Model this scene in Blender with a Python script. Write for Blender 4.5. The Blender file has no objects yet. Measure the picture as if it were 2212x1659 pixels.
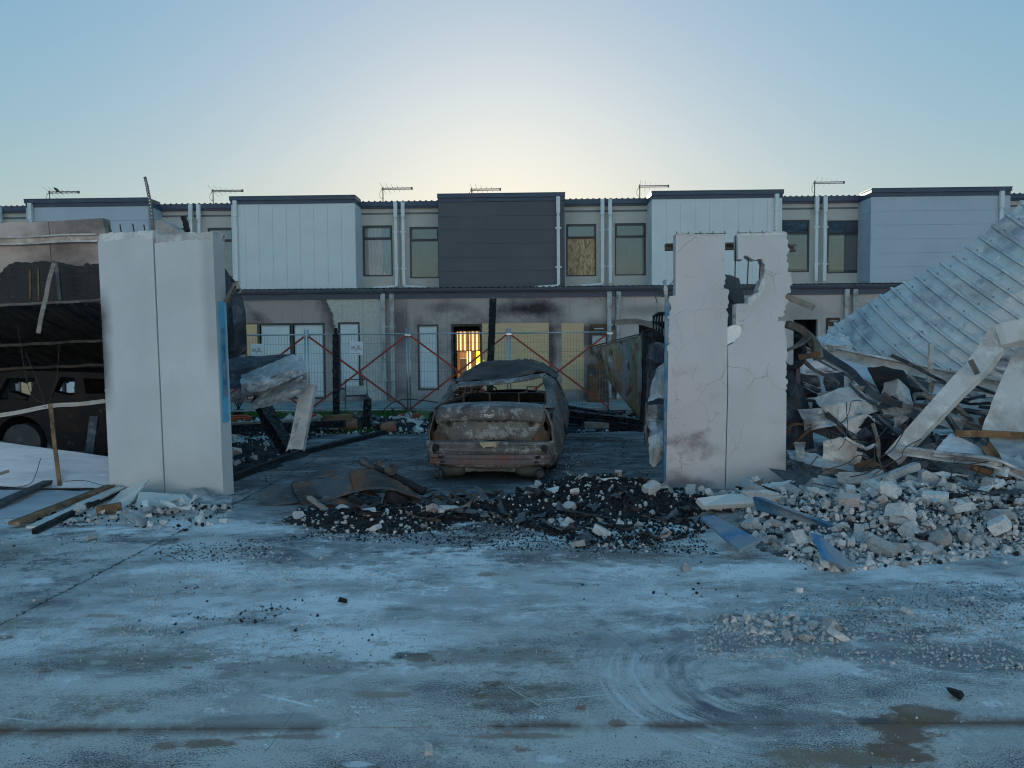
import bpy, bmesh, math, random
import numpy as np
from mathutils import Vector, Matrix, Euler, noise as mn
random.seed(7)
R = math.radians
scene = bpy.context.scene
COL = scene.collection

# ---------------------------------------------------------------- camera
CAM_H, PITCH, ROLL, FPX = 1.72, R(2.86), R(-0.49), 1663.0     # FPX: focal length for a 2212 px wide frame
cam_data = bpy.data.cameras.new('camera')
cam_data.sensor_width = 36.0
cam_data.lens = 36.0 * FPX / 2212.0
cam_data.clip_start, cam_data.clip_end = 0.05, 2000.0
cam = bpy.data.objects.new('camera', cam_data)
COL.objects.link(cam)
CAM_M = Matrix.Rotation(R(90) - PITCH, 3, 'X') @ Matrix.Rotation(ROLL, 3, 'Z')
cam.matrix_world = Matrix.Translation((0, 0, CAM_H)) @ CAM_M.to_4x4()
scene.camera = cam

# ---------------------------------------------------------------- sky and sun
SUN_EL, SUN_AZ = R(10.0), R(-0.6)          # just behind the roofs, straight ahead
world = bpy.data.worlds.new('World'); scene.world = world; world.use_nodes = True
wt = world.node_tree
for n in list(wt.nodes): wt.nodes.remove(n)
sky = wt.nodes.new('ShaderNodeTexSky'); sky.sky_type = 'NISHITA'; sky.sun_disc = False
sky.sun_elevation, sky.sun_rotation = SUN_EL, SUN_AZ
sky.altitude, sky.air_density, sky.dust_density, sky.ozone_density = 0.0, 2.0, 1.25, 7.6
bg = wt.nodes.new('ShaderNodeBackground'); bg.inputs[1].default_value = 0.15
wo = wt.nodes.new('ShaderNodeOutputWorld')
gm = wt.nodes.new('ShaderNodeGamma'); gm.inputs[1].default_value = 0.42          # the whole sky with less contrast, as a phone's tone mapping shows it
hs_ = wt.nodes.new('ShaderNodeHueSaturation'); hs_.inputs["Saturation"].default_value = 1.45
wt.links.new(sky.outputs[0], gm.inputs[0]); wt.links.new(gm.outputs[0], hs_.inputs['Color']); wt.links.new(hs_.outputs[0], bg.inputs[0]); wt.links.new(bg.outputs[0], wo.inputs[0])
sun_data = bpy.data.lights.new('sun', 'SUN'); sun_data.energy = 5.0; sun_data.angle = R(0.5); sun_data.color = (1.0, 0.93, 0.84)
sun = bpy.data.objects.new('sun', sun_data); COL.objects.link(sun)
to_sun = Vector((math.sin(SUN_AZ) * math.cos(SUN_EL), math.cos(SUN_AZ) * math.cos(SUN_EL), math.sin(SUN_EL)))
sun.rotation_euler = to_sun.to_track_quat('Z', 'Y').to_euler()
sun.location = (0, 60, 12)
vs = scene.view_settings
vs.view_transform = 'Standard'; vs.look = 'None'; vs.exposure = 1.32; vs.gamma = 1.0; vs.use_curve_mapping = False
scene.cycles.max_bounces = 6
scene.cycles.filter_width = 1.1
scene.cycles.transparent_max_bounces = 16

# ---------------------------------------------------------------- helpers
def ray(u, v):
    return CAM_M @ Vector(((u - 1106.0) / FPX, (829.5 - v) / FPX, -1.0))
def W(u, v, Y):                      # the point at distance Y on the line of sight of a spot in the photograph
    d = ray(u, v); t = Y / d.y
    return Vector((d.x * t, Y, CAM_H + d.z * t))
def G(u, v, z=0.0):                  # the same on level z
    d = ray(u, v); t = (z - CAM_H) / d.z
    return Vector((d.x * t, d.y * t, z))

def tag(o, label=None, cat=None, group=None, kind=None):
    if label: o['label'] = label
    if cat: o['category'] = cat
    if group: o['group'] = group
    if kind: o['kind'] = kind
    return o
def empty(name, loc, rz=0.0, label=None, cat=None, group=None):
    o = bpy.data.objects.new(name, None); COL.objects.link(o)
    o.location = loc; o.rotation_euler = (0, 0, rz); o.empty_display_size = 0.1
    return tag(o, label, cat, group)
def link(name, me, mat=None, parent=None, smooth=False):
    o = bpy.data.objects.new(name, me); COL.objects.link(o)
    if mat is not None and not me.materials:
        me.materials.append(mat)
    if smooth:
        me.polygons.foreach_set('use_smooth', [True] * len(me.polygons))
    if parent is not None:
        o.parent = parent
    return o
def copy_tree(o, parent=None):
    c = o.copy(); COL.objects.link(c)
    if parent is not None: c.parent = parent
    for ch in list(o.children): copy_tree(ch, c)
    return c

class MB:
    """collects simple shapes and links them as ONE mesh object"""
    def __init__(s): s.v = []; s.f = []
    def add(s, vs, fs):
        b = len(s.v); s.v += [tuple(p) for p in vs]; s.f += [tuple(b + i for i in f) for f in fs]; return s
    def box(s, x0, x1, y0, y1, z0, z1):
        return s.add([(x0,y0,z0),(x1,y0,z0),(x1,y1,z0),(x0,y1,z0),(x0,y0,z1),(x1,y0,z1),(x1,y1,z1),(x0,y1,z1)],
                     [(0,3,2,1),(4,5,6,7),(0,1,5,4),(1,2,6,5),(2,3,7,6),(3,0,4,7)])
    def sweep(s, pts, prof, up=Vector((0,0,1)), closed=True, caps=True, scale=None, twist=None):
        """profile (list of 2D points: side, up) swept along a polyline"""
        pts = [Vector(p) for p in pts]; n = len(prof); base = len(s.v)
        for i, p in enumerate(pts):
            if i == 0: t = pts[1] - p
            elif i == len(pts) - 1: t = p - pts[i-1]
            else: t = (pts[i+1] - p).normalized() + (p - pts[i-1]).normalized()
            t.normalize()
            u_ = up - t * up.dot(t)
            if u_.length < 1e-4: u_ = Vector((0,1,0)) - t * t.y
            u_.normalize(); sd = t.cross(u_)
            k = scale[i] if scale else 1.0
            if twist:
                q = Matrix.Rotation(twist[i], 3, t); u_ = q @ u_; sd = q @ sd
            for a, b in prof: s.v.append(tuple(p + sd * (a * k) + u_ * (b * k)))
        m = len(pts)
        for i in range(m - 1):
            for j in range(n if closed else n - 1):
                a = base + i*n + j; b = base + i*n + (j+1) % n
                s.f.append((a, b, b + n, a + n))
        if caps and closed:
            s.f.append(tuple(base + j for j in reversed(range(n)))); s.f.append(tuple(base + (m-1)*n + j for j in range(n)))
        return s
    def tube(s, pts, r, n=6, scale=None, caps=True):
        return s.sweep(pts, [(r*math.cos(2*math.pi*k/n), r*math.sin(2*math.pi*k/n)) for k in range(n)], scale=scale, caps=caps)
    def beam(s, p0, p1, w, h, up=Vector((0,0,1))):
        return s.sweep([p0, p1], rect(w, h), up)
    def prism(s, poly, off):
        """planar polygon (3D points) extruded by the vector off"""
        n = len(poly); off = Vector(off); b = len(s.v)
        s.v += [tuple(p) for p in poly] + [tuple(Vector(p) + off) for p in poly]
        s.f.append(tuple(b + i for i in range(n))); s.f.append(tuple(b + n + i for i in reversed(range(n))))
        for i in range(n):
            j = (i+1) % n; s.f.append((b+i, b+n+i, b+n+j, b+j))
        return s
    def cyl(s, c, axis, r0, r1, h, n=16, caps=True):
        c = Vector(c); a = Vector(axis).normalized()
        return s.sweep([c, c + a*h], [(math.cos(2*math.pi*k/n), math.sin(2*math.pi*k/n)) for k in range(n)],
                       up=Vector((0,0,1)) if abs(a.z) < .9 else Vector((0,1,0)), scale=[r0, r1], caps=caps)
    def lathe(s, c, axis, prof, n=20):
        """prof: (distance along the axis, radius)"""
        c = Vector(c); a = Vector(axis).normalized()
        return s.sweep([c + a*(t + 1e-5*i) for i, (t, r) in enumerate(prof)], [(math.cos(2*math.pi*k/n), math.sin(2*math.pi*k/n)) for k in range(n)],
                       up=Vector((0,0,1)) if abs(a.z) < .9 else Vector((0,1,0)), scale=[max(r, 1e-4) for t, r in prof])
    def build(s, name, mat, parent=None, smooth=False, loc=None, bevel=0.0, kind=None, recalc=True):
        me = bpy.data.meshes.new(name); me.from_pydata(s.v, [], s.f); me.update()
        if recalc or bevel:
            bm = bmesh.new(); bm.from_mesh(me)
            if bevel:
                bmesh.ops.bevel(bm, geom=[e for e in bm.edges], offset=bevel, segments=1, affect='EDGES', clamp_overlap=True)
            bmesh.ops.recalc_face_normals(bm, faces=bm.faces[:])
            bm.to_mesh(me); bm.free()
        o = link(name, me, mat, parent, smooth)
        if loc is not None: o.location = loc
        if kind: o['kind'] = kind
        return o
def rect(w, h): return [(-w/2,-h/2),(w/2,-h/2),(w/2,h/2),(-w/2,h/2)]
def csec(w, h, t=0.008, lip=0.02):   # C channel, web at -w/2
    a, b = w/2, h/2
    return [(-a,-b),(a,-b),(a,-b+lip),(a-t,-b+lip),(a-t,-b+t),(-a+t,-b+t),(-a+t,b-t),(a-t,b-t),(a-t,b-lip),(a,b-lip),(a,b),(-a,b)]
def isec(w, h, t=0.01):
    a, b, c = w/2, h/2, t/2
    return [(-a,-b),(a,-b),(a,-b+t),(c,-b+t),(c,b-t),(a,b-t),(a,b),(-a,b),(-a,b-t),(-c,b-t),(-c,-b+t),(-a,-b+t)]
def asec(w, h, t=0.006):
    return [(0,0),(w,0),(w,t),(t,t),(t,h),(0,h)]
def crom(pts, m):                    # Catmull-Rom through 3D points, m steps each
    pts = [Vector(p) for p in pts]; out = []
    for i in range(len(pts) - 1):
        p0 = pts[max(i-1,0)]; p1 = pts[i]; p2 = pts[i+1]; p3 = pts[min(i+2, len(pts)-1)]
        for k in range(m):
            t = k / m
            out.append(0.5*((2*p1) + (p2-p0)*t + (2*p0-5*p1+4*p2-p3)*t*t + (3*p1-p0-3*p2+p3)*t*t*t))
    out.append(pts[-1]); return out
def linp(pts, m):
    pts = [Vector(p) for p in pts]; out = []
    for a, b in zip(pts, pts[1:]):
        for k in range(m): out.append(a.lerp(b, k/m))
    return out + [pts[-1]]
def patch(grid, nu, nv, thick=0.004, amp=0.0, freq=2.0, seed=0, rag=0.0, fine=0.0, crease=False):
    """a bent sheet through a grid of 3D control points (rows x columns), crumpled by noise, with thickness"""
    ip = linp if crease else crom
    rows = [ip(r, nu) for r in grid]
    cols = [ip([rows[i][j] for i in range(len(rows))], nv) for j in range(len(rows[0]))]
    nj, ni = len(cols), len(cols[0])
    P = [[cols[j][i] for j in range(nj)] for i in range(ni)]
    N = [[None]*nj for _ in range(ni)]
    for i in range(ni):
        for j in range(nj):
            du = P[i][min(j+1,nj-1)] - P[i][max(j-1,0)]; dv = P[min(i+1,ni-1)][j] - P[max(i-1,0)][j]
            n = du.cross(dv); N[i][j] = n.normalized() if n.length > 1e-9 else Vector((0,-1,0))
    mb = MB(); sv = Vector((seed*3.1, seed*1.7, seed*2.3))
    for side in (0, 1):
        for i in range(ni):
            for j in range(nj):
                p = P[i][j]; d = 0.0
                if amp:
                    q = p*freq + sv
                    d = amp*(1 - 2*abs(mn.noise(q)))*.8 + amp*.55*(1 - 2.2*abs(mn.noise(q*2.6))) + amp*.3*(1 - 2.2*abs(mn.noise(q*6.1)))
                if fine: d += fine*mn.noise(p*freq*6 + sv)
                e = Vector((0,0,0))
                if rag and (i in (0, ni-1) or j in (0, nj-1)):
                    e = mn.noise_vector(p*9 + sv)*rag
                mb.v.append(tuple(p + N[i][j]*(d - side*thick) + e))
    nn = ni*nj
    for i in range(ni-1):
        for j in range(nj-1):
            a = i*nj+j; f = (a, a+1, a+1+nj, a+nj)
            mb.f.append(f); mb.f.append(tuple(nn+k for k in reversed(f)))
    for j in range(nj-1):
        for a, b in ((j, j+1), ((ni-1)*nj+j+1, (ni-1)*nj+j)): mb.f.append((b, a, a+nn, b+nn))
    for i in range(ni-1):
        for a, b in (((i+1)*nj, i*nj), (i*nj+nj-1, (i+1)*nj+nj-1)): mb.f.append((b, a, a+nn, b+nn))
    return mb
def rough_beam(pts, w, h, seg=0.06, amp=0.012, freq=14, seed=0, taper=None):
    """timber burnt uneven: a swept box ring mesh with noise"""
    pts = [Vector(p) for p in pts]; out = [pts[0]]
    for a, b in zip(pts, pts[1:]):
        n = max(1, int((b-a).length/seg))
        for k in range(1, n+1): out.append(a.lerp(b, k/n))
    prof = []
    m = 3
    c = rect(w, h)
    for i in range(4):
        a, b = c[i], c[(i+1) % 4]
        for k in range(m): prof.append((a[0]+(b[0]-a[0])*k/m, a[1]+(b[1]-a[1])*k/m))
    mb = MB()
    sc = None
    if taper: sc = [taper[0] + (taper[1]-taper[0])*i/(len(out)-1) for i in range(len(out))]
    mb.sweep(out, prof, scale=sc)
    sv = Vector((seed*5.3, seed*2.9, seed*1.1))
    ax = (pts[-1]-pts[0]).normalized()
    for i, p in enumerate(mb.v):
        p = Vector(p); d = mn.noise_vector(p*freq + sv)
        mb.v[i] = tuple(p + d*amp)
    return mb

# ---------------------------------------------------------------- materials
def rgba(c): return (c[0], c[1], c[2], 1.0)
class Mat:
    """small wrapper for building node materials"""
    def __init__(s, name):
        s.m = bpy.data.materials.new(name); s.m.use_nodes = True; s.t = s.m.node_tree
        s.b = s.t.nodes['Principled BSDF']; s.tc = None
    def n(s, typ, **kw):
        nd = s.t.nodes.new(typ)
        for k, v in kw.items(): setattr(nd, k, v)
        return nd
    def l(s, a, b): s.t.links.new(a, b)
    def co(s, scale=(1,1,1), loc=(0,0,0), rot=(0,0,0), kind='Object', rand=False):
        if s.tc is None: s.tc = s.n('ShaderNodeTexCoord')
        mp = s.n('ShaderNodeMapping'); mp.inputs[1].default_value = loc; mp.inputs[2].default_value = rot; mp.inputs[3].default_value = scale
        src = s.tc.outputs[kind]
        if kind == 'World':
            pass
        if rand:
            oi = s.n('ShaderNodeObjectInfo'); mul = s.n('ShaderNodeVectorMath', operation='SCALE')
            cmb = s.n('ShaderNodeCombineXYZ')
            for k in range(3): s.l(oi.outputs['Random'], cmb.inputs[k])
            s.l(cmb.outputs[0], mul.inputs[0]); mul.inputs[3].default_value = 37.0
            ad = s.n('ShaderNodeVectorMath', operation='ADD'); s.l(src, ad.inputs[0]); s.l(mul.outputs[0], ad.inputs[1]); src = ad.outputs[0]
        s.l(src, mp.inputs[0]); return mp.outputs[0]
    def wco(s, scale=(1,1,1), loc=(0,0,0), rot=(0,0,0)):
        g = s.n('ShaderNodeNewGeometry'); mp = s.n('ShaderNodeMapping'); mp.inputs[1].default_value = loc; mp.inputs[2].default_value = rot; mp.inputs[3].default_value = scale
        s.l(g.outputs['Position'], mp.inputs[0]); return mp.outputs[0]
    def noise(s, co, scale=4.0, detail=6.0, rough=0.6, dist=0.0):
        nd = s.n('ShaderNodeTexNoise'); nd.inputs['Scale'].default_value = scale; nd.inputs['Detail'].default_value = detail
        nd.inputs['Roughness'].default_value = rough; nd.inputs['Distortion'].default_value = dist
        s.l(co, nd.inputs['Vector']); return nd.outputs[0]
    def voro(s, co, scale=8.0, feature='F1', out=0):
        nd = s.n('ShaderNodeTexVoronoi', feature=feature); nd.inputs['Scale'].default_value = scale
        s.l(co, nd.inputs['Vector']); return nd.outputs[out]
    def rng(s, x, lo, hi, a=0.0, b=1.0):
        nd = s.n('ShaderNodeMapRange'); nd.inputs[1].default_value = lo; nd.inputs[2].default_value = hi
        nd.inputs[3].default_value = a; nd.inputs[4].default_value = b; s.l(x, nd.inputs[0]); return nd.outputs[0]
    def math(s, op, a, b=None, c=None):
        nd = s.n('ShaderNodeMath', operation=op)
        for i, x in enumerate((a, b, c)):
            if x is None: continue
            if isinstance(x, (int, float)): nd.inputs[i].default_value = x
            else: s.l(x, nd.inputs[i])
        return nd.outputs[0]
    def sep(s, co):
        nd = s.n('ShaderNodeSeparateXYZ'); s.l(co, nd.inputs[0]); return nd.outputs
    def mix(s, fac, a, b):
        nd = s.n('ShaderNodeMix', data_type='RGBA')
        if isinstance(fac, (int, float)): nd.inputs[0].default_value = fac
        else: s.l(fac, nd.inputs[0])
        for i, x in ((6, a), (7, b)):
            if isinstance(x, tuple): nd.inputs[i].default_value = rgba(x)
            else: s.l(x, nd.inputs[i])
        return nd.outputs[2]
    def bump(s, h, strength=0.4, dist=0.02):
        nd = s.n('ShaderNodeBump'); nd.inputs['Strength'].default_value = strength; nd.inputs['Distance'].default_value = dist
        s.l(h, nd.inputs['Height'])
        if s.b.inputs['Normal'].is_linked:
            s.l(s.b.inputs['Normal'].links[0].from_socket, nd.inputs['Normal'])
        s.l(nd.outputs[0], s.b.inputs['Normal'])
    def base(s, c):
        if isinstance(c, tuple): s.b.inputs['Base Color'].default_value = rgba(c)
        else: s.l(c, s.b.inputs['Base Color'])
    def rough(s, x):
        if isinstance(x, (int, float)): s.b.inputs['Roughness'].default_value = x
        else: s.l(x, s.b.inputs['Roughness'])
    def metal(s, x): s.b.inputs['Metallic'].default_value = x

def std(name, base, layers=(), rough=0.8, metal=0.0, bump=None, rand=False, kind='Object', spec=0.3, speck=None):
    """base colour with layers of (colour, scale, lo, hi[, stretch xyz]); bump = (scale, strength, distance)"""
    m = Mat(name); c = base
    for k, L in enumerate(layers):
        col, sc, lo, hi = L[:4]; st = L[4] if len(L) > 4 else (1,1,1)
        co = m.co(scale=st, loc=(k*7.3+len(name)*1.3, k*3.1, k*5.7), kind=kind, rand=rand)
        c = m.mix(m.rng(m.noise(co, sc, 8, 0.62), lo, hi), c, col)
    if rand:
        oi = m.n('ShaderNodeObjectInfo'); hs = m.n('ShaderNodeHueSaturation')
        m.l(m.rng(oi.outputs['Random'], 0, 1, 0.6, 1.2), hs.inputs['Value'])
        if isinstance(c, tuple): hs.inputs['Color'].default_value = rgba(c)
        else: m.l(c, hs.inputs['Color'])
        c = hs.outputs[0]
    m.base(c); m.rough(rough); m.metal(metal); m.b.inputs['Specular IOR Level'].default_value = spec
    if bump:
        m.bump(m.noise(m.co(kind=kind, rand=rand), bump[0], 8, 0.65), bump[1], bump[2])
    return m.m
# ---------------------------------------------------------------- shared materials
M = {}
M['bay_light'] = std('pale_cladding', (0.74,0.80,0.82), [((0.68,0.74,0.77),1.2,0.45,0.7)], 0.55)
M['bay_blue'] = std('blue_grey_cladding', (0.50,0.58,0.66), [((0.45,0.53,0.61),1.2,0.45,0.7)], 0.55)
M['bay_dark'] = std('charcoal_cladding', (0.095,0.105,0.125), [((0.11,0.12,0.14),1.3,0.45,0.7)], 0.5)
M['cream'] = std('cream_render', (0.58,0.575,0.53), [((0.53,0.525,0.49),0.9,0.45,0.7)], 0.85, bump=(90,0.15,0.01))
M['fascia'] = std('slate_metal', (0.075,0.10,0.15), [((0.10,0.13,0.18),2.0,0.5,0.7)], 0.45)
M['gutter'] = std('gutter_metal', (0.055,0.07,0.095), [((0.09,0.10,0.12),2.0,0.5,0.7)], 0.4)
M['pipe'] = std('white_downpipe', (0.78,0.82,0.83), [((0.68,0.72,0.74),3,0.5,0.75)], 0.45)
M['pipe_burnt'] = std('scorched_downpipe', (0.52,0.52,0.52), [((0.25,0.21,0.20),2.0,0.45,0.62),((0.62,0.70,0.74),3,0.55,0.7)], 0.6)
M['roof'] = std('roof_metal', (0.16,0.18,0.21), [((0.10,0.11,0.13),1.5,0.45,0.7)], 0.5)
M['frame'] = std('dark_window_frame', (0.06,0.07,0.08), (), 0.4)
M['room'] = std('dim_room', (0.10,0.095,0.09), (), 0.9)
M['blind'] = std('grey_blind', (0.22,0.22,0.215), [((0.18,0.18,0.18),6,0.4,0.7)], 0.8)
M['curtain'] = std('pale_curtain', (0.80,0.66,0.74), [((0.66,0.56,0.66),2,0.4,0.6)], 0.9)
M['curtain_blue'] = std('blue_curtain', (0.45,0.60,0.72), [((0.38,0.5,0.64),3,0.4,0.6)], 0.9)
M['ornament'] = std('white_ornament', (0.75,0.73,0.74), (), 0.6)
M['wrap'] = std('white_sheet_infill', (0.82,0.85,0.86), [((0.72,0.76,0.78),1.6,0.4,0.65),((0.72,0.78,0.80),5,0.55,0.75)], 0.6, bump=(3,0.3,0.03))
def glass_mat(name, tint, refl):
    m = Mat(name); out = m.t.nodes['Material Output']
    tr = m.n('ShaderNodeBsdfTransparent'); tr.inputs[0].default_value = rgba(tint)
    gl = m.n('ShaderNodeBsdfGlossy'); gl.inputs[0].default_value = (0.9,0.95,1,1); gl.inputs[1].default_value = 0.03
    fr = m.n('ShaderNodeFresnel'); fr.inputs[0].default_value = 1.5
    mx = m.n('ShaderNodeMixShader'); m.l(m.rng(fr.outputs[0], 0, 1, refl, 1), mx.inputs[0])
    m.l(tr.outputs[0], mx.inputs[1]); m.l(gl.outputs[0], mx.inputs[2]); m.l(mx.outputs[0], out.inputs[0]); return m.m
M['glass'] = glass_mat('window_glass', (0.9,0.93,0.93), 0.07)
M['glass_dark'] = glass_mat('tinted_window_glass', (0.35,0.4,0.45), 0.2)

def wood_sheet(name, c0, c1, c2, st=(1.0,1.0,14.0), knots=True):
    m = Mat(name)
    c = m.mix(m.rng(m.noise(m.co(scale=st), 1.6, 6, 0.55, 0.8), 0.35, 0.65), c0, c1)
    if knots:
        k = m.voro(m.co(scale=(2.2,2.2,3.4)), 1.6); c = m.mix(m.rng(k, 0.03, 0.10, 0.8, 0.0), c, c2)
    m.base(c); m.rough(0.75); return m.m
M['ply'] = wood_sheet('plywood', (0.80,0.58,0.34), (0.70,0.49,0.27), (0.20,0.12,0.06))
def osb():
    m = Mat('oriented_strand_board')
    co = m.co(scale=(14,14,5), rot=(0,0.5,0)); v = m.n('ShaderNodeTexVoronoi'); v.inputs['Scale'].default_value = 1.6; m.l(co, v.inputs['Vector'])
    co2 = m.co(scale=(9,9,4), rot=(0,-0.6,0)); v2 = m.n('ShaderNodeTexVoronoi'); v2.inputs['Scale'].default_value = 1.6; m.l(co2, v2.inputs['Vector'])
    g = m.n('ShaderNodeRGBToBW'); m.l(v.outputs['Color'], g.inputs[0]); g2 = m.n('ShaderNodeRGBToBW'); m.l(v2.outputs['Color'], g2.inputs[0])
    f = m.math('MULTIPLY', m.math('ADD', g.outputs[0], g2.outputs[0]), 0.5)
    c = m.mix(m.rng(f, 0.25, 0.8), (0.28,0.19,0.10), (0.72,0.55,0.32)); m.base(c); m.rough(0.8); return m.m
M['osb'] = osb()

def burnt_wall(name, seed, base, soot, pale, soot_lo=0.5, pale_lo=0.52, pools=(), front=None):
    """rendered wall baked by fire: soot plumes with torn edges, and spalled pale areas"""
    m = Mat(name)
    c = m.mix(m.rng(m.noise(m.co(loc=(seed,0,seed)), 0.7, 6, 0.55), 0.4, 0.65), base, tuple(x*0.86 for x in base))
    f = m.noise(m.co(loc=(seed*2.1,0,3), scale=(0.8,1,1)), 0.42, 9, 0.58, 0.3)
    fine = m.noise(m.co(loc=(seed,2,1)), 14, 6, 0.7)
    p = m.rng(m.math('ADD', f, m.math('MULTIPLY', m.math('SUBTRACT', fine, 0.5), 0.10)), pale_lo, pale_lo+0.02)
    s = m.rng(m.math('ADD', f, m.math('MULTIPLY', m.math('SUBTRACT', fine, 0.5), 0.06)), soot_lo-0.10, soot_lo+0.02)
    c = m.mix(m.math('MULTIPLY', s, 0.92), c, soot)
    c = m.mix(p, c, pale)
    c = m.mix(m.rng(m.noise(m.co(loc=(seed,5,9)), 3.0, 8, 0.7), 0.62, 0.75, 0, 0.5), c, (0.18,0.16,0.16))
    x, y, z = m.sep(m.co()); nz = m.noise(m.co(loc=(seed,1,4)), 1.6, 8, .62); nf = m.noise(m.co(loc=(seed,7,4)), 11, 6, .7)
    for (cx, cz, rx, rz, col, amt) in pools:
        dx = m.math('DIVIDE', m.math('SUBTRACT', x, cx), rx); dz = m.math('DIVIDE', m.math('SUBTRACT', z, cz), rz)
        d = m.math('SQRT', m.math('ADD', m.math('MULTIPLY', dx, dx), m.math('MULTIPLY', dz, dz)))
        d = m.math('ADD', d, m.math('ADD', m.math('MULTIPLY', m.math('SUBTRACT', nz, .5), 1.3), m.math('MULTIPLY', m.math('SUBTRACT', nf, .5), .35)))
        c = m.mix(m.math('MULTIPLY', m.rng(d, 1.0, .35), amt), c, col)
    if front:                         # torn render: pale bare concrete beyond a ragged sooty front
        x0, zt, slope = front
        f = m.math('ADD', m.math('SUBTRACT', m.math('SUBTRACT', x, x0), m.math('MULTIPLY', m.math('SUBTRACT', zt, z), slope)), m.math('ADD', m.math('MULTIPLY', m.math('SUBTRACT', nz, .5), .9), m.math('MULTIPLY', m.math('SUBTRACT', nf, .5), .30)))
        c = m.mix(m.math('MULTIPLY', m.rng(f, -.55, -.02), .93), c, soot); c = m.mix(m.rng(f, -.03, .03), c, m.mix(m.rng(nf, .35, .65), pale, tuple(k*.8 for k in pale)))
    m.base(c); m.rough(0.9); m.bump(m.noise(m.co(), 60, 6, 0.6), 0.2, 0.01); return m.m
M['wall_u0'] = burnt_wall('baked_wall_plain', 1.0, (0.46,0.41,0.40), (0.10,0.09,0.09), (0.45,0.44,0.42), 0.66, 0.72)
M['wall_u1'] = burnt_wall('baked_wall_torn', 4.4, (0.46,0.385,0.37), (0.085,0.07,0.07), (0.66,0.63,0.58), 0.60, 0.80, front=(5.15, 3.1, .42))
M['wall_u2'] = burnt_wall('baked_wall_plume', 8.7, (0.50,0.42,0.405), (0.06,0.05,0.05), (0.58,0.54,0.51), 0.60, 0.66, pools=((4.35,2.82,1.25,.30,(0.035,0.03,0.032),.95),(5.0,1.4,.18,1.3,(0.06,0.05,0.055),.85),(.45,2.2,.35,1.2,(0.14,0.11,0.11),.8),(6.2,2.7,.9,.45,(0.62,0.58,0.54),.7),(6.3,2.2,.5,.4,(0.2,0.18,0.17),.7),(1.9,2.9,1.0,.2,(0.16,0.13,0.13),.6)))
M['wall_u3'] = burnt_wall('baked_wall_pale', 12.1, (0.60,0.53,0.50), (0.20,0.18,0.17), (0.70,0.67,0.62), 0.62, 0.66, pools=((.9,2.75,.9,.25,(0.26,0.24,0.23),.7),(1.6,.6,.8,.7,(0.08,0.07,0.07),.8),(5.6,2.6,1.0,.5,(0.3,0.28,0.27),.6)))

M['galv'] = std('galvanised_tube', (0.50,0.55,0.58), [((0.33,0.36,0.38),9,0.5,0.7),((0.20,0.13,0.09),5,0.66,0.72)], 0.35, 0.8)
M['red_brace'] = std('red_painted_brace', (0.40,0.065,0.045), [((0.28,0.05,0.04),9,0.5,0.7)], 0.6)
M['wire'] = std('mesh_wire', (0.16,0.19,0.20), (), 0.5, 0.6)
M['orange'] = std('orange_plastic', (0.55,0.09,0.03), [((0.40,0.08,0.04),6,0.45,0.7)], 0.5)
M['sign_white'] = std('sign_white', (0.82,0.86,0.90), [((0.74,0.79,0.85),4,0.5,0.7)], 0.5)
M['print_navy'] = std('print_navy', (0.02,0.035,0.06), (), 0.6)
M['print_blue'] = std('print_blue', (0.06,0.14,0.22), (), 0.6)
M['print_red'] = std('print_red', (0.45,0.05,0.04), [((0.10,0.05,0.10),30,0.5,0.6)], 0.6)
M['grass'] = std('grass', (0.05,0.12,0.02), [((0.08,0.16,0.03),3,0.45,0.65)], 0.8)
M['antenna'] = std('antenna_metal', (0.10,0.10,0.11), (), 0.8, 0.0)
M['feather'] = std('bird_feathers', (0.02,0.02,0.025), (), 0.7)

def char_mat(name, c=(0.014,0.015,0.018), scale=(9,9,9), bs=.9, bd=.03):
    m = Mat(name)
    co = m.co(scale=scale); d = m.noise(m.co(), 8, 4, 0.6)
    v = m.n('ShaderNodeTexVoronoi', feature='DISTANCE_TO_EDGE'); v.inputs['Scale'].default_value = 1.0
    ad = m.n('ShaderNodeVectorMath', operation='ADD'); m.l(co, ad.inputs[0]); cm = m.n('ShaderNodeCombineXYZ')
    for k in range(3): m.l(d, cm.inputs[k])
    m.l(cm.outputs[0], ad.inputs[1]); m.l(ad.outputs[0], v.inputs['Vector'])
    h = m.rng(v.outputs[0], 0.0, 0.25)
    c2 = m.mix(m.rng(m.noise(m.co(), 3, 6, 0.6), 0.55, 0.75), c, tuple(x*3.5+0.01 for x in c))
    m.base(m.mix(h, tuple(x*0.4 for x in c), c2)); m.rough(0.55); m.b.inputs['Specular IOR Level'].default_value = 0.45
    m.bump(h, bs, bd); m.bump(m.noise(m.co(), 40, 5, 0.6), 0.4, 0.01); return m.m
M['char'] = char_mat('charred_timber')
M['char_board'] = char_mat('alligatored_board', (0.013,0.014,0.017), (26,26,17), .45, .008)
M['soot'] = std('soot', (0.018,0.019,0.022), [((0.05,0.05,0.055),5,0.5,0.75)], 0.8, bump=(20,0.5,0.02))
M['charcoal'] = std('charcoal', (0.016,0.017,0.020), [((0.045,0.047,0.052),6,0.5,0.75)], 0.65, bump=(30,0.6,0.02), rand=True)

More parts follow.
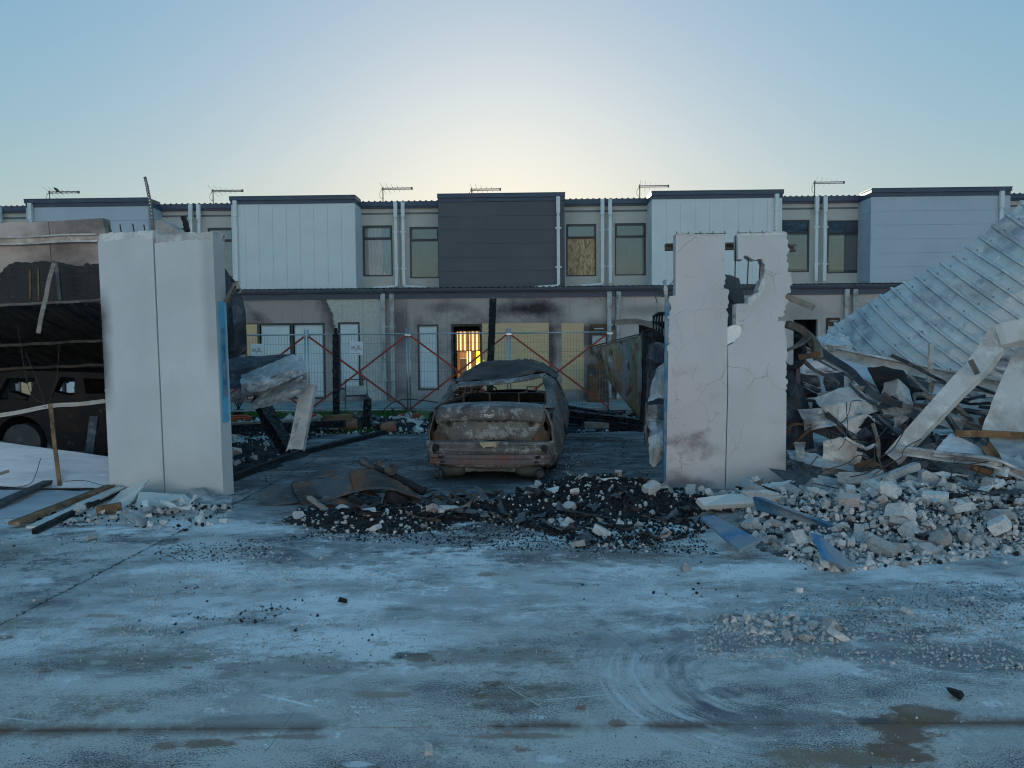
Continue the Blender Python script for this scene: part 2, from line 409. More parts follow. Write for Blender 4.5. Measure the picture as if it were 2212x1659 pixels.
M['pier_left'] = None
M['zinc'] = std('heat_stained_zinc', (0.38,0.41,0.43), [((0.16,0.175,0.20),2.2,0.45,0.62,(1,1,2.2)),((0.60,0.62,0.63),3.2,0.52,0.66,(1,1,2)),((0.17,0.14,0.12),5,0.66,0.76)], 0.5, 0.35, bump=(6,0.25,0.02))
M['zinc_pale'] = std('ashy_steel', (0.58,0.57,0.55), [((0.38,0.35,0.32),3,0.45,0.65),((0.72,0.71,0.69),5,0.55,0.7),((0.24,0.18,0.14),4,0.63,0.74)], 0.65, 0.15, bump=(12,0.3,0.01))
M['zinc_dark'] = std('sooted_steel', (0.09,0.105,0.12), [((0.045,0.05,0.06),2.4,0.4,0.6),((0.20,0.22,0.24),4,0.58,0.72)], 0.55, 0.3, bump=(8,0.3,0.02))
M['steel_brown'] = std('scaled_steel', (0.17,0.15,0.13), [((0.09,0.085,0.08),3,0.42,0.6),((0.28,0.26,0.24),7,0.56,0.7),((0.22,0.11,0.05),6,0.62,0.74)], 0.75, 0.1, bump=(25,0.4,0.01))
M['timber_grey'] = std('weathered_timber', (0.30,0.27,0.23), [((0.19,0.17,0.15),3,0.4,0.62,(1,1,6)),((0.38,0.35,0.31),5,0.55,0.7)], 0.85, bump=(20,0.4,0.01))
M['timber_brown'] = std('scorched_brown_timber', (0.24,0.15,0.085), [((0.12,0.075,0.045),3,0.42,0.62),((0.34,0.25,0.16),6,0.55,0.7),((0.03,0.03,0.03),2.2,0.6,0.68)], 0.85, bump=(20,0.5,0.01))
M['blue_paint'] = std('blue_painted_steel', (0.08,0.32,0.50), [((0.12,0.40,0.58),3,0.45,0.6),((0.20,0.31,0.38),5,0.60,0.68,(1.5,1.5,0.7)),((0.33,0.31,0.30),2.0,0.68,0.74)], 0.5, bump=(14,0.2,0.01))
M['blue_faded'] = std('faded_blue_paint', (0.05,0.15,0.25), [((0.22,0.27,0.31),3,0.45,0.6),((0.03,0.08,0.13),5,0.58,0.7)], 0.6, bump=(14,0.3,0.01))
M['plaster'] = std('grey_render_sheet', (0.62,0.63,0.61), [((0.52,0.53,0.52),3,0.45,0.7)], 0.85, bump=(50,0.2,0.01))
M['block'] = std('broken_aerated_block', (0.72,0.72,0.71), [((0.50,0.50,0.50),3,0.45,0.66),((0.84,0.84,0.83),6,0.52,0.66),((0.12,0.12,0.12),4.5,0.62,0.72)], 0.95, bump=(28,0.7,0.02), rand=True)
M['block_pink'] = std('heat_pinked_block', (0.62,0.56,0.53), [((0.46,0.41,0.40),3,0.45,0.66),((0.74,0.71,0.68),6,0.52,0.66)], 0.95, bump=(28,0.7,0.02), rand=True)
M['rebar'] = std('rebar', (0.07,0.065,0.065), [((0.13,0.085,0.06),20,0.5,0.7)], 0.8, 0.3)
M['rust'] = std('rusted_sheet', (0.17,0.085,0.045), [((0.075,0.055,0.045),3,0.42,0.6),((0.25,0.20,0.16),6,0.57,0.7),((0.05,0.055,0.065),2,0.55,0.66)], 0.8, 0.1, bump=(20,0.4,0.01))
M['white_plastic'] = std('white_plastic', (0.75,0.78,0.80), [((0.45,0.45,0.45),5,0.6,0.7)], 0.5)
M['terracotta'] = std('scorched_terracotta', (0.36,0.17,0.11), [((0.16,0.09,0.07),5,0.5,0.65)], 0.85)
# ---------------------------------------------------------------- ground
def ground_mat():
    m = Mat('sooty_concrete')
    P = m.wco(); x, y, z = m.sep(P)
    n1 = m.noise(m.wco(), 0.55, 7, 0.6)
    grain = m.noise(m.wco(), 45, 4, 0.7)
    mot = m.noise(m.wco(loc=(6,6,0)), 7.0, 8, .72)
    spk = m.noise(m.wco(), 120, 3, .65)
    mid = m.noise(m.wco(scale=(.8,1.15,1), loc=(2,5,0), rot=(0,0,R(-8))), 1.5, 11, .70, .35)
    big = m.noise(m.wco(scale=(.75,1.1,1), loc=(11,4,0)), 0.42, 6, .6)
    near = m.rng(y, 5.0, 3.6)
    def brk(f, a=.35): return m.math('ADD', f, m.math('ADD', m.math('MULTIPLY', m.math('SUBTRACT', mot, .5), a), m.math('MULTIPLY', m.math('SUBTRACT', grain, .5), a*.6)))
    c = m.mix(m.rng(n1, 0.35, 0.68), (0.55,0.545,0.535), (0.66,0.655,0.645))
    c = m.mix(m.math('MULTIPLY', near, .55), c, (0.56,0.52,0.46))
    c = m.mix(m.rng(grain, 0.44, 0.70, 0.0, 0.42), c, (0.36,0.355,0.345))
    c = m.mix(m.rng(mot, .52, .64, 0, .40), c, (0.36,0.355,0.345))
    # dirt film
    c = m.mix(m.math('MULTIPLY', m.rng(brk(big,.25), .52, .64), .42), c, (0.40,0.37,0.34))
    # soot washed out of the garage, ragged
    so = m.math('MULTIPLY', m.rng(brk(mid,.55), .52, .57), m.rng(m.math('ADD', y, m.math('MULTIPLY', big, 2.0)), 5.8, 8.2, .25, .95))
    c = m.mix(so, c, (0.085,0.088,0.095))
    # chalky ash lying in patches
    st = m.noise(m.wco(scale=(.55,1.2,1), rot=(0,0,R(-7)), loc=(1,2,0)), 1.25, 12, .72, .5)
    ash = m.math('MULTIPLY', m.rng(brk(st,.7), 0.465, 0.505), m.rng(brk(big,.15), .62, .48))
    band = m.math('MULTIPLY', m.rng(y, 3.7, 4.5, .12, 1), m.rng(y, 9.2, 7.6, .1, 1))
    c = m.mix(m.math('MULTIPLY', m.math('MULTIPLY', ash, band), 0.95), c, (0.90,0.90,0.90))
    fl = m.rng(m.math('ADD', m.noise(m.wco(loc=(5,2,0)), 5.5, 9, 0.75), m.math('MULTIPLY', m.math('SUBTRACT', big, .5), -.25)), .60, .63)
    c = m.mix(m.math('MULTIPLY', fl, m.rng(y, 9.5, 7.5, .2, .85)), c, (0.84,0.84,0.84))
    # brown and rust washes
    ru = m.rng(brk(m.noise(m.wco(scale=(.7,1.3,1), loc=(2,7,0)), 1.2, 8, 0.66),.3), 0.56, 0.66)
    c = m.mix(m.math('MULTIPLY', ru, m.rng(y, 8.5, 4.0, 0.15, 0.75)), c, (0.24,0.185,0.135))
    ru2 = m.rng(brk(m.noise(m.wco(scale=(.8,1.2,1), loc=(8,1,0)), 2.6, 7, 0.6),.3), 0.66, 0.72)
    c = m.mix(m.math('MULTIPLY', ru2, m.rng(y, 7, 4.0, 0.1, 0.85)), c, (0.25,0.125,0.07))
    # black grit gathered in drifts
    dr = m.rng(m.noise(m.wco(scale=(.6,1.2,1), loc=(4,9,0)), 1.6, 7, .65), .46, .64)
    c = m.mix(m.math('MULTIPLY', m.rng(m.math('ADD', spk, m.math('MULTIPLY', dr, .16)), .60, .64), .9), c, (0.05,0.05,0.053))
    gx = m.math('ABSOLUTE', m.math('ADD', x, 0.1))
    inside = m.math('MULTIPLY', m.rng(m.math('ADD', y, m.math('MULTIPLY', n1, 1.2)), 8.6, 9.9), m.rng(gx, 4.8, 3.6, 0.25, 1.0))
    sootn = m.rng(brk(m.noise(m.wco(scale=(0.7,1.4,1), loc=(1,3,0)), 1.3, 9, 0.7),.3), 0.34, 0.58, 0.5, 1.0)
    c = m.mix(m.math('MULTIPLY', m.math('MULTIPLY', inside, sootn), 0.93), c, (0.045,0.047,0.053))
    # tyre scuffs where a machine has turned
    def arcs(cx, cy, r0, r1, ang, col, amt, wf, seed):
        dx = m.math('SUBTRACT', x, cx); dy = m.math('MULTIPLY', m.math('SUBTRACT', y, cy), 0.9)
        rr = m.math('SQRT', m.math('ADD', m.math('MULTIPLY', dx, dx), m.math('MULTIPLY', dy, dy)))
        a = m.math('ARCTAN2', dy, dx)
        w = m.math('MULTIPLY', m.rng(rr, r0, r0+0.08), m.rng(rr, r1, r1-0.1))
        an = m.math('ABSOLUTE', m.math('SUBTRACT', m.math('ABSOLUTE', a), ang))
        w = m.math('MULTIPLY', w, m.rng(an, 1.0, 0.4))
        cmb = m.n('ShaderNodeCombineXYZ'); m.l(m.math('MULTIPLY', rr, wf), cmb.inputs[0]); m.l(a, cmb.inputs[1]); cmb.inputs[2].default_value = seed
        s_ = m.math('MULTIPLY', m.rng(m.noise(cmb.outputs[0], 1.0, 5, 0.6), 0.42, 0.62), m.rng(mot, .30, .50))
        return m.math('MULTIPLY', m.math('MULTIPLY', w, s_), amt), col
    for args in ((1.22,3.9,0.16,0.85,2.6,(0.66,0.67,0.68),0.95,24,1), (1.22,3.88,0.24,0.52,2.8,(0.12,0.125,0.14),0.95,12,4), (2.1,4.7,0.1,0.55,1.6,(0.70,0.71,0.72),0.7,16,6)):
        f, col = arcs(*args); c = m.mix(f, c, col)
    # rusty run along the near joint and a few rust pools
    jn = m.math('MULTIPLY', m.rng(m.math('ABSOLUTE', m.math('SUBTRACT', y, m.math('ADD', 3.40, m.math('MULTIPLY', m.math('SUBTRACT', n1, 0.5), 0.12)))), 0.075, 0.0), m.rng(m.noise(m.wco(scale=(1,0.4,1), loc=(4,4,0)), 2.0, 7, 0.65), 0.42, 0.54))
    c = m.mix(m.math('MULTIPLY', jn, 0.95), c, (0.15,0.085,0.06))
    pn = m.math('ADD', m.math('MULTIPLY', m.math('SUBTRACT', m.noise(m.wco(scale=(.7,1.2,1), loc=(9,3,0)), 3.6, 9, 0.74), 0.5), 3.4), m.math('MULTIPLY', m.math('SUBTRACT', mot, .5), 1.2))
    def pool(cx, cy, rx, ry, col, amt, sc=3.0):
        dx = m.math('DIVIDE', m.math('SUBTRACT', x, cx), rx); dy = m.math('DIVIDE', m.math('SUBTRACT', y, cy), ry)
        d = m.math('SQRT', m.math('ADD', m.math('MULTIPLY', dx, dx), m.math('MULTIPLY', dy, dy)))
        d = m.math('ADD', d, pn)
        return m.math('MULTIPLY', m.rng(d, 0.9, 0.55), amt), col
    for (u, v, rx, ry, col, amt) in POOLS:
        g = G(u, v); f, col = pool(g.x, g.y, rx, ry, col, amt); c = m.mix(f, c, col)
    # scratches dragged by the machine
    for (ua, va, ub, vb, w_, col) in ((1085,1478,1185,1535,.004,(.75,.75,.75)),(1130,1515,1330,1500,.005,(.72,.72,.72)),(560,1500,690,1530,.012,(.82,.82,.82)),(0,1548,90,1560,.006,(.7,.7,.7)),(1240,1300,1420,1440,.003,(.15,.15,.15)),(640,1530,560,1640,.003,(.14,.14,.14)),(1985,1330,2190,1300,.003,(.14,.14,.14)),(100,1400,260,1290,.004,(.72,.72,.72)),(1500,1290,1180,1345,.004,(.74,.74,.74))):
        A, B = G(ua, va), G(ub, vb); d = (B-A); L = d.length; d.normalize()
        rx = m.math('SUBTRACT', x, A.x); ry = m.math('SUBTRACT', y, A.y)
        t = m.math('ADD', m.math('MULTIPLY', rx, d.x), m.math('MULTIPLY', ry, d.y)); q = m.math('ABSOLUTE', m.math('ADD', m.math('SUBTRACT', m.math('MULTIPLY', ry, d.x), m.math('MULTIPLY', rx, d.y)), m.math('MULTIPLY', m.math('SUBTRACT', n1, .5), .06)))
        f = m.math('MULTIPLY', m.math('MULTIPLY', m.rng(q, w_, w_*.4), m.rng(t, 0, .05)), m.math('MULTIPLY', m.rng(t, L, L-.08), m.rng(mot, .36, .5)))
        c = m.mix(m.math('MULTIPLY', f, .85), c, col)
    m.base(c); m.rough(m.rng(st, 0.3, 0.7, 0.62, 0.85)); m.b.inputs['Specular IOR Level'].default_value = 0.35
    m.bump(grain, 0.35, 0.006); m.bump(m.noise(m.wco(), 7, 8, 0.7), 0.35, 0.02)
    return m.m
RUST, RED, WHITE, DARK = (0.20,0.11,0.065), (0.30,0.12,0.07), (0.80,0.80,0.80), (0.07,0.075,0.085)
POOLS = [(1940,1575,.20,.20,RUST,.9),(1990,1540,.17,.10,RUST,.85),(1800,1640,.32,.10,(0.26,0.18,0.115),.8),(1950,1625,.14,.10,RUST,.85),(1255,1530,.05,.05,RED,.8),(450,1605,.13,.05,RUST,.8),(1330,1560,.06,.04,RUST,.7),(1460,1380,.25,.05,(0.3,0.2,0.12),.6),(220,1330,.2,.06,(0.3,0.2,0.12),.6),(830,1500,.2,.05,(0.28,0.19,0.12),.6),(1130,1590,.3,.035,RUST,.6),(640,1592,.3,.03,RUST,.6),
         (355,1610,.07,.04,RUST,.7),(900,1420,.10,.06,(0.2,0.13,0.07),.8),(1060,1240,.12,.08,(0.24,0.17,0.09),.7),
         (870,1415,.12,.07,DARK,.85),(1560,1495,.12,.08,DARK,.6),(1880,1555,.12,.05,DARK,.7),(85,1255,.16,.12,WHITE,.85),(620,1455,.13,.05,WHITE,.8),(760,1405,.2,.07,WHITE,.6),
         (215,1430,.08,.05,WHITE,.8),(500,1365,.35,.16,WHITE,.55),(400,1300,.4,.18,WHITE,.55),(520,1220,.5,.14,WHITE,.55),(1700,1365,1.1,.35,(0.17,0.17,0.175),.7),(1950,1400,1.0,.35,(0.19,0.19,0.195),.6),(1420,1380,.7,.25,(0.24,0.24,0.24),.5),(700,1310,.5,.22,WHITE,.45),(1020,1290,.6,.2,(0.42,0.43,0.45),.5),
         (1180,1640,.1,.04,WHITE,.7),(770,1650,.1,.04,WHITE,.7),(1110,1130,1.1,.7,DARK,.85),(850,1170,1.2,.5,DARK,.6),(1250,1190,1.3,.4,DARK,.65),(600,1100,.8,.6,DARK,.6),(700,1210,.9,.3,DARK,.5),(1400,1210,1.2,.25,(0.16,0.15,0.145),.6),(640,1440,.5,.2,(0.20,0.17,0.14),.6),(300,1420,.6,.2,(0.22,0.18,0.145),.6),(1050,1420,.7,.15,(0.20,0.17,0.14),.6),(1700,1560,.5,.18,(0.14,0.14,0.145),.55),(560,1560,.5,.12,(0.2,0.19,0.18),.5),(1060,1030,1.3,.9,DARK,.8),(820,1140,.9,.4,DARK,.6),(1300,1120,.9,.45,DARK,.7),(2000,1290,1.0,.35,(0.14,0.145,0.155),.5),(2080,1420,.8,.25,(0.15,0.155,0.165),.5)]
M['concrete'] = ground_mat()
M['earth'] = std('ashy_earth', (0.05,0.048,0.045), [((0.085,0.083,0.08),1.5,0.45,0.65),((0.03,0.03,0.03),4,0.5,0.7)], 0.95, bump=(12,0.8,0.05))
mb = MB(); mb.add([(-400,-60,-0.06),(400,-60,-0.06),(400,700,-0.06),(-400,700,-0.06)], [(0,1,2,3)])
o = mb.build('ground', M['earth'], recalc=False); tag(o, kind='structure')
# concrete apron cast in bays, with open joints between them
def slab(name, poly, z0=-0.055, z1=0.0):
    m_ = MB().prism([(p[0], p[1], z0) for p in poly], (0,0,z1-z0)); o = m_.build(name, M['concrete']); tag(o, kind='structure'); return o
ja, jb = G(0,1350), G(352,1168)
def jx(y): return ja.x + (jb.x-ja.x)*(y-ja.y)/(jb.y-ja.y)
YJ, g = 3.40, 0.003
xl0, xl1 = jx(YJ), jx(9.2)
slab('pavement', [(-30,-40),(30,-40),(30,YJ-g),(-30,YJ-g)])
slab('pavement', [(xl0+g*2,YJ+g),(30,YJ+g),(30,15.2),(xl1+g*2,15.2),(xl1+g*2,9.2)])
slab('pavement', [(-30,YJ+g),(xl0-g*2,YJ+g),(xl1-g*2,9.2),(xl1-g*2,15.2),(-30,15.2)])
# weeds and grit filling the long joint
rj = random.Random(5); mb = MB()
for i in range(260):
    t = rj.random()**0.8; y = YJ + (8.9-YJ)*t; p = Vector((jx(y)+rj.gauss(0,.010), y, 0.002)); r = rj.uniform(.003,.009)
    mb.add([p+Vector((-r,-r,0)),p+Vector((r,-r,0)),p+Vector((0,r,0)),p+Vector((0,0,r*1.4))],[(0,1,3),(1,2,3),(2,0,3)])
o = mb.build('joint_moss', std('joint_moss', (0.05,0.06,0.045), [((0.03,0.03,0.03),9,0.45,0.6)], 0.9)); tag(o, 'dark moss and grit filling the long slanting concrete joint', 'moss', kind='stuff')
# lawn strip behind the garages
mb = MB(); rg = random.Random(3)
mb.add([(-12,15.3,-0.02),(-0.2,15.3,-0.02),(-0.2,20.5,-0.02),(-12,20.5,-0.02)],[(0,1,2,3)])
for i in range(26000):
    x, y = rg.uniform(-9,-0.3), rg.uniform(15.35,20.4)
    if mn.noise(Vector((x*.8,y*.8,2))) < -0.18 + 0.35*max(0, (x+4)/3): continue
    h = rg.uniform(.04,.11); a = rg.uniform(0,6.28); w = .007; dx, dy = math.cos(a)*w, math.sin(a)*w; lx, ly = rg.gauss(0,.03), rg.gauss(0,.03)
    mb.add([(x-dx,y-dy,-.02),(x+dx,y+dy,-.02),(x+lx,y+ly,h)],[(0,1,2)])
o = mb.build('grass', M['grass'], recalc=False); tag(o, 'short green lawn behind the burnt garages', 'grass', kind='stuff')
# paved strip along the houses
mb = MB().box(-30,30,20.8,23.6,-0.05,0.05); o = mb.build('patio', std('patio_concrete', (0.33,0.33,0.32), [((0.12,0.12,0.12),1.4,0.5,0.66)], 0.9)); tag(o, kind='structure')
# ---------------------------------------------------------------- the terrace row behind
HY, YAW = 26.2, R(1.2)
FE, FN = Vector((math.cos(YAW), -math.sin(YAW), 0)), Vector((math.sin(YAW), math.cos(YAW), 0))
def FU(u, v, d):                     # (distance along the facade, height) on the plane d behind the upper wall
    r = ray(u, v); c = Vector((0,0,CAM_H)); O = Vector((0,HY,0)) + FN*d
    t = (O - c).dot(FN) / r.dot(FN); p = c + r*t
    return (p - O).dot(FE), p.z
def fs(u, v, d): return FU(u, v, d)[0]
def fz(v, d, u=1106): return FU(u, v, d)[1]
DB, DL = -1.0, -2.75                 # bay fronts, lower wall
Z_UP0, Z_EAVE, Z_TOP, Z_BAY = 3.30, 3.44, 6.60, 6.66
LZ_HEAD = 3.30

def holed(mb, x0, x1, z0, z1, y0, y1, holes):
    xs = sorted({x0, x1} | {min(max(h[k], x0), x1) for h in holes for k in (0, 1)})
    for a, b in zip(xs, xs[1:]):
        if b - a < 1e-4: continue
        mid = (a+b)/2; hs = sorted([h for h in holes if h[0] < mid < h[1]], key=lambda h: h[2]); z = z0
        for h in hs:
            if h[2] > z + 1e-4: mb.box(a, b, y0, y1, z, min(h[2], z1))
            z = max(z, h[3])
        if z < z1 - 1e-4: mb.box(a, b, y0, y1, z, z1)
    return mb
def frame_mesh(x0, x1, z0, z1, y0, y1, t, bars=()):
    mb = MB(); mb.box(x0, x1, y0, y1, z0, z0+t); mb.box(x0, x1, y0, y1, z1-t, z1); mb.box(x0, x0+t, y0, y1, z0+t, z1-t); mb.box(x1-t, x1, y0, y1, z0+t, z1-t)
    for k, a in bars:
        if k == 'h': mb.box(x0+t, x1-t, y0+.004, y1-.004, a-t/2, a+t/2)
        else: mb.box(a-t/2, a+t/2, y0+.004, y1-.004, z0+t, z1-t)
    return mb
def upper_window(par, x0, x1, z0, z1, style):
    zt = z0 + (z1-z0)*0.735; y0 = 0.0
    w = frame_mesh(x0, x1, z0, z1, y0-.012, y0+.07, .045, [('h', zt)]).build('window', M['frame'], par)
    MB().box(x0+.05, x1-.05, y0+.03, y0+.036, z0+.05, zt-.025).build('pane', M['osb'] if style == 'osb' else M['glass'], w)
    if style == 'awning':            # top sash tilted out on its hinge
        a = R(14); h = z1-zt-.06
        mb = frame_mesh(x0+.03, x1-.03, -h, 0, -.02, .02, .04)
        o = mb.build('sash', M['frame'], w); o.location = (0, y0-.02, z1-.03); o.rotation_euler = (a, 0, 0)
        o = MB().box(x0+.07, x1-.07, -.003, .003, -h+.04, -.04).build('pane', M['glass_dark'], w); o.location = (0, y0-.02, z1-.03); o.rotation_euler = (a, 0, 0)
    else:
        o = frame_mesh(x0+.045, x1-.045, zt+.024, z1-.046, y0-.02, y0+.05, .03).build('sash', M['frame'], w)
        MB().box(x0+.075, x1-.075, y0+.012, y0+.018, zt+.055, z1-.076).build('pane', M['glass_dark'] if style in ('osb','plain') else M['glass'], w)
    mb = MB().box(x0+.01, x1-.01, .9, .95, z0, z1); mb.box(x0-.02, x0+.02, .08, .9, z0, z1); mb.box(x1-.02, x1+.02, .08, .9, z0, z1)
    mb.box(x0+.02, x1-.02, .08, .9, z0-.05, z0); mb.box(x0+.02, x1-.02, .08, .9, z1, z1+.05)
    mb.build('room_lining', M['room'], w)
    if style in ('blind', 'awning'):
        zb = z0 + (0.12 if style == 'awning' else 0.05)
        MB().box(x0+.04, x1-.04, .09, .094, zb, z1 if style == 'blind' else zt).build('blind', M['blind'], w)
    if style == 'curtain':
        mb = MB(); n = 40; pts = []
        for k in range(n+1):
            t = k/n; pts.append((x0+.05+(x1-x0-.1)*t*.66, .10+.02*math.sin(t*26)+.012*math.sin(t*61)))
        for k in range(n):
            a, b = pts[k], pts[k+1]; mb.add([(a[0],a[1],z0+.06),(b[0],b[1],z0+.06),(b[0],b[1],z1-.08),(a[0],a[1],z1-.08)], [(0,1,2,3)])
        mb.build('curtain', M['curtain'], w, smooth=True)
        mb = MB(); pts = [(x0+.05+(x1-x0-.1)*(.62+.36*k/n), .15+.02*math.sin(k*.9)) for k in range(n+1)]
        for k in range(n):
            a, b = pts[k], pts[k+1]; mb.add([(a[0],a[1],z0+.06),(b[0],b[1],z0+.06),(b[0],b[1],z1-.08),(a[0],a[1],z1-.08)], [(0,1,2,3)])
        mb.build('curtain', M['curtain_blue'], w, smooth=True)
        for xx in (x0+.32*(x1-x0), x0+.7*(x1-x0)):
            MB().lathe((xx,.085,z0+.05),(0,0,1),[(0,.05),(.03,.06),(.05,.03),(.08,.045),(.11,.02),(.12,.001)],10).build('ornament', M['ornament'], w, smooth=True)
    return w
def pipe(par, x, z0, z1, w=.105, y=-.075, shoe=0, dep=.08, mat='pipe'):
    mb = MB().box(x-w/2, x+w/2, y-dep/2, y+dep/2, z0+.06, z1-.62); mb.box(x-w/2-.01, x+w/2+.01, y-dep/2-.03, y+dep/2+.01, z1-.52, z1); mb.box(x-w*.42, x+w*.42, y-dep*.4, y+dep*.4, z1-.62, z1-.52)
    if shoe:                          # the foot turns out along the lower roof
        mb.sweep([(x, y, z0+.08), (x+shoe*.05, y-.02, z0+.03), (x+shoe*.75, y-.10, z0-.02)], rect(w*.7, .07))
    o = mb.build('downpipe', M[mat], par, bevel=.006)
    for z in (z0+.62, z1-1.0):
        MB().box(x-w/2-.05, x+w/2+.05, y-dep/2-.008, y-dep/2+.01, z-.025, z+.025).build('bracket', M[mat], o)
    return o
def corrugated(mb, x0, x1, ya, za, yb, zb, step=.19, h=.03):
    n = int((x1-x0)/step); pr = []
    for k in range(n):
        a = x0+(x1-x0)*k/n; s_ = (x1-x0)/n
        pr += [(a,0),(a+s_*.55,0),(a+s_*.68,h),(a+s_*.87,h)]
    pr.append((x1,0)); b = len(mb.v)
    for y, z in ((ya,za),(yb,zb)):
        mb.v += [(p[0], y, z+p[1]) for p in pr]
    m_ = len(pr)
    for k in range(m_-1): mb.f.append((b+k, b+k+1, b+m_+k+1, b+m_+k))
    return mb

UNITS = []
def townhouse(u0, u1, label, bay, style, wl, wr, lower, bay_pipe, wallmat, pu_off=(9, 9), ul=None, clear_back=None):
    """u0,u1: party walls seen at mid height of the upper storey; bay = (uL, uR, top v at mid)"""
    v_m = 530
    s0, s1 = fs(u0, v_m, 0), fs(u1, v_m, 0); L = s1 - s0
    par = empty('townhouse', Vector((0,HY,0)) + FE*s0, -YAW, label, 'house', 'townhouses in the terrace row')
    X = lambda u, v, d: fs(u, v, d) - s0
    zt = Z_TOP + (0.02 if bay[3] else 0)
    wins = []
    for wdef in (wl, wr):
        if wdef:
            ua, ub, va, vb, st_ = wdef; um = (ua+ub)/2
            wins.append((X(ua, (va+vb)/2, 0), X(ub, (va+vb)/2, 0), FU(um, vb, 0)[1], FU(um, va, 0)[1], st_))
    holes = [(w[0], w[1], w[2], w[3]) for w in wins]
    holed(MB(), .004, L-.004, 3.0, zt-.23, 0, .14, holes).build('upper_wall', M['cream'], par)
    mb = MB().box(.004, .1, .141, 9.0, 0, zt-.25); mb.box(L-.1, L-.004, .141, 9.0, 0, zt-.25)
    if not clear_back: mb.box(.1, L-.1, 8.9, 9.0, 0, zt-.25)
    else: holed(mb, .1, L-.1, 0, zt-.25, 8.9, 9.0, [clear_back])
    mb.box(.1, L-.1, .2, 8.9, 2.75, 2.95)
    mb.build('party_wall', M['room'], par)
    for w in wins: upper_window(par, *w)
    # roof, fascia over the recessed wall
    mb = MB(); corrugated(mb, -.002, L+.002, -.14, zt-.01, 9.3, zt-.35); mb.box(.01, L-.01, -.02, 9.2, zt-.42, zt-.36); mb.build('roof', M['roof'], par)
    mb = MB().box(.003, L-.003, -.10, -.001, zt-.23, zt-.115); mb.box(.002, L-.002, -.16, -.1005, zt-.17, zt-.02); mb.build('fascia', M['fascia'], par)
    # projecting bay with its cladding
    bx0, bx1 = X(bay[0], v_m, DB), X(bay[1], v_m, DB); bz = Z_BAY
    bo = MB().box(bx0+.02, bx1-.02, DB+.03, -.001, 3.05, bz-.2).build('bay', M[style[0]], par)
    z = bz-.29; r_ = random.Random(int(abs(u0)))
    if style[1] == 'h':
        z = 3.12 + ((bz-.29-3.12) % .445)
        zz = [3.12] + [z + .445*k for k in range(0, 9) if z+.445*k < bz-.28]
        zz = sorted(set([round(q,4) for q in zz] + [bz-.29]))
        for a, b in zip(zz, zz[1:]):
            if b-a < .02: continue
            MB().box(bx0, bx1, DB, DB+.029, a+.004, b-.004).build('cladding_board', M[style[0]], bo)
            for xx in (bx0-.001, bx1-.019): MB().box(xx, xx+.02, DB+.0305, -.003, a+.004, b-.004).build('cladding_board', M[style[0]], bo)
        MB().box(bx0-.012, bx0+.03, DB-.008, DB+.035, 3.12, bz-.29).build('corner_trim', M[style[0]], bo)
        MB().box(bx1-.03, bx1+.012, DB-.008, DB+.035, 3.12, bz-.29).build('corner_trim', M[style[0]], bo)
    else:
        n = max(2, round((bx1-bx0)/.475))
        for k in range(n):
            a, b = bx0+(bx1-bx0)*k/n, bx0+(bx1-bx0)*(k+1)/n
            MB().box(a+.003, b-.003, DB, DB+.029, 3.12, bz-.26).build('cladding_panel', M[style[0]], bo)
        for xx in (bx0-.001, bx1-.019): MB().box(xx, xx+.02, DB+.0305, -.003, 3.12, bz-.26).build('cladding_panel', M[style[0]], bo)
    mb = MB().box(bx0-.012, bx1+.012, DB-.02, -.17, bz-.27, bz-.15); mb.box(bx0-.03, bx1+.03, DB-.07, -.19, bz-.149, bz-.035); mb.box(bx0-.035, bx1+.035, DB-.08, -.2, bz-.034, bz-.012)
    mb.build('bay_fascia', M['fascia'], bo)
    if bay_pipe:
        px = X(bay_pipe, v_m, DB-.07); pipe(par, px, 3.62, bz-.16, y=DB-.075, shoe=-1 if bay_pipe > 900 else 0)
    for up, sh in pu_off: pipe(par, X(up, v_m, -.075), 3.72, zt-.04, y=-.13 if False else -.21, shoe=sh)
    # lower storey
    sl0, sl1 = s0, s1
    lh = []
    parts = []
    for it in lower:
        ua, ub, va, vb = it[:4]; um = (ua+ub)/2
        x0, x1 = X(ua, (va+vb)/2, DL), X(ub, (va+vb)/2, DL); z0, z1 = max(0.09, FU(um, vb, DL)[1]), FU(um, va, DL)[1]
        lh.append((x0, x1, z0, z1)); parts.append((it[4], x0, x1, z0, z1))
    joints = [.004]; x = .62
    while x < L-.3: joints.append(x); x += .62
    joints.append(L-.004)
    for a, b in zip(joints, joints[1:]):
        mb = holed(MB(), a+.0025, b-.0025, .05, LZ_HEAD-.1, DL+random.Random(a).uniform(0,.004), DL+.15, lh)
        for k in range(0, len(mb.v), 8):
            m1 = MB(); m1.add(mb.v[k:k+8], [(0,3,2,1),(4,5,6,7),(0,1,5,4),(1,2,6,5),(2,3,7,6),(3,0,4,7)]); m1.build('wall_panel', M[wallmat], par)
    for kind, x0, x1, z0, z1 in parts: lower_opening(par, kind, x0, x1, z0, z1)
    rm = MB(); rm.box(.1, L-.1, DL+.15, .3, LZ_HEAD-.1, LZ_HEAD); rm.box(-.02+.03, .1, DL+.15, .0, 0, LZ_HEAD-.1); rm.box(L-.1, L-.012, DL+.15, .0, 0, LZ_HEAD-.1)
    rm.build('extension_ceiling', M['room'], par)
    mb = MB(); corrugated(mb, .0, L, DL-.14, Z_EAVE+.03, -.01, Z_EAVE+.22); mb.build('lower_roof', M['roof'], par)
    mb = MB().box(.005, L-.005, DL-.05, DL-.001, LZ_HEAD-.13, LZ_HEAD+.05); mb.build('lower_fascia', M['fascia'], par)
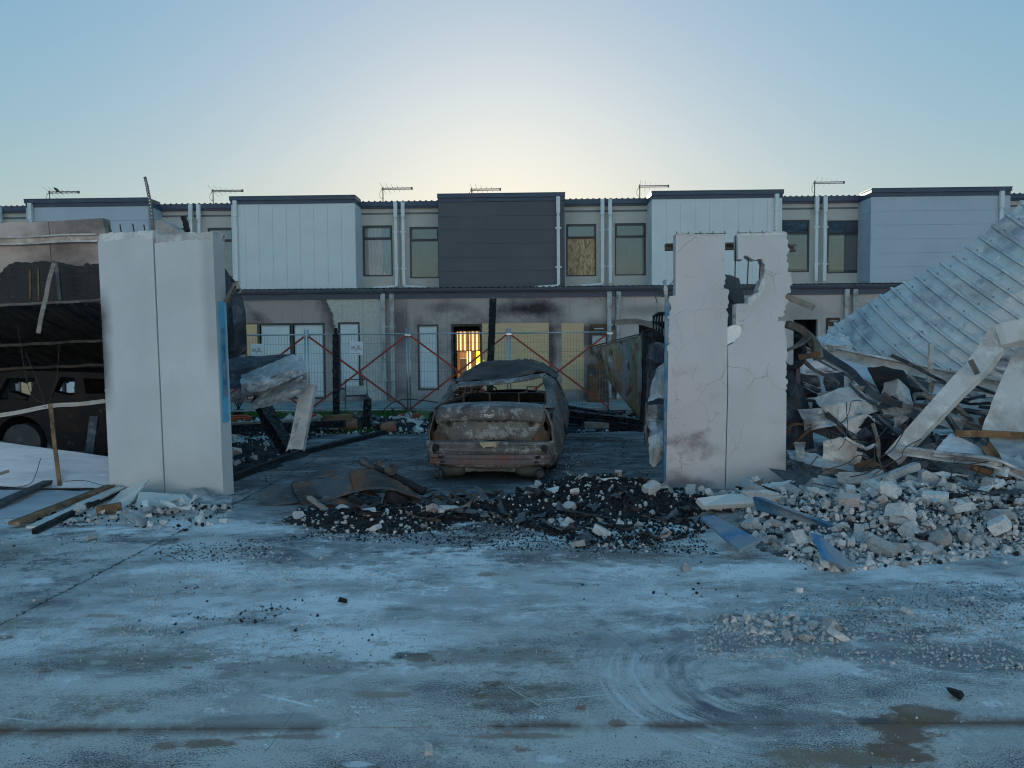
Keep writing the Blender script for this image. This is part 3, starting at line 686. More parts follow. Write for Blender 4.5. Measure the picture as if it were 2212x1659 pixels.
    mb = MB().sweep([(.006, DL-.11, Z_EAVE-.03), (L*.5, DL-.11, Z_EAVE-.03), (L-.006, DL-.11, Z_EAVE-.03)], [(-.06,-.07),(.06,-.07),(.075,.0),(.075,.05),(-.06,.05)])
    mb.build('gutter', M['gutter'], par)
    return par, X, L
def plank_seams(par, x0, x1, z0, z1, y, mat):
    n = max(1, round((z1-z0)/1.2))
    for k in range(n):
        a, b = z0+(z1-z0)*k/n, z0+(z1-z0)*(k+1)/n
        MB().box(x0, x1, y, y+.018, a+.003, b-.003).build('plywood_sheet', M[mat], par)
def lower_opening(par, kind, x0, x1, z0, z1):
    y = DL+.03
    if kind == 'slider':              # sliding door: one leaf boarded, two filled with white sheet
        f = frame_mesh(x0, x1, z0, z1, y, y+.09, .06, [('v', x0+(x1-x0)*.17), ('v', x0+(x1-x0)*.585)]).build('sliding_door', M['frame'], par)
        MB().box(x0+.05, x0+(x1-x0)*.155, y-.02, y-.002, z0+.04, z1-.03).build('plywood_sheet', M['ply'], f)
        for a, b in ((.20,.555),(.615,.97)):
            patch([[Vector((x0+(x1-x0)*a, y+.05, z0+.06)), Vector((x0+(x1-x0)*b, y+.05, z0+.06))],[Vector((x0+(x1-x0)*a, y+.05, z1-.06)), Vector((x0+(x1-x0)*b, y+.05, z1-.06))]], 10, 14, .006, .012, 1.6, int(x0*10)).build('sheet_infill', M['wrap'], f, smooth=True)
    elif kind == 'sheet':
        f = frame_mesh(x0, x1, z0, z1, y, y+.08, .05).build('window', M['frame'], par)
        patch([[Vector((x0+.05, y+.04, z0+.05)), Vector((x1-.05, y+.04, z0+.05))],[Vector((x0+.05, y+.04, z1-.05)), Vector((x1-.05, y+.04, z1-.05))]], 8, 14, .006, .012, 2.0, int(x0*10)).build('sheet_infill', M['wrap'], f, smooth=True)
    elif kind == 'ply':
        plank_seams(par, x0+.002, x1-.002, z0, z1, y-.045, 'ply')
    elif kind == 'open':
        f = frame_mesh(x0, x1, z0, z1, y, y+.09, .07).build('door_frame', std('brown_door_frame', (0.10,0.085,0.065), [((0.04,0.035,0.03),4,0.45,0.6)], 0.7), par)
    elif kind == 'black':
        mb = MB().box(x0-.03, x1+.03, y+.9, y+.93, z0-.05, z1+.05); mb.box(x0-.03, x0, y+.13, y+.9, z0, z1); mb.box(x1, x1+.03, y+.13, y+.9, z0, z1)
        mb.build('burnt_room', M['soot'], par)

L1 = [(530,703,698,863,'slider'),(731,778,696,842,'sheet')]
L2 = [(902,948,701,843,'sheet'),(975,1042,700,864,'open'),(1042,1186,698,858,'ply'),(1213,1261,698,843,'ply')]
L3 = [(1380,1450,694,864,'black'),(1714,1766,690,790,'black')]
townhouse(-430, 0, 'pale townhouse at the far left end of the row, only its edge in frame', (-365,-85,0,0), ('bay_light','v'), None, None, [], None, 'wall_u0', [(8-17,0)])
townhouse(0, 427, 'townhouse with blue-grey board bay behind the left garage', (60,322,433,0), ('bay_blue','h'), None, (345,400,493,600,'blind'), [(40,200,700,862,'slider')], 69, 'wall_u0', [(8,0),(418,0)])
townhouse(427, 864, 'townhouse with pale panelled bay left of the sun glow', (501,768,427,0), ('bay_light','v'), (450,506,492,600,'curtain'), (784,848,487,597,'curtain'), L1, 510, 'wall_u1', [(435,0),(857,-1)])
p_dark, X2, Ldark = townhouse(864, 1309, 'townhouse with charcoal board bay in the middle of the row', (948,1219,424,0), ('bay_dark','h'), (885.5,949,490,601,'blind'), (1223,1288,484,597,'osb'), L2, 1206, 'wall_u2', [(873,1),(1300.5,-1)],
    clear_back=(FU(985,700,9.0)[0]-fs(864,530,0), FU(1050,700,9.0)[0]-fs(864,530,0), .1, 2.45))
townhouse(1309, 1769, 'townhouse with pale panelled bay behind the broken right pier', (1408,1689,414,0), ('bay_light','v'), (1328,1395,482,595,'blind'), (1687,1748,475,588,'awning'), L3, 1677, 'wall_u3', [(1317,0),(1760,0)])
townhouse(1769, 2236, 'townhouse with blue-grey board bay behind the fallen roof sheets', (1881,2179,407,0), ('bay_blue','h'), (1787,1857,476,590,'awning'), None, [(1950,2110,690,862,'slider')], 2161, 'wall_u3', [(1778,0),(2228,0)])
townhouse(2236, 2690, 'pale townhouse at the far right end of the row, only its edge in frame', (2330,2600,400,0), ('bay_light','v'), None, None, [], None, 'wall_u0', [(2245,0)])
# lower downpipes at the party lines
houses = [o for o in bpy.data.objects if o.name.startswith('townhouse')]
def lower_pipe(u, unit_s0_u, par, mat='pipe_burnt'):
    x = fs(u, 720, DL-.07) - fs(unit_s0_u, 530, 0); pipe(par, x, .06, LZ_HEAD+.02, y=DL-.09, w=.12, mat=mat)
H = {round((o.location.x)): o for o in houses}
hs = sorted(houses, key=lambda o: o.location.x)
lower_pipe(829, 427, hs[2]); lower_pipe(848, 864, hs[3]); lower_pipe(1316, 864, hs[3]); lower_pipe(1336, 1309, hs[4]); lower_pipe(1827, 1309, hs[4]); lower_pipe(1845, 1769, hs[5])
# what one sees through the open doorway: the far window with backlit blinds
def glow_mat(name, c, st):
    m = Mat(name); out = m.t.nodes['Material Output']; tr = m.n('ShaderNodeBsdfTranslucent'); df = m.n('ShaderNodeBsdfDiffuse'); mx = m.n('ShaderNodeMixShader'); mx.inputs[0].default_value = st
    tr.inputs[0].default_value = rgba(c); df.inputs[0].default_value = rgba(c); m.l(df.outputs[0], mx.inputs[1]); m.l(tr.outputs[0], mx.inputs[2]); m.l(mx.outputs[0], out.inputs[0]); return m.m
xa, xb = X2(985,760,8.9), X2(1050,760,8.9); yb_ = 8.85
zz0, zz1 = .1, 2.45
wn = frame_mesh(xa, xb, zz0, zz1, 8.86, 8.95, .06, [('v', xa+(xb-xa)*.42)]).build('rear_window', M['frame'], p_dark)
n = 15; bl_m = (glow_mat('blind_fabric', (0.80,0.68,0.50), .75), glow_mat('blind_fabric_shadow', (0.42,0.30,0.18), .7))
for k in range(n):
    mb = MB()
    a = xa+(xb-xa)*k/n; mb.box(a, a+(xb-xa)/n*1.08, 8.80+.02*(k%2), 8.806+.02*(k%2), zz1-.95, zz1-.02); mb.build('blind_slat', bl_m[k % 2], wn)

zq = zz1-.96
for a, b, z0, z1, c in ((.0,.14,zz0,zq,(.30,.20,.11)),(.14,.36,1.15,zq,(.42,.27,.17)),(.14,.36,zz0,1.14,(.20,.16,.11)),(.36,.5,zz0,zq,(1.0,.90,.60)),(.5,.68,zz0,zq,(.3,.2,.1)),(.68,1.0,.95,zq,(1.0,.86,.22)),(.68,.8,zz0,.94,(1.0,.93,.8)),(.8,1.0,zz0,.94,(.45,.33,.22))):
    MB().box(xa+(xb-xa)*a, xa+(xb-xa)*b, 8.84, 8.846, z0, z1).build('translucent_pane', glow_mat('backlit_pane', c, .85), wn)  # yellow tints paint the sunlit parts, brown ones the dim interior
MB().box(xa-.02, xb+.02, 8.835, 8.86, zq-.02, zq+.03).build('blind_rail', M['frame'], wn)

# antennas
def antenna(up, vtop, u0, u1, label, dd=1.6, v_roof=None, seed=0):
    s_, zt = FU(up, vtop, dd); r_ = random.Random(seed)
    p = Vector((0,HY+0,0)) + FN*dd + FE*s_
    par = empty('tv_antenna', Vector((p.x, p.y, 6.5)), -YAW, label, 'antenna', 'television antennas on the roofs')
    h = zt - 6.5; ln = fs(u1, vtop, dd) - fs(u0, vtop, dd)
    MB().tube([(0,0,-.2),(0,0,h+.06)], .018).build('mast', M['antenna'], par)
    x0 = -.05
    bo = MB().box(x0, x0+ln, -.012, .012, h-.005, h+.02).build('boom', M['antenna'], par)
    MB().box(x0, x0+ln, -.012, .012, h-.05, h-.028).build('boom', M['antenna'], par)
    n = 12
    for k in range(n):
        t = k/(n-1); x = x0+.06+(ln-.1)*t; hl = (.34*(1-t)+.06); d = Vector((.10, .95, .35*(1 if k % 2 else -1)))
        c = Vector((x,0,h-.01)); MB().tube([c-d*hl, c+d*hl], .005, 5).build('element', M['antenna'], par)
    MB().box(x0+ln-.03, x0+ln+.02, -.03, .03, h-.06, h+.03).build('end_cap', M['antenna'], par)
    MB().tube(crom([(0,-.03,h-.02),(-.10,-.03,h-.16),(-.10,-.03,h-.30),(-.02,-.03,h-.36),(0,-.02,h-.2)],6), .007, 5).build('cable', M['antenna'], par)
    return par
for i, (up, vt, a, b, lab) in enumerate([(107,415,105,171,'leftmost rooftop antenna, the one with a bird on its boom'),(460,412,456,523,'rooftop antenna above the gap left of the first pale bay'),(827,407,823,889,'rooftop antenna just left of the sun glow'),
        (1019,409,1016,1081,'rooftop antenna over the charcoal bay in the sun glow'),(1382,402,1379,1444,'rooftop antenna just left of the bay behind the broken pier'),(1760,394,1755,1821,'rightmost rooftop antenna, left of the fallen roof sheets')]):
    antenna(up, vt, a, b, lab, seed=i)
# the bird
s_, z_ = FU(122, 412, 1.6); p = Vector((0,HY,0)) + FN*1.6 + FE*s_
bd = empty('bird', (p.x, p.y, z_-.05), 0, 'small dark bird perched on the leftmost antenna', 'bird')
mb = MB(); mb.lathe((-.09,0,.16),(1,0,-.75),[(0,.002),(.03,.03),(.07,.042),(.12,.05),(.18,.042),(.24,.02),(.36,.012),(.40,.002)],10); mb.build('body', M['feather'], bd, smooth=True)
MB().cyl((-.085,0,.165),(-1,0,-.1),.012,.001,.04,6).build('beak', M['feather'], bd)
for sy in (-.015,.015): MB().tube([(.0,sy,.07),(.0,sy,.0)],.004,4).build('leg', M['feather'], bd)

# the terrace across the lane, behind the camera: unseen but for the window glass, added to bounce low sun onto the scene
M['far_render'] = std('sunlit_render', (0.72,0.72,0.71), [((0.65,0.65,0.64),.8,.45,.7)], .85)
def facing_house(x0, x1, lab, y=-15.0):
    L = x1-x0; e = empty('facing_townhouse', (x0, y, 0), 0, lab, 'house', 'townhouses across the lane')
    holes = [(.8,2.0,3.9,5.3),(L-2.2,L-.9,3.9,5.3),(.7,3.4,.02,2.3),(L-1.6,L-.7,.02,2.2)]
    holed(MB(), .01, L-.01, 0, 6.3, -.2, 0, holes).build('front_wall', M['far_render'], e)
    MB().box(.01, L-.01, -8, -7.8, 0, 6.2).build('back_wall', M['far_render'], e)
    for k, (a, b, c0, c1) in enumerate(holes[:2]):
        f = frame_mesh(a, b, c0, c1, -.14, -.05, .06, [('h', c0+(c1-c0)*.7)]).build('window', M['frame'], e); MB().box(a+.05, b-.05, -.11, -.10, c0+.05, c1-.05).build('pane', M['glass_dark'], f); MB().box(a-.02, b+.02, -.9, -.88, c0, c1).build('room_lining', M['room'], f)
    for k in range(4): MB().box(.72, 3.38, -.12, -.08, .03+.567*k, .03+.567*(k+1)-.01).build('garage_door_panel', M['zinc'], e)
    MB().box(L-1.58, L-.72, -.12, -.07, .02, 2.2).build('door', M['bay_dark'], e)
    mb = MB(); corrugated(mb, 0, L, .25, 6.36, -8.2, 6.6); mb.build('roof', M['roof'], e); MB().box(.01, L-.01, .02, .2, 6.12, 6.34).build('gutter', M['gutter'], e)
for i, x in enumerate(range(-35, 35, 7)): facing_house(x, x+7, 'pale townhouse added across the lane behind the viewer to bounce sunlight, unit %s' % ('first','second','third','fourth','fifth','sixth','seventh','eighth','ninth','tenth')[i])
# ---------------------------------------------------------------- temporary fence, signs and the yard
YF = 18.1
zr1, zr0 = W(1000,720,YF).z, W(1000,884,YF).z
posts_u = [445, 663, 882.5, 1099.5, 1317]
xs_ = [W(u, 800, YF).x for u in posts_u]
names = ['mesh fence panel at the left, half hidden by the leaning sheet', 'mesh fence panel behind the slim charred stub, with a sign on it', 'mesh fence panel just left of the burnt car', 'mesh fence panel behind the car, in front of the plywood', ]
def fence_panel(x0, x1, y, label):
    p = empty('temporary_fence', ((x0+x1)/2, y, 0), 0, label, 'fence', 'temporary fence panels across the yard'); a, b = x0-(x0+x1)/2+.035, x1-(x0+x1)/2-.035
    for x in (a, b): MB().tube([(x,0,.03),(x,0,zr1+.12)], .019, 8).build('post', M['galv'], p, smooth=True)
    for z in (zr1, zr0): MB().tube([(a,0,z),(b,0,z)], .017, 8).build('rail', M['galv'], p, smooth=True)
    mb = MB(); n = 34
    for k in range(1, n):
        x = a+(b-a)*k/n; mb.sweep([(x,-.004,zr0),(x,-.004,zr1)], rect(.004,.004))
    for k in range(1, 8):
        z = zr0+(zr1-zr0)*k/8; mb.sweep([(a,.004,z),(b,.004,z)], rect(.005,.005))
    mb.build('wire_mesh', M['wire'], p, kind='stuff')
    for s_ in (1, -1):
        MB().sweep([(a if s_ > 0 else b, -.025*s_, zr1-.03), (b if s_ > 0 else a, -.025*s_, zr0+.02)], rect(.042,.03), up=Vector((0,-1,0))).build('cross_brace', M['red_brace'], p)
    return p
for i in range(4): fence_panel(xs_[i], xs_[i+1], YF + .02*(i % 2), names[i])
for i, x in enumerate(xs_[1:]):
    o = MB().box(x-.07, x+.07, YF-.05, YF+.06, zr1-.05, zr1-.01).build('fence_clamp', M['galv']); tag(o, ['fence clamp on the post left of the charred stub','fence clamp on the post left of the car','fence clamp on the post above the car roof','fence clamp on the last post by the rusted panel'][i], 'clamp', 'clamps joining the fence panels')
def fence_foot(u, v, label, rz=0.0, mat='orange'):
    x = W(u, v, YF).x
    p = MB(); p.box(-.32,.32,-.12,.12,0,.10); p.box(-.26,.26,-.09,.09,.10,.135)
    o = p.build('fence_weight', M[mat], None, bevel=.02, loc=(x, YF, 0)); o.rotation_euler.z = rz
    tag(o, label, 'fence weight', 'orange feet under the fence posts')
fence_foot(885, 893, 'orange fence foot on the grass left of the car', .15); fence_foot(667, 890, 'orange fence foot behind the leaning steel channel', 1.2)
fence_foot(1326, 895, 'orange fence foot behind the charred beams', 0); fence_foot(512, 893, 'orange fence foot at the far left by the blue post', .4)
# printed signs
def text_mesh(txt, size):
    c = bpy.data.curves.new('lettering', 'FONT'); c.body = txt; c.size = size; c.align_x = 'LEFT'; c.extrude = 0.001; c.offset = size*.018
    o = bpy.data.objects.new('lettering', c); COL.objects.link(o); dg = bpy.context.evaluated_depsgraph_get()
    me = bpy.data.meshes.new_from_object(o.evaluated_get(dg)); bpy.data.objects.remove(o); return me
def sign(u0, v0, u1, v1, y, label, phone, tilt=0.0):
    a, b = W(u0, v1, y), W(u1, v0, y); w, h = b.x-a.x, b.z-a.z
    if not phone: h = w*1.04
    p = empty('fence_sign', (a.x, y, b.z-h), 0, label, 'sign'); p.rotation_euler = (0, tilt, 0)
    MB().box(0, w, 0, .006, 0, h).build('board', M['sign_white'], p)
    def put(txt, x, z, sz, mat, nm='lettering', sx=1.0):
        o = link(nm, text_mesh(txt, sz), M[mat], p); o.rotation_euler = (R(90), 0, 0); o.location = (x*w, -.0015, z*h); o.scale.x = sx
    put('ON-', .07, .50, .20*h, 'print_navy', sx=.98); put('TEMPORARY FENCING', .09, .425, .062*h, 'print_navy', sx=1.28)
    put('0466 377 859', .11, .07, .10*h, 'print_blue', sx=1.08) if phone else None
    for q in ([(.47,.80),(.57,.72),(.67,.57),(.80,.42),(.90,.34),(.86,.345),(.72,.44),(.60,.60),(.53,.72)], [(.78,.75),(.70,.62),(.58,.45),(.46,.30),(.36,.22),(.44,.33),(.54,.46),(.66,.63),(.73,.73)]):
        n0 = len(q); mb = MB(); mb.add([(x*w, -.0016 if q[0][0] < .5 else -.0021, z*h) for x, z in q], [tuple(range(n0))]); mb.build('brush_cross', M['print_red'], p, recalc=False)
sign(541.5,742.5,569,764.5,YF-.05,'white ON-X fence sign on the left panel, near the leaning sheet',False)
sign(756,737.5,784,767,YF-.05,'white ON-X fence sign with phone number, right of the charred stub',True, R(.6))

# charred uprights
def charred(name, pts, w, h, label, group=None, cat='timber', seed=0, taper=None, mat='char', amp=.014):
    o = rough_beam(pts, w, h, .05, amp, 16, seed, taper).build(name, M[mat]); return tag(o, label, cat, group)
charred('charred_post', [W(727,918,16.3), W(726,800,16.3), W(725.5,722,16.3)], .125, .12, 'slim charred timber stub standing in front of the fence sign', 'charred upright posts', 'post', 1)
o = rough_beam([W(725.5,724,16.3), W(725.5,708,16.3)], .06, .06, .05, .01, 16, 1).build('burnt_tip', M['char'], next(q for q in bpy.data.objects if q.get('label','').startswith('slim charred timber stub')))
charred('charred_post', [W(1056,930,15.2), W(1060,780,15.2), W(1065,645,15.2)], .135, .13, 'tall charred timber post standing behind the burnt car', 'charred upright posts', 'post', 2)
charred('charred_post', [W(791,930,16), W(794,862,16)], .15, .14, 'short charred post stump behind the orange debris', 'charred upright posts', 'post', 3)

# wall-mounted units by the boarded doors
def wall_unit(u0, v0, u1, v1, label, mat):
    p0, p1 = W(u0, v1, 23.2), W(u1, v0, 23.2); w, h = p1.x-p0.x, p1.z-p0.z
    e = empty('heater_unit', (p0.x, 23.18, p0.z), -YAW, label, 'heater')
    MB().box(0, w, 0, .22, 0, h).build('casing', M[mat], e, bevel=.03)
    MB().box(w*.18, w*.82, -.012, .02, h*.80, h*.90).build('flue_slot', M['zinc_dark'], e, bevel=.004); MB().box(w*.22, w*.78, -.02, -.010, h*.83, h*.87).build('flue_lip', M['zinc_pale'], e)
    MB().box(w*.1, w*.9, -.008, .012, h*.1, h*.62).build('cover', M['zinc_pale'], e, bevel=.01)
wall_unit(1276, 700, 1312, 765, 'rusted hot water unit on the wall beside the plywood door', 'rust'); wall_unit(1785, 686, 1815, 735, 'burnt brown unit on the wall behind the fallen roof sheets', 'rust')
b_ = W(1291, 870, 22.4); mb = MB(); mb.box(-.28,.28,-.2,.2,-.6,.55); o = mb.build('burnt_cabinet', M['rust'], None, loc=(b_.x, 22.5, .6), bevel=.02); tag(o, 'scorched rusty cabinet standing on the patio right of the car', 'cabinet')

# burnt clutter along the patio, seen through the fence
def box_thing(name, u0, v0, u1, v1, y, d, mat, label, cat, rz=0.0, bevel=.01):
    a, b = W(u0, v1, y), W(u1, v0, y); w, h = b.x-a.x, b.z-a.z
    o = MB().box(-w/2, w/2, 0, d, 0, h).build(name, M[mat], None, loc=((a.x+b.x)/2, y, a.z), bevel=bevel); o.rotation_euler.z = rz; return tag(o, label, cat)
c0 = W(770, 872, 20.2); e = empty('burnt_chair', (c0.x, 20.2, 0), .2, 'burnt garden chair behind the fence sign', 'chair')
mb = MB()
for sx in (-.28,.28): mb.tube([(sx,.25,0),(sx,.22,.42),(sx,.34,.85)],.016,6); mb.tube([(sx,-.25,0),(sx,-.25,.42),(sx,.22,.42)],.016,6)
mb.tube([(-.28,.34,.85),(.28,.34,.85)],.016,6); mb.build('chair_frame', M['steel_brown'], e)
patch([[Vector((-.27,.24,.45)),Vector((.27,.24,.45))],[Vector((-.27,.30,.68)),Vector((.27,.30,.68))]],4,3,.01,.02,4,2).build('backrest', M['zinc_pale'], e)
patch([[Vector((-.27,-.25,.42)),Vector((.27,-.25,.42))],[Vector((-.27,.22,.41)),Vector((.27,.22,.41))]],4,3,.01,.03,4,3).build('seat', M['soot'], e)
g0 = W(595, 880, 19.2); e = empty('potted_bush', (W(515,880,19.3).x, 19.3, 0), 0, 'small dead potted bush on the grass by the blue post', 'plant')
MB().lathe((0,0,0),(0,0,1),[(0,.10),(.16,.13),(.17,.14),(.175,.11),(.15,.10),(.15,.001)],12).build('pot', M['soot'], e)
rb = random.Random(4); mb = MB()
for k in range(22):
    a, l = rb.uniform(0,6.28), rb.uniform(.12,.3); q = Vector((math.cos(a)*l*.6, math.sin(a)*l*.5, .2+l)); mb.tube([(0,0,.15), q*.55+Vector((0,0,.08)), q], .006, 4, scale=[1,.7,.3])
    for j in range(5):
        c = q+Vector((rb.gauss(0,.03),rb.gauss(0,.03),rb.gauss(0,.03))); mb.add([c,c+Vector((.02,0,.012)),c+Vector((.005,.01,.025))],[(0,1,2)])
mb.build('twigs', M['soot'], e, recalc=False)
b0 = W(712,900,15.7)
e = empty('bucket', (b0.x, 15.7, .09), 0, 'white plastic bucket lying in the ashes left of the grass', 'bucket'); e.rotation_euler = (0, R(78), .3)
MB().lathe((0,0,-.14),(0,0,1),[(0,.09),(.28,.125),(.285,.132),(.27,.12),(.02,.085),(.02,.001)],18).build('pail', M['white_plastic'], e, smooth=False)
MB().tube(crom([(.125,0,.13),(.09,.13,.05),(0,.17,.02),(-.09,.13,.05),(-.125,0,.13)],5),.005,5).build('handle', M['galv'], e)
# bent wire frame on the grass
e = tag(MB().tube(crom([W(860,868,16.4),W(880,862,16.4),W(968,874,16.2),W(975,893,16.1)],4),.012,6).tube(crom([W(815,905,16.4),W(835,880,16.4),W(860,868,16.4),W(890,905,16.2),W(886,935,16)],4),.012,6).tube([W(968,874,16.2),W(1000,872,16.3)],.012,6).build('bent_wire_frame', M['rebar'], None), 'bent black wire frame standing in the grass left of the car', 'frame')
for i, (u, v, y, mat, lab) in enumerate([(1012*.0+758,906,15.9,'terracotta','broken terracotta shard left of the orange heap'),(880-40,912,15.2,'terracotta','scorched round clay pot lying by the crumpled paper')]):
    mb = MB(); mb.lathe((0,0,0),(.9,.2,.2),[(-.16,.05),(-.12,.11),(0,.13),(.1,.11),(.14,.07),(.12,.001)],12)
    c = W(u, v, y); o = mb.build('clay_pot', M[mat], None, loc=(c.x, y, .11)); tag(o, lab, 'pot')
q = [[W(847,905,15),W(860,908,15)],[W(870,880+20,15.1),W(880,905,15.1)],[W(915,915,15.1),W(905,925,15)]]
tag(patch(q,4,5,.004,.04,5,3,.03).build('crumpled_paper', M['zinc_pale'], None), 'crumpled pale sheet lying in the ashes left of the car', 'sheet')
# ---------------------------------------------------------------- left pier and the garage behind it
def jag(poly, flags, step=.04, amp=.012, seed=0):
    """subdivide flagged polygon edges (2D) and make them ragged"""
    r_ = random.Random(seed); out = []; n = len(poly)
    for i in range(n):
        a, b = Vector(poly[i]), Vector(poly[(i+1) % n]); out.append(tuple(a))
        if flags is True or i in flags:
            m = max(1, int((b-a).length/step)); d = (b-a); nr = Vector((-d.y, d.x)).normalized() if d.length else Vector((0,0))
            for k in range(1, m): p = a + d*(k/m) + nr*r_.gauss(0, amp); out.append(tuple(p))
    return out
class Plane2:
    """upright plane through two plan points: pixel -> (s, z) on it and back"""
    def __init__(s, p, q): s.p = Vector((p.x,p.y,0)); s.d = Vector((q.x-p.x,q.y-p.y,0)).normalized(); s.n = Vector((-s.d.y, s.d.x, 0))
    def px(s, u, v):
        r = ray(u, v); c = Vector((0,0,CAM_H)); t = (s.p-c).dot(s.n)/r.dot(s.n); q = c+r*t; return ((q-s.p).dot(s.d), q.z)
    def slab(s, poly, thick, back=0.0):
        """prism in the plane's own frame: x along, y back, z up"""
        return MB().prism([(a, back, b) for a, b in poly], (0, thick, 0))
    def frame(s, name, label, cat, group=None):
        e = empty(name, s.p, math.atan2(s.d.y, s.d.x), label, cat, group); return e
def pier_mat(name, base, edge_dark, pinks=None, cracks=0.0, soot_edges=()):
    m = Mat(name); co = m.co(); x, y, z = m.sep(co)
    c = m.mix(m.rng(m.noise(m.co(), 1.1, 7, 0.6), 0.38, 0.66), base, tuple(k*.86 for k in base))
    c = m.mix(m.rng(m.noise(m.co(loc=(3,3,3)), 55, 4, 0.6), 0.4, 0.7, 0, .25), c, tuple(k*.7 for k in base))
    if pinks:
        f = m.math('MULTIPLY', m.rng(m.noise(m.co(loc=(7,1,2)), .9, 6, 0.6), 0.42, 0.6), m.rng(x, .85, .35))
        c = m.mix(m.math('MULTIPLY', f, .75), c, pinks)
        f2 = m.math('MULTIPLY', m.rng(m.noise(m.co(loc=(2,8,5), scale=(1,1,1.6)), 1.7, 7, .62), .50, .64), m.math('MULTIPLY', m.rng(x, .75, .45), m.rng(z, 1.5, 1.15)))
        c = m.mix(m.math('MULTIPLY', f2, .75), c, (0.20,0.165,0.155))
        f3 = m.math('MULTIPLY', m.rng(m.math('ADD', z, m.math('MULTIPLY', m.noise(m.co(), 5, 6, .7), .25)), .42, .16), m.rng(m.math('ABSOLUTE', m.math('SUBTRACT', x, .78)), .42, .66))
        c = m.mix(m.math('MULTIPLY', f3, .7), c, (0.23,0.17,0.18))
    for (x0, x1, z0, z1, col, amt) in soot_edges:
        nn = m.math('MULTIPLY', m.math('SUBTRACT', m.noise(m.co(loc=(x0,4,z0)), 2.6, 7, .62), .5), abs(x1-x0)*1.2)
        f = m.math('MULTIPLY', m.rng(m.math('ADD', x, nn), x1, x0), m.math('MULTIPLY', m.rng(z, z0, z0+.5), m.rng(z, z1, z1-.4)))
        c = m.mix(m.math('MULTIPLY', f, amt), c, col)
    if cracks:
        w = m.n('ShaderNodeVectorMath', operation='ADD'); cm = m.n('ShaderNodeCombineXYZ'); d = m.noise(m.co(), 4, 5, .6)
        for k in range(3): m.l(m.math('MULTIPLY', d, .8), cm.inputs[k])
        m.l(m.co(scale=(3.6,3.6,2.6)), w.inputs[0]); m.l(cm.outputs[0], w.inputs[1])
        v = m.n('ShaderNodeTexVoronoi', feature='DISTANCE_TO_EDGE'); v.inputs['Scale'].default_value = 1.0; v.inputs['Randomness'].default_value = .8; m.l(w.outputs[0], v.inputs['Vector'])
        cr = m.math('MULTIPLY', m.rng(v.outputs[0], .011, .003), m.rng(m.noise(m.co(loc=(5,5,5)), 2.6, 4, .5), .47, .62))
        v2 = m.n('ShaderNodeTexVoronoi', feature='DISTANCE_TO_EDGE'); v2.inputs['Scale'].default_value = 9; m.l(w.outputs[0], v2.inputs['Vector'])
        cr2 = m.math('MULTIPLY', m.rng(v2.outputs[0], .03, .008), m.rng(m.noise(m.co(loc=(1,5,8)), 1.7, 4, .5), .55, .66))
        f = m.math('MAXIMUM', cr, m.math('MULTIPLY', cr2, .6)); c = m.mix(m.math('MULTIPLY', f, cracks), c, (0.09,0.09,0.10)); m.bump(m.math('SUBTRACT', 1.0, f), .5, .01)
    m.base(c); m.rough(.92); m.b.inputs['Specular IOR Level'].default_value = .2
    m.bump(m.noise(m.co(), 38, 6, .7), .28, .006); return m.m
M['pier_left'] = pier_mat('sponge_rendered_panel', (0.57,0.61,0.62), None, soot_edges=((0,.16,.9,2.5,(0.075,0.06,0.065),.9),(1.46,1.36,1.2,3.2,(0.22,0.21,0.21),.4)))
M['pier_right'] = pier_mat('cracked_rendered_panel', (0.57,0.575,0.585), None, pinks=(0.57,0.515,0.53), cracks=.45)

PL = Plane2(W(237,1050,9.2), W(483,1080,8.8))
pl = PL.frame('garage_pier', 'smooth pale rendered garage pier at the left, its two panels intact', 'pier')
pl.rotation_euler[1] = -.016
px = PL.px
def poly_px(pl_, pts): return [pl_.px(u, v) for u, v in pts]
a0, a1, a2, a3 = px(237,1050)[0], px(346.5,800)[0], px(348.5,800)[0], px(483,1080)[0]
zt1, zt2 = px(275,518)[1], px(400,524)[1]
def upr(s0, s1, zt, seed): return jag([(s0,-.02),(s1,-.02),(s1,zt),(s0,zt)], {2}, .035, .008, seed)
PL.slab(upr(a0,a1-.002,zt1,1), .20).build('wall_panel', M['pier_left'], pl); PL.slab(upr(a2+.006,a3,zt2,2), .20).build('wall_panel', M['pier_left'], pl)
zc1, zc2 = px(275,502)[1], px(400,507)[1]
PL.slab(jag([(a0+.004,zt1-.06),(a1-.008,zt1-.06),(a1-.01,zc1),(a0+.01,zc1)], {2}, .03, .008, 3), .17, .012).build('broken_core', M['block'], pl)
PL.slab(jag([(a2+.012,zt2-.06),(a3-.006,zt2-.06),(a3-.01,zc2),(a2+.015,zc2)], {2}, .03, .008, 4), .17, .012).build('broken_core', M['block'], pl)
for i, (u, v0, v1) in enumerate(((232,484,506),(256,483,506),(284,482,506),(308,484,506))):
    s_, z_ = px(u, v0); MB().tube([(s_+.03,.08,zc1-.1),(s_,.08,z_)],.008,5).build('rebar', M['rebar'], pl)
# plaster fragment still hanging behind the pier's top right
PLb = Plane2(W(455,600,9.25), W(483,600,9.25))
tag(PLb.slab(jag(poly_px(PLb,[(457,507),(482,507),(481,535),(477,562),(470,560),(463,575),(458,575)]), True, .03,.008,5),.08).build('slab', M['block_pink'], PLb.frame('wall_fragment','broken wall fragment hanging off the top of the left pier','wall fragment')),None)
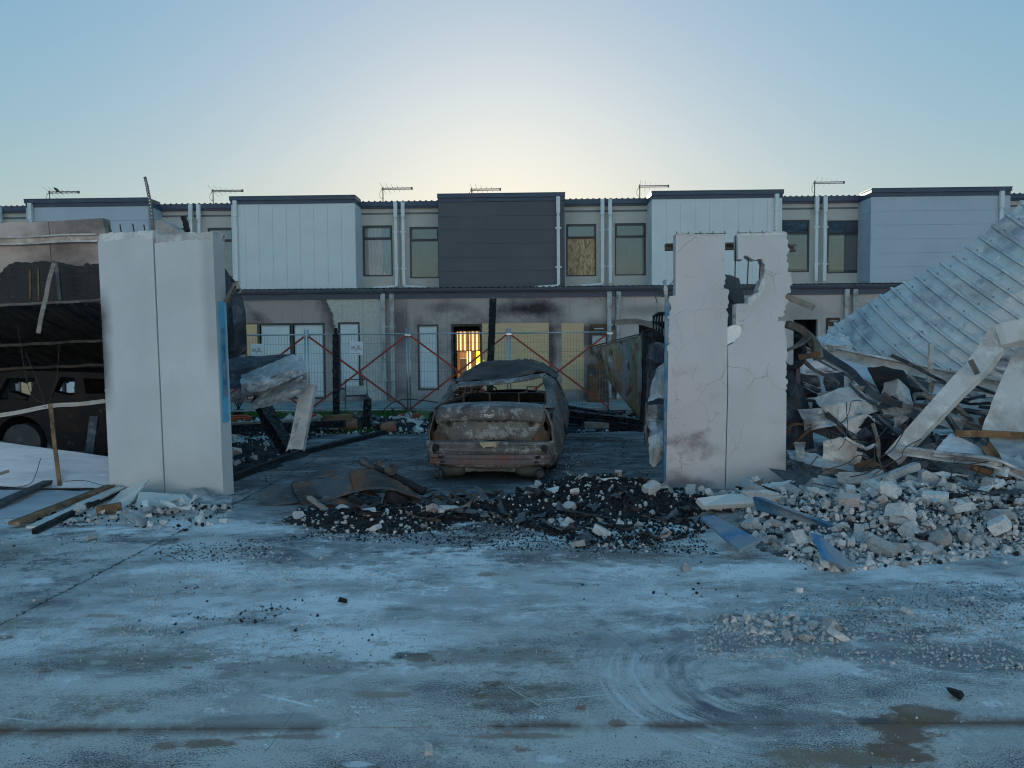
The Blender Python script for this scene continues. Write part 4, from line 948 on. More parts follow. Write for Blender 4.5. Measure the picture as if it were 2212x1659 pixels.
# blue painted jamb plate on the pier's end
side = Vector((PL.n.x, PL.n.y, 0))
q0 = PL.p + PL.d*(a3+.012)
def side_strip(name, z0, z1, w0, w1, off, mat, par, seed):
    return MB().prism([(a3+.004+off, w0, z0), (a3+.004+off, w1, z0+.03), (a3+.004+off, w1, z1), (a3+.004+off, w0, z1)], (.02,0,0)).build(name, M[mat], par)
zb0, zb1 = W(486,918,8.85).z, W(480,656,8.85).z
pj = PL.frame('blue_steel_jamb', 'bright blue steel jamb on the inner end of the left pier', 'steel post'); pj.rotation_euler[1] = -.016
mb = MB(); mb.box(a3+.004, a3+.012, .03, .135, zb0, zb1); mb.box(a3+.0125,a3+.03,.127,.135,zb0+.02,zb1-.01); mb.build('flange', M['blue_paint'], pj, bevel=.002)
mb = MB(); mb.box(a3+.0155, a3+.022, .06, .11, zb0+.3, zb1-.3); mb.build('web', M['blue_faded'], pj)
# the bent bracket arm above it
c1, c2 = W(489,652,8.95), W(510,612,8.9)
e = tag(empty('bracket_arm', c1), 'bent steel arm with a punched plate above the blue jamb', 'bracket')
MB().sweep([c1-c1, c2-c1], rect(.05,.04)).build('arm', M['steel_brown'], e)
pts = [W(507,607,8.88),W(514,606,8.88),W(523,631,8.88),W(514,636,8.88)]
cc = (W(514.5,627,8.88)-c1); ring = []
outer = [p-c1 for p in pts]; N_ = 20; mb = MB(); per = []
for k in range(N_):
    t = k/N_*4; i = int(t); per.append(outer[i].lerp(outer[(i+1)%4], t-i))
ctr = cc; ang0 = [math.atan2(p.z-ctr.z, p.x-ctr.x) for p in per]
inn = [ctr+Vector((math.cos(a)*.021,0,math.sin(a)*.017)) for a in ang0]
for k in range(N_): mb.add([per[k],per[(k+1)%N_],inn[(k+1)%N_],inn[k]],[(0,1,2,3)])
mb.build('punched_plate', M['steel_brown'], e)
# strap rising above the pier
pts = [W(331,515,9.15),W(329,470,9.15),W(325,440,9.15),W(320,415,9.15),W(317,398,9.15),W(313,382,9.15)]
o = MB().sweep(crom(pts,3), rect(.034,.012), up=Vector((0,-1,0))).build('perforated_strap', M['steel_brown'], None); tag(o, 'tall bent perforated strap sticking up from the left pier', 'strap')
mb = MB()
for k, p in enumerate(crom(pts,4)):
    if 3 < k < 19: mb.cyl(p+Vector((0,-.0125,0)),(0,1,0),.006,.006,.025,8)
mb.build('strap_hole', M['sign_white'], o)  # white discs stand in for bright sky through the holes
o = rough_beam([W(404,500,9.35),W(402,485,9.35),W(396,468,9.35)], .06,.05,.02,.012,22,5).build('charred_stub', M['char']); tag(o, 'short charred stub on top of the left pier', 'timber')
PW = Plane2(W(338,520,12.5), W(395,520,12.2))
o = PW.slab(jag(poly_px(PW,[(336,560),(336,475),(352,478),(395,505),(410,560)]),{1,2,3},.06,.01,8),.15).build('slab', M['block_pink'], PW.frame('gable_fragment','grey sloping wall remnant behind the top of the left pier','wall fragment'))

# back wall, burnt lining and collapsed roof of the left garage
PB = Plane2(W(-120,560,10.7), W(225,560,10.6))
M['band'] = burnt_wall('baked_parapet', 3.3, (0.50,0.42,0.39), (0.17,0.14,0.13), (0.62,0.57,0.53), .62, .66)
pb = PB.frame('parapet_wall', 'pink-grey baked wall over the left garage opening', 'wall')
for pts in ([(-330,660),(-330,484),(104,478.5),(117,660)], [(105.5,478.5),(222,471),(227,500),(235,660),(118.5,660)]):
    PB.slab(jag(poly_px(PB,pts),{1},.09,.006,len(pts)),.18).build('wall_panel', M['band'], pb)
MB().sweep([W(-250,526,10.55),W(0,521,10.55),W(60,520,10.55),W(140,515,10.5),W(213,514,10.5)], csec(.08,.11), up=Vector((0,0,1))).build('purlin', M['zinc_pale'], None)
tag(bpy.data.objects['purlin'], 'warped steel purlin across the parapet of the left garage', 'purlin')
PC = Plane2(W(-120,620,10.4), W(225,620,10.35))
pc = PC.frame('charred_lining', 'alligatored charred board above the left garage opening', 'board')
ed = [(-330,585),(0,590),(8,580),(27,569),(75,565),(117,564),(135,568),(152,572),(165,575),(179,575),(186,567),(200,570),(217,569),(220,648),(120,652),(0,657),(-330,664)]
PC.slab(jag(poly_px(PC,ed),set(range(1,13)),.04,.012,9),.05).build('board', M['char_board'], pc)
for u, w_ in ((66,2.5),(84,2)): PC.slab(poly_px(PC,[(u-w_,582),(u+w_*.4,580),(u+w_,645),(u-w_*.5,650)]),.012,-.013).build('bare_patch', M['timber_brown'], pc)
o = MB().sweep(crom([W(121,566,10.2),W(126,600,10.2),W(130,648,10.2)],3), csec(.045,.03,.004,.008), up=Vector((0,-1,0))).build('batten', M['zinc_dark']); tag(o,'short dark batten hanging on the charred board','batten')
o = MB().sweep(crom([W(117,568,10.0),W(105,610,10.0),W(100,640,10.0),W(90,680,9.95),W(83,720,9.95)],4), rect(.055,.012), up=Vector((0,-1,0))).build('hanging_strap', M['timber_grey']); tag(o,'long pale strap hanging down in front of the charred board','strap')
M['soot_brown'] = std('sooty_brown_timber', (0.085,0.07,0.055), [((0.03,0.03,0.03),3,.45,.6),((0.14,0.12,0.10),8,.6,.7)], .85, bump=(20,.4,.01))
for i, (a, b, w_, lab, mt) in enumerate([(W(-250,665,10.3),W(220,648,10.2),.06,'thin brown rail under the charred board','steel_brown'),(W(-250,752,10.9),W(222,735,10.8),.07,'upper brown purlin under the collapsed left roof','soot_brown'),(W(-250,800,11.8),W(224,788,11.6),.07,'lower brown purlin under the collapsed left roof','soot_brown')]):
    o = rough_beam([a,a.lerp(b,.55)+Vector((0,0,-.025)),b],w_*.8,w_*.55,.12,.012,5,i).build('roof_purlin', M[mt]); tag(o, lab, 'purlin')
# collapsed roof: its sooty underside slopes down to the back
e = empty('collapsed_roof', W(100,700,11.5), 0, 'sooty underside of the collapsed roof in the left garage', 'roof')
M['soot_metal'] = std('sooty_roof_sheet', (0.06,0.06,0.062), [((0.11,0.10,0.09),2.0,.48,.66,(3,.5,1)),((0.03,0.031,0.034),3,.5,.7)], .6, .1, bump=(12,.3,.02))
c = e.location; n0, f0 = W(100,655,10.45).z, 1.36
x = W(-420,700,10.5).x; k = 0; xe = W(250,700,10.5).x
while x < xe - .35:
    mb = MB()
    for s_ in range(3):
        xx = x+s_*.19; mb.sweep([(xx+.095,10.45,n0),(xx+.095,14.6,f0-.25)], [(-.095,0),(.05,0),(.06,.035),(.088,.035),(.095,0),(.095,.006),(-.095,.006)], up=Vector((0,0,-1)))
    o = mb.build('roof_sheet', M['soot_metal'], e, recalc=False); o.location = -c
    x += .575
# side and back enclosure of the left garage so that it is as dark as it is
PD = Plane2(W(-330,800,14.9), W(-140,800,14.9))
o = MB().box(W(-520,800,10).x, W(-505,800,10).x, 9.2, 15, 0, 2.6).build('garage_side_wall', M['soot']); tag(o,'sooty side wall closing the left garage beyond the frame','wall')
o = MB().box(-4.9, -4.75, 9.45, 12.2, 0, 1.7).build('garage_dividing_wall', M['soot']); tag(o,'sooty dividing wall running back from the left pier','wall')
# white bent door rail and the hanging strap on it
o = MB().sweep(crom([W(-200,915,9.75),W(0,897,9.75),W(108,877,9.7),W(170,873,9.7),W(229,866,9.6)],4), csec(.05,.05,.006,.012), up=Vector((0,0,1))).build('door_rail', M['zinc_pale']); tag(o,'pale bent door rail across the left garage opening','rail')
o = MB().sweep(crom([W(108,872,9.6),W(112,900,9.55),W(117,950,9.5),W(123,1000,9.4),W(129,1050,9.35)],4), rect(.05,.012), up=Vector((0,-1,0))).build('hanging_strap', M['timber_brown']); tag(o,'mottled brown strap hanging from the bent door rail','strap')
mb = MB()
for q in ([W(38,700,10.4),W(62,840,9.9),W(95,872,9.75)],[W(55,760,10.2),W(90,850,9.8),W(95,880,9.7)],[W(128,745,10.3),W(120,830,9.9),W(98,880,9.7)],[W(88,990,9.4),W(70,1040,9.35),W(40,1052,9.3)],[W(140,1040,9.3),W(180,1038,9.3),W(228,1050,9.25)]): mb.tube(crom(q,5),.004,4)
o = mb.build('loose_wires', M['rebar']); tag(o,'thin burnt wires dangling in the left garage opening','wires')
# fallen door leaf leaning along the opening
M['door_leaf'] = std('ashy_door_leaf', (0.62,0.64,0.67), [((0.46,0.49,0.54),1.4,.42,.64,(.6,1,6)),((0.74,0.75,0.76),3,.55,.68,(1,1,5)),((0.10,0.10,0.11),9,.69,.76)], .55, .15, bump=(5,.2,.02))
e = empty('garage_door_leaf', W(100,1050,9.35), 0, 'fallen pale garage door leaf leaning across the left opening', 'garage door'); c = e.location
lv = [(955,985),(978,1002),(1000,1019),(1024,1036),(1050,1052)]
for k in range(4):
    ya, yb = 9.75-.1*k, 9.75-.1*(k+1)
    g_ = [[W(-260,lv[k][0]-36,ya)-c, W(0,lv[k][0],ya)-c, W(238,lv[k][1]+2,ya-.05)-c],[W(-260,lv[k+1][0]-36,yb)-c,W(0,lv[k+1][0],yb)-c,W(238,lv[k+1][1]+2,yb-.05)-c]]
    patch(g_,10,4,.012,.008,3,2).build('door_slat', M['door_leaf'], e)
e2 = patch([[W(-200,1062,9.2),W(60,1058,9.15),W(200,1062,9.1)],[W(-200,1150,7.7),W(0,1140,7.75),W(110,1130,7.9)]],8,8,.006,.006,4,5); 
for i, p in enumerate(e2.v): e2.v[i] = (p[0],p[1],max(.006,min(p[2],.05))+.004*mn.noise(Vector(p)*5))
o = e2.build('flat_door_sheet', M['door_leaf']); tag(o,'pale sheet lying flat on the concrete in front of the left garage','sheet')

# burnt car standing across the left garage
c = Vector((W(40,900,11.7).x, 11.7, 0))
e = empty('burnt_wagon', c, 0, 'burnt out wagon standing in the dark left garage', 'car')
M['wreck_dark'] = std('burnt_dark_body', (0.02,0.019,0.019), [((0.055,0.03,0.018),1.6,.52,.64),((0.02,0.02,0.022),2.6,.45,.62),((0.09,0.085,0.08),4,.64,.74)], .75, .1, bump=(16,.4,.01))
def loc(u, v): p = W(u, v, 11.7); return (p.x-c.x, p.z)
out = [(-150,880),(-60,868),(30,862),(60,866),(110,860),(160,852),(235,850),(290,862),(310,900),(310,975),(115,975)]
arch = []
ca = loc(45,950)
for k in range(9):
    a = math.pi*(.02+k/8*.96); arch.append((ca[0]+.40*math.cos(a), ca[1]-.05+.42*math.sin(a)))
poly = [loc(*q) for q in out]+arch+[loc(-150,975)]
MB().prism([(a,0,b) for a,b in poly],(0,1.6,0)).build('body', M['wreck_dark'], e)
for q in ([(-40,868),(-10,816),(5,812),(14,815),(-15,868)],[(58,868),(76,814),(100,812),(128,815),(104,866)],[(158,866),(160,815),(178,815),(186,866)],[(240,860),(226,818),(236,818),(262,860)]):
    MB().prism([(a,.02,b) for a,b in (loc(*z) for z in q)],(0,.12,0)).build('pillar', M['wreck_dark'], e); MB().prism([(a,1.45,b) for a,b in (loc(z[0]*.93+8,z[1]) for z in q)],(0,.1,0)).build('pillar', M['wreck_dark'], e)
MB().prism([(a,0,b) for a,b in (loc(*z) for z in [(-40,812),(40,800),(240,806),(250,820),(120,814),(-10,818)])],(0,1.6,0)).build('roof', M['wreck_dark'], e)
for q in ([(14,846),(60,862),(14,866)],[(104,845),(158,858),(158,868),(104,868)]): MB().prism([(a,.05,b) for a,b in (loc(*z) for z in q)],(0,.2,0)).build('seat_remains', M['soot'], e)
MB().tube(crom([(loc(138,842)[0],.3,loc(138,842)[1]),(loc(142,836)[0],.3,loc(142,836)[1]),(loc(155,836)[0],.3,loc(155,836)[1]),(loc(158,850)[0],.3,loc(158,850)[1])],4),.02,6).build('headrest_frame', M['soot'], e)
MB().lathe((ca[0],.02,.30),(0,1,0),[(0,.05),(.01,.20),(-.02,.27),(0,.29),(.18,.29),(.18,.05)],24).build('wheel', M['zinc_dark'], e)
for u, v0, v1, nm in ((193,905,985,'leaning dark prop in the left garage'),):
    o = MB().beam(W(205,900,10.6),W(193,985,10.4),.11,.06).build('dark_prop', M['zinc_dark']); tag(o,nm,'prop')

# sheets of roofing crumpled between the left pier and the lawn
def sheet(name, grid, mat, label, nu=8, nv=8, amp=.02, freq=2.2, seed=0, rag=.0, fine=.0, cat='metal sheet', th=.004):
    o = patch([[W(*q) for q in r] for r in grid], nu, nv, th, amp*.75, freq*1.5, seed, max(rag,.006), fine, crease=True).build(name, M[mat], None, smooth=False); tag(o, label, cat); return o
sheet('curled_sheet', [[(455,545,10.4),(485,580,10.3),(508,612,10.2)],[(455,640,10.5),(500,640,10.2),(527,652,10.3)],[(470,700,10.3),(508,700,10.1),(533,690,10.3)],[(475,778,10.4),(505,774,10.2),(535,764,10.4)]], 'zinc_dark', 'tall dark curled roofing sheet standing behind the blue jamb', 8, 8, .02, 2.5, 1)
sheet('curled_strip', [[(492,668,9.2),(500,660,9.15),(512,662,9.2)],[(496,700,9.2),(506,705,9.1),(516,690,9.2)],[(496,740,9.2),(504,742,9.15),(510,728,9.2)]], 'zinc_dark', 'dark curled metal strip peeling away beside the blue jamb', 6, 8, .01, 4, 2)
sheet('bent_sheet', [[(480,768,10.8),(560,766,10.9),(640,762,11)],[(480,800,10.5),(540,790,10.6),(590,800,10.8)],[(480,840,10.4),(520,838,10.4),(545,842,10.5)]], 'zinc_dark', 'dark sheet folded back behind the crumpled silver sheet', 8, 8, .03, 2, 3)
sheet('crumpled_sheet', [[(520,808,10.3),(575,785,10.35),(634,763,10.4),(652,770,10.5)],[(519,830,10.1),(570,822,10.1),(630,795,10.15),(664,795,10.3)],[(521,850,10.15),(560,846,10.1),(620,826,10.1),(665,806,10.25)],[(540,863,10.3),(570,855,10.3),(620,836,10.3),(662,812,10.4)]], 'zinc', 'crumpled silver roofing sheet hanging right of the left pier', 9, 8, .035, 2.4, 4, .01, .006)
sheet('crumpled_sheet', [[(560,850,10.35),(600,835,10.3),(664,806,10.35)],[(545,866,10.2),(600,850,10.1),(662,830,10.2)],[(532,889,10.2),(590,876,10.15),(657,851,10.25)]], 'zinc', 'lower silver roofing sheet hanging under the crumpled one', 10, 8, .03, 2.6, 5, .01, .006)
e = empty('leaning_channel', W(635,970,10.2), 0, 'scorched steel channel leaning on the garage floor left of the car', 'steel channel'); c = e.location
MB().sweep([W(668,832,10.6)-c,W(640,972,10.25)-c], csec(.10,.20,.008,.02), up=Vector((-1,0,-.1))).build('channel', M['zinc_pale'], e)
MB().prism([W(640,905,10.3)-c,W(617,976,10.2)-c,W(632,966,10.25)-c,W(655,900,10.4)-c],(0,.01,0)).build('torn_flange', M['zinc'], e)
o = rough_beam([W(560,860,11.2),W(582,905,11),W(622,972,10.8)],.19,.15,.05,.016,14,11).build('charred_beam', M['char']); tag(o,'thick charred beam leaning under the crumpled silver sheet','timber')
# ---------------------------------------------------------------- the burnt sedan
def wreck_mat(name, base, rust, ash, dark, rl=.52, al=.56, dl=.50, vo=True):
    m = Mat(name)
    c = m.mix(m.rng(m.noise(m.co(), 2.2, 8, .62), dl-.08, dl+.12), base, dark)
    c = m.mix(m.rng(m.noise(m.co(loc=(4,2,7), scale=(1,1,.7)), 2.4, 9, .66, .5), rl, rl+.08), c, rust)
    f = m.rng(m.noise(m.co(loc=(9,5,1)), 7.0, 9, .72), al, al+.05)
    if vo:
        v = m.n('ShaderNodeTexVoronoi', feature='DISTANCE_TO_EDGE'); v.inputs['Scale'].default_value = 26; m.l(m.co(), v.inputs['Vector'])
        f = m.math('MULTIPLY', f, m.rng(v.outputs[0], .02, .12, .35, 1.0))
    c = m.mix(m.math('MULTIPLY', f, .8), c, ash)
    m.base(c); m.rough(m.rng(f, 0, 1, .62, .9)); m.metal(.15); m.b.inputs['Specular IOR Level'].default_value = .3
    m.bump(m.noise(m.co(), 22, 7, .68), .35, .008); m.bump(m.noise(m.co(), 4, 5, .6), .3, .03); return m.m
M['car_body'] = wreck_mat('burnt_car_body', (0.15,0.142,0.13), (0.14,0.09,0.058), (0.33,0.335,0.33), (0.06,0.058,0.056), .55, .55)
M['car_ash'] = wreck_mat('ash_flaked_steel', (0.155,0.15,0.14), (0.13,0.092,0.065), (0.38,0.395,0.40), (0.07,0.07,0.072), .60, .52)
M['car_rust'] = wreck_mat('rusted_car_steel', (0.085,0.06,0.045), (0.135,0.07,0.038), (0.22,0.205,0.19), (0.04,0.036,0.034), .53, .60)
M['car_brown'] = wreck_mat('brown_scaled_steel', (0.07,0.053,0.044), (0.15,0.078,0.038), (0.20,0.19,0.18), (0.035,0.031,0.03), .58, .63)
M['car_bar'] = wreck_mat('scaled_bumper_bar', (0.15,0.13,0.13), (0.16,0.085,0.075), (0.32,0.33,0.35), (0.06,0.06,0.07), .48, .58)
M['car_inside'] = std('burnt_interior', (0.016,0.016,0.017), [((0.04,0.038,0.036),6,.5,.7)], .9, bump=(18,.5,.02))
M['muffler'] = std('muffler_steel', (0.085,0.08,0.072), [((0.05,0.048,0.045),5,.45,.65),((0.13,0.11,0.09),7,.58,.7)], .7, .3)

CAR_YAW = R(-5.5)
cb = W(1058, 1000, 9.78)
car = empty('burnt_sedan', (cb.x, 9.78, 0), CAR_YAW, 'burnt out rusted sedan seen from behind on the garage floor', 'car')
def hw(y):
    if y < .7: return .775 + .125*math.sin(min(1, y/.7)*math.pi/2)
    if y > 3.9: return .90 - .14*((y-3.9)/.8)**2
    return .90
def belt(y): return .90 + .02*min(1, y/.8) - .05*max(0, (y-2.6)/2.1)
WH = ((1.0, .27), (3.75, .27))
def sill(y):
    z = .15
    for yc, zc in WH:
        d = abs(y-yc)
        if d < .37: z = max(z, zc+.02+math.sqrt(.37**2-d**2))
    return z
def side_panel(name, s_, y0, y1, mat, dz=0.0):
    ny, nz = max(3, int((y1-y0)/.05)), 10; g_ = []
    for j in range(nz+1):
        row = []
        for i in range(ny+1):
            y = y0+(y1-y0)*i/ny; za, zb = sill(y), belt(y)+dz; t = j/nz; z = za+(zb-za)*t
            zz = (z-.15)/.77
            x = hw(y)*(.895 + .125*math.sin(math.pi*min(1,max(0,zz*.92+.06)))) - .03*max(0,zz-.75)*4*.3
            fl = 0
            for yc, zc in WH:
                d = math.hypot(y-yc, z-zc)
                if d < .47: fl = max(fl, .018*(1-(d-.37)/.10))
            row.append(Vector((s_*(x+fl), y, z)))
        g_.append(row)
    return patch(g_, 1, 1, .012*s_, .012, 2.6, int(y0*7)+(3 if s_ > 0 else 0), 0, .003).build(name, M[mat], car, smooth=True)
for s_ in (-1, 1):
    patch([[Vector((s_*.70,.02,.935)),Vector((s_*.765,.10,.925)),Vector((s_*.80,.25,.90))],[Vector((s_*.705,.3,.955)),Vector((s_*.77,.34,.945)),Vector((s_*.825,.42,.905))],[Vector((s_*.70,.60,.945)),Vector((s_*.77,.62,.935)),Vector((s_*.83,.66,.90))]],4,4,.01*s_,.004,6,int(5+s_)).build('shoulder', M['car_body'], car, smooth=True)
    side_panel('quarter_panel', s_, .04, 1.62, 'car_body'); side_panel('door', s_, 1.63, 2.58, 'car_body', -.01); side_panel('door', s_, 2.59, 3.36, 'car_body', -.01); side_panel('front_wing', s_, 3.37, 4.66, 'car_body')
# rear face: what is left behind the missing bumper skin
def xr(z): return .73 + .11*math.sin(math.pi*min(1,max(0,(z-.05)/1.0)))
def ry(s_, z, off=0.0): return off + .13*abs(s_)**3.2
# back panel with stepped ribs
g_ = []
for z, o_ in ((.50,.05),(.485,-.02),(.455,-.035),(.45,-.015),(.42,-.02),(.415,-.04),(.38,-.045),(.335,-.02),(.30,.0),(.26,.03)):
    g_.append([Vector((s_*xr(z), ry(s_, z, o_), z)) for s_ in [k/8-1 for k in range(17)]])
patch(g_, 1, 1, .01, .006, 6, 3, .004, .002).build('back_panel', M['car_ash'], car, smooth=False)
# lamp sockets with their holes, left and right, and the pair on the boot lid
def holed_plate(outer, c, rx, rz, tilt, N=24, depth=.03):
    n = len(outer); per = []; L = [0]
    for i in range(n): L.append(L[-1] + (Vector(outer[(i+1)%n])-Vector(outer[i])).length)
    for k in range(N):
        d = L[-1]*k/N; i = max(j for j in range(n) if L[j] <= d); t = (d-L[i])/(L[i+1]-L[i]); per.append(Vector(outer[i]).lerp(Vector(outer[(i+1)%n]), t))
    c = Vector(c); mb = MB(); inn, inn2 = [], []
    for p in per:
        a = math.atan2(p.z-c.z, p.x-c.x); q = Vector((rx*math.cos(a-tilt), 0, rz*math.sin(a-tilt))); q = Vector((q.x*math.cos(tilt)-q.z*math.sin(tilt), 0, q.x*math.sin(tilt)+q.z*math.cos(tilt)))
        inn.append(c+q); inn2.append(c+q*.92+Vector((0,depth,0)))
    for k in range(N):
        j = (k+1) % N; mb.add([per[k],per[j],inn[j],inn[k]],[(0,1,2,3)]); mb.add([inn[k],inn[j],inn2[j],inn2[k]],[(0,1,2,3)])
    return mb
for s_ in (-1, 1):
    O = [(.55,.50),(.76,.50),(.80,.60),(.80,.74),(.775,.83),(.69,.83),(.65,.70)]
    O3 = [Vector((s_*a, ry(a/.85, b, .055 if a < .7 else .03), b)) for a, b in O]
    if s_ < 0: O3 = O3[::-1]
    holed_plate(O3, (s_*.715, .085, .69), .028, .075, s_*.25).build('lamp_socket', M['car_rust'], car)
# boot lid: deck, lip, face and number plate recess
def lid_w(z): return .48 + .235*min(1, max(0, (z-.50)/.32))**.8
LID = ((.93,.62),(.965,.50),(.975,.30),(.965,.12),(.945,.03),(.915,-.005),(.86,-.01),(.80,.0),(.775,.02),(.765,.045),(.75,.05),(.66,.055),(.56,.06),(.51,.07))
g_ = []
for z, y in LID:
    w_ = lid_w(z) if y < .3 or z < .9 else .715 - .02*(y-.3)
    g_.append([Vector((s_*w_, y + .11*abs(s_*w_/.85)**3.0 + (.018*(1-abs(s_))**.5 if z < .77 and abs(s_) < .62 else 0), z - .05*abs(s_)**2.6)) for s_ in [k/10-1 for k in range(21)]])
lid = patch(g_, 1, 1, .012, .005, 5, 9, .0, .0025).build('boot_lid', M['car_ash'], car, smooth=True)
for s_ in (-1, 1):  # a dark disc stands in for the shade inside each bulb hole
    hole = MB().lathe((s_*.53, .04, .735), (.0,-1,0), [(0,.001),(.001,.026),(.006,.034),(.0,.05),(-.01,.055)], 14).build('bulb_hole', M['car_rust'], lid); MB().cyl((s_*.53,.034,.735),(0,-1,0),.027,.027,.003,14).build('bulb_hole_dark', M['car_inside'], lid)
for x in (-.13,-.005,.09,.19): MB().box(x-.028,x+.028,.03,.045,.742,.758).build('clip_slot', M['car_inside'], lid)  # slots drawn as dark blocks, their shade put into the colour
# what remains of the badge: an open ring
ring = [Vector((.066*math.cos(a), -.016, .858+.05*math.sin(a))) for a in [R(115+k*310/18) for k in range(19)]]
bad = MB().tube(ring, .0055, 6, scale=[.4]+[1]*17+[.4]).build('badge_ring', M['zinc_pale'], lid, smooth=True)
MB().tube(crom([(-.052,-.016,.845),(-.02,-.016,.838),(0,-.016,.826),(.02,-.016,.838),(.052,-.016,.845)],4),.010,6).build('badge_bar', M['zinc_pale'], lid, smooth=True)
# bumper beam, brackets, valance
def bowed(z0, z1, y0, dep, half, bow=.10, n=12):
    pts = [Vector((half*(k/n*2-1), y0+bow*abs(k/n*2-1)**2.6, (z0+z1)/2)) for k in range(n+1)]
    h = (z1-z0)/2; return MB().sweep(pts, [(-dep/2,-h),(dep/2,-h),(dep/2,-h*.25),(dep*.35,-h*.1),(dep*.35,h*.1),(dep/2,h*.25),(dep/2,h),(-dep/2,h)])
bowed(.215,.34,-.075,.07,.77).build('bumper_beam', M['car_bar'], car, bevel=.004)
for s_ in (-1, 1):  # holes here are dark pieces laid on, shade put into their colour
    MB().box(s_*.62-.03,s_*.62+.03,-.098,-.06,.295,.325).build('beam_hole', M['car_inside'], car); MB().box(s_*.60-.025,s_*.60+.025,-.092,-.06,.235,.258).build('beam_hole', M['car_inside'], car)
    MB().lathe((s_*.70,.02,.415),(0,-1,0),[(0,.001),(.05,.001),(.051,.03),(.06,.036),(.055,.042),(0,.045)],14).build('round_hole', M['car_inside'], car)
    patch([[Vector((s_*.72,.0,.50)),Vector((s_*.80,.03,.51)),Vector((s_*.84,.14,.50))],[Vector((s_*.74,-.01,.36)),Vector((s_*.81,.05,.37)),Vector((s_*.85,.17,.36))],[Vector((s_*.73,.02,.20)),Vector((s_*.79,.08,.19)),Vector((s_*.82,.2,.17))]],5,5,.008,.015,7,int(4+s_),.015).build('corner_flange', M['car_ash'], car)
patch([[Vector((-.74+k*.185,.0+.10*abs(-1+k*.25)**2.6-.03,.215)) for k in range(9)],[Vector((-.72+k*.18,.0+.1*abs(-1+k*.25)**2.6-.02,.175)) for k in range(9)],[Vector((-.50+k*.125,.03,.16-.02*(1 if 1<k<7 else 0))) for k in range(9)],[Vector((-.48+k*.12,.05,.105+(.03 if k in (0,8) else 0))) for k in range(9)]],3,3,.006,.01,6,8,.012).build('valance', M['car_ash'], car)
MB().prism([(-.12,-.075,.50),(.12,-.075,.505),(.125,-.075,.485),(.095,-.075,.465),(.09,-.075,.425),(.055,-.075,.445),(-.04,-.075,.44),(-.07,-.075,.42),(-.09,-.075,.45),(-.115,-.075,.47)],(0,.02,0)).build('plate_bracket', std('pale_bracket', (0.42,0.36,0.24), [((0.25,0.2,0.13),8,.45,.65)], .8), car)
# silencers
for s_ in (-1, 1):
    mu = MB().sweep(crom([(s_*.34,.10,.13),(s_*.40,.08,.12),(s_*.60,.06,.12),(s_*.68,.05,.13)],3), [(.10*math.cos(2*math.pi*k/14),.085*math.sin(2*math.pi*k/14)) for k in range(14)], scale=[.45,.7,.85,.95,1,1,1,.95,.85,.6]).build('silencer', M['muffler'], car, smooth=True)
    MB().lathe((s_*.62,.02,.11),(s_*.25,-1,-.12),[(0,.05),(.10,.05),(.17,.056),(.175,.052),(.12,.045),(.03,.042),(.02,.001)],16).build('tailpipe', M['muffler'], mu, smooth=True)
# wheels: rims settled on what is left of the tyres
for yc, zc in WH:
    for s_ in (-1, 1):
        w = MB().lathe((s_*.80, yc, .26),(s_,0,0),[(-.19,.07),(-.18,.20),(-.17,.235),(-.14,.215),(-.02,.205),(.02,.235),(.03,.225),(.02,.18),(.0,.06),(.01,.001)],22).build('wheel', M['zinc_dark'], car, smooth=False)
        MB().lathe((s_*.80, yc, .26),(s_,0,0),[(-.17,.236),(-.15,.262),(-.05,.27),(.0,.262),(.015,.237)],22).build('tyre_cords', M['soot'], w)
        MB().cyl((s_*.70,yc,.26),(s_,0,0),.14,.14,.02,18).build('brake_disc', M['rust'], w)
# floor, tunnel and firewall keep the inside dark
MB().box(-.76,.76,.10,4.2,.20,.26).build('floor_pan', M['car_inside'], car); MB().box(-.72,.72,1.28,1.34,.26,.80).build('rear_bulkhead', M['car_inside'], car); MB().box(-.76,.76,3.30,3.36,.26,.86).build('firewall', M['car_inside'], car)
MB().box(-.70,.70,.72,1.30,.78,.82).build('parcel_shelf', M['car_inside'], car)
for s_ in (-1,1): MB().prism([(s_*.80,.1,.3),(s_*.80,.1,.85),(s_*.80,3.3,.85),(s_*.80,3.3,.2)],(-s_*.02,0,0)).build('inner_skin', M['car_inside'], car)
for x in (-.42,.42):
    mb = MB()
    for dx in (-.2,.2): mb.tube([(x+dx,1.95,.45),(x+dx,1.80,1.0)],.014,6)
    mb.tube([(x-.2,1.80,1.0),(x-.07,1.79,1.03),(x-.07,1.77,1.10),(x+.07,1.77,1.10),(x+.07,1.79,1.03),(x+.2,1.80,1.0)],.014,6); mb.tube([(x-.2,1.87,.72),(x+.2,1.87,.72)],.01,6)
    mb.build('seat_frame', M['steel_brown'], car)
mb = MB()
for x in (-.5,-.3,.1,.25,.45,.62): mb.tube([(x,1.2,.80),(x+.01,1.22,.90)],.01,5)
mb.tube([(.45,1.22,.90),(.62,1.22,.905)],.008,5); mb.tube(crom([(-.6,.8,.84),(-.4,.76,.87),(-.2,.78,.85)],4),.008,5); mb.build('shelf_hooks', M['steel_brown'], car)
MB().box(-.72,.72,3.05,3.3,.72,.93).build('dashboard', M['car_inside'], car)
MB().tube([Vector((-.38+.17*math.cos(a), 2.85-.06*math.sin(a), .93+.15*math.sin(a))) for a in [2*math.pi*k/20 for k in range(21)]],.012,6).build('steering_wheel', M['car_inside'], car)
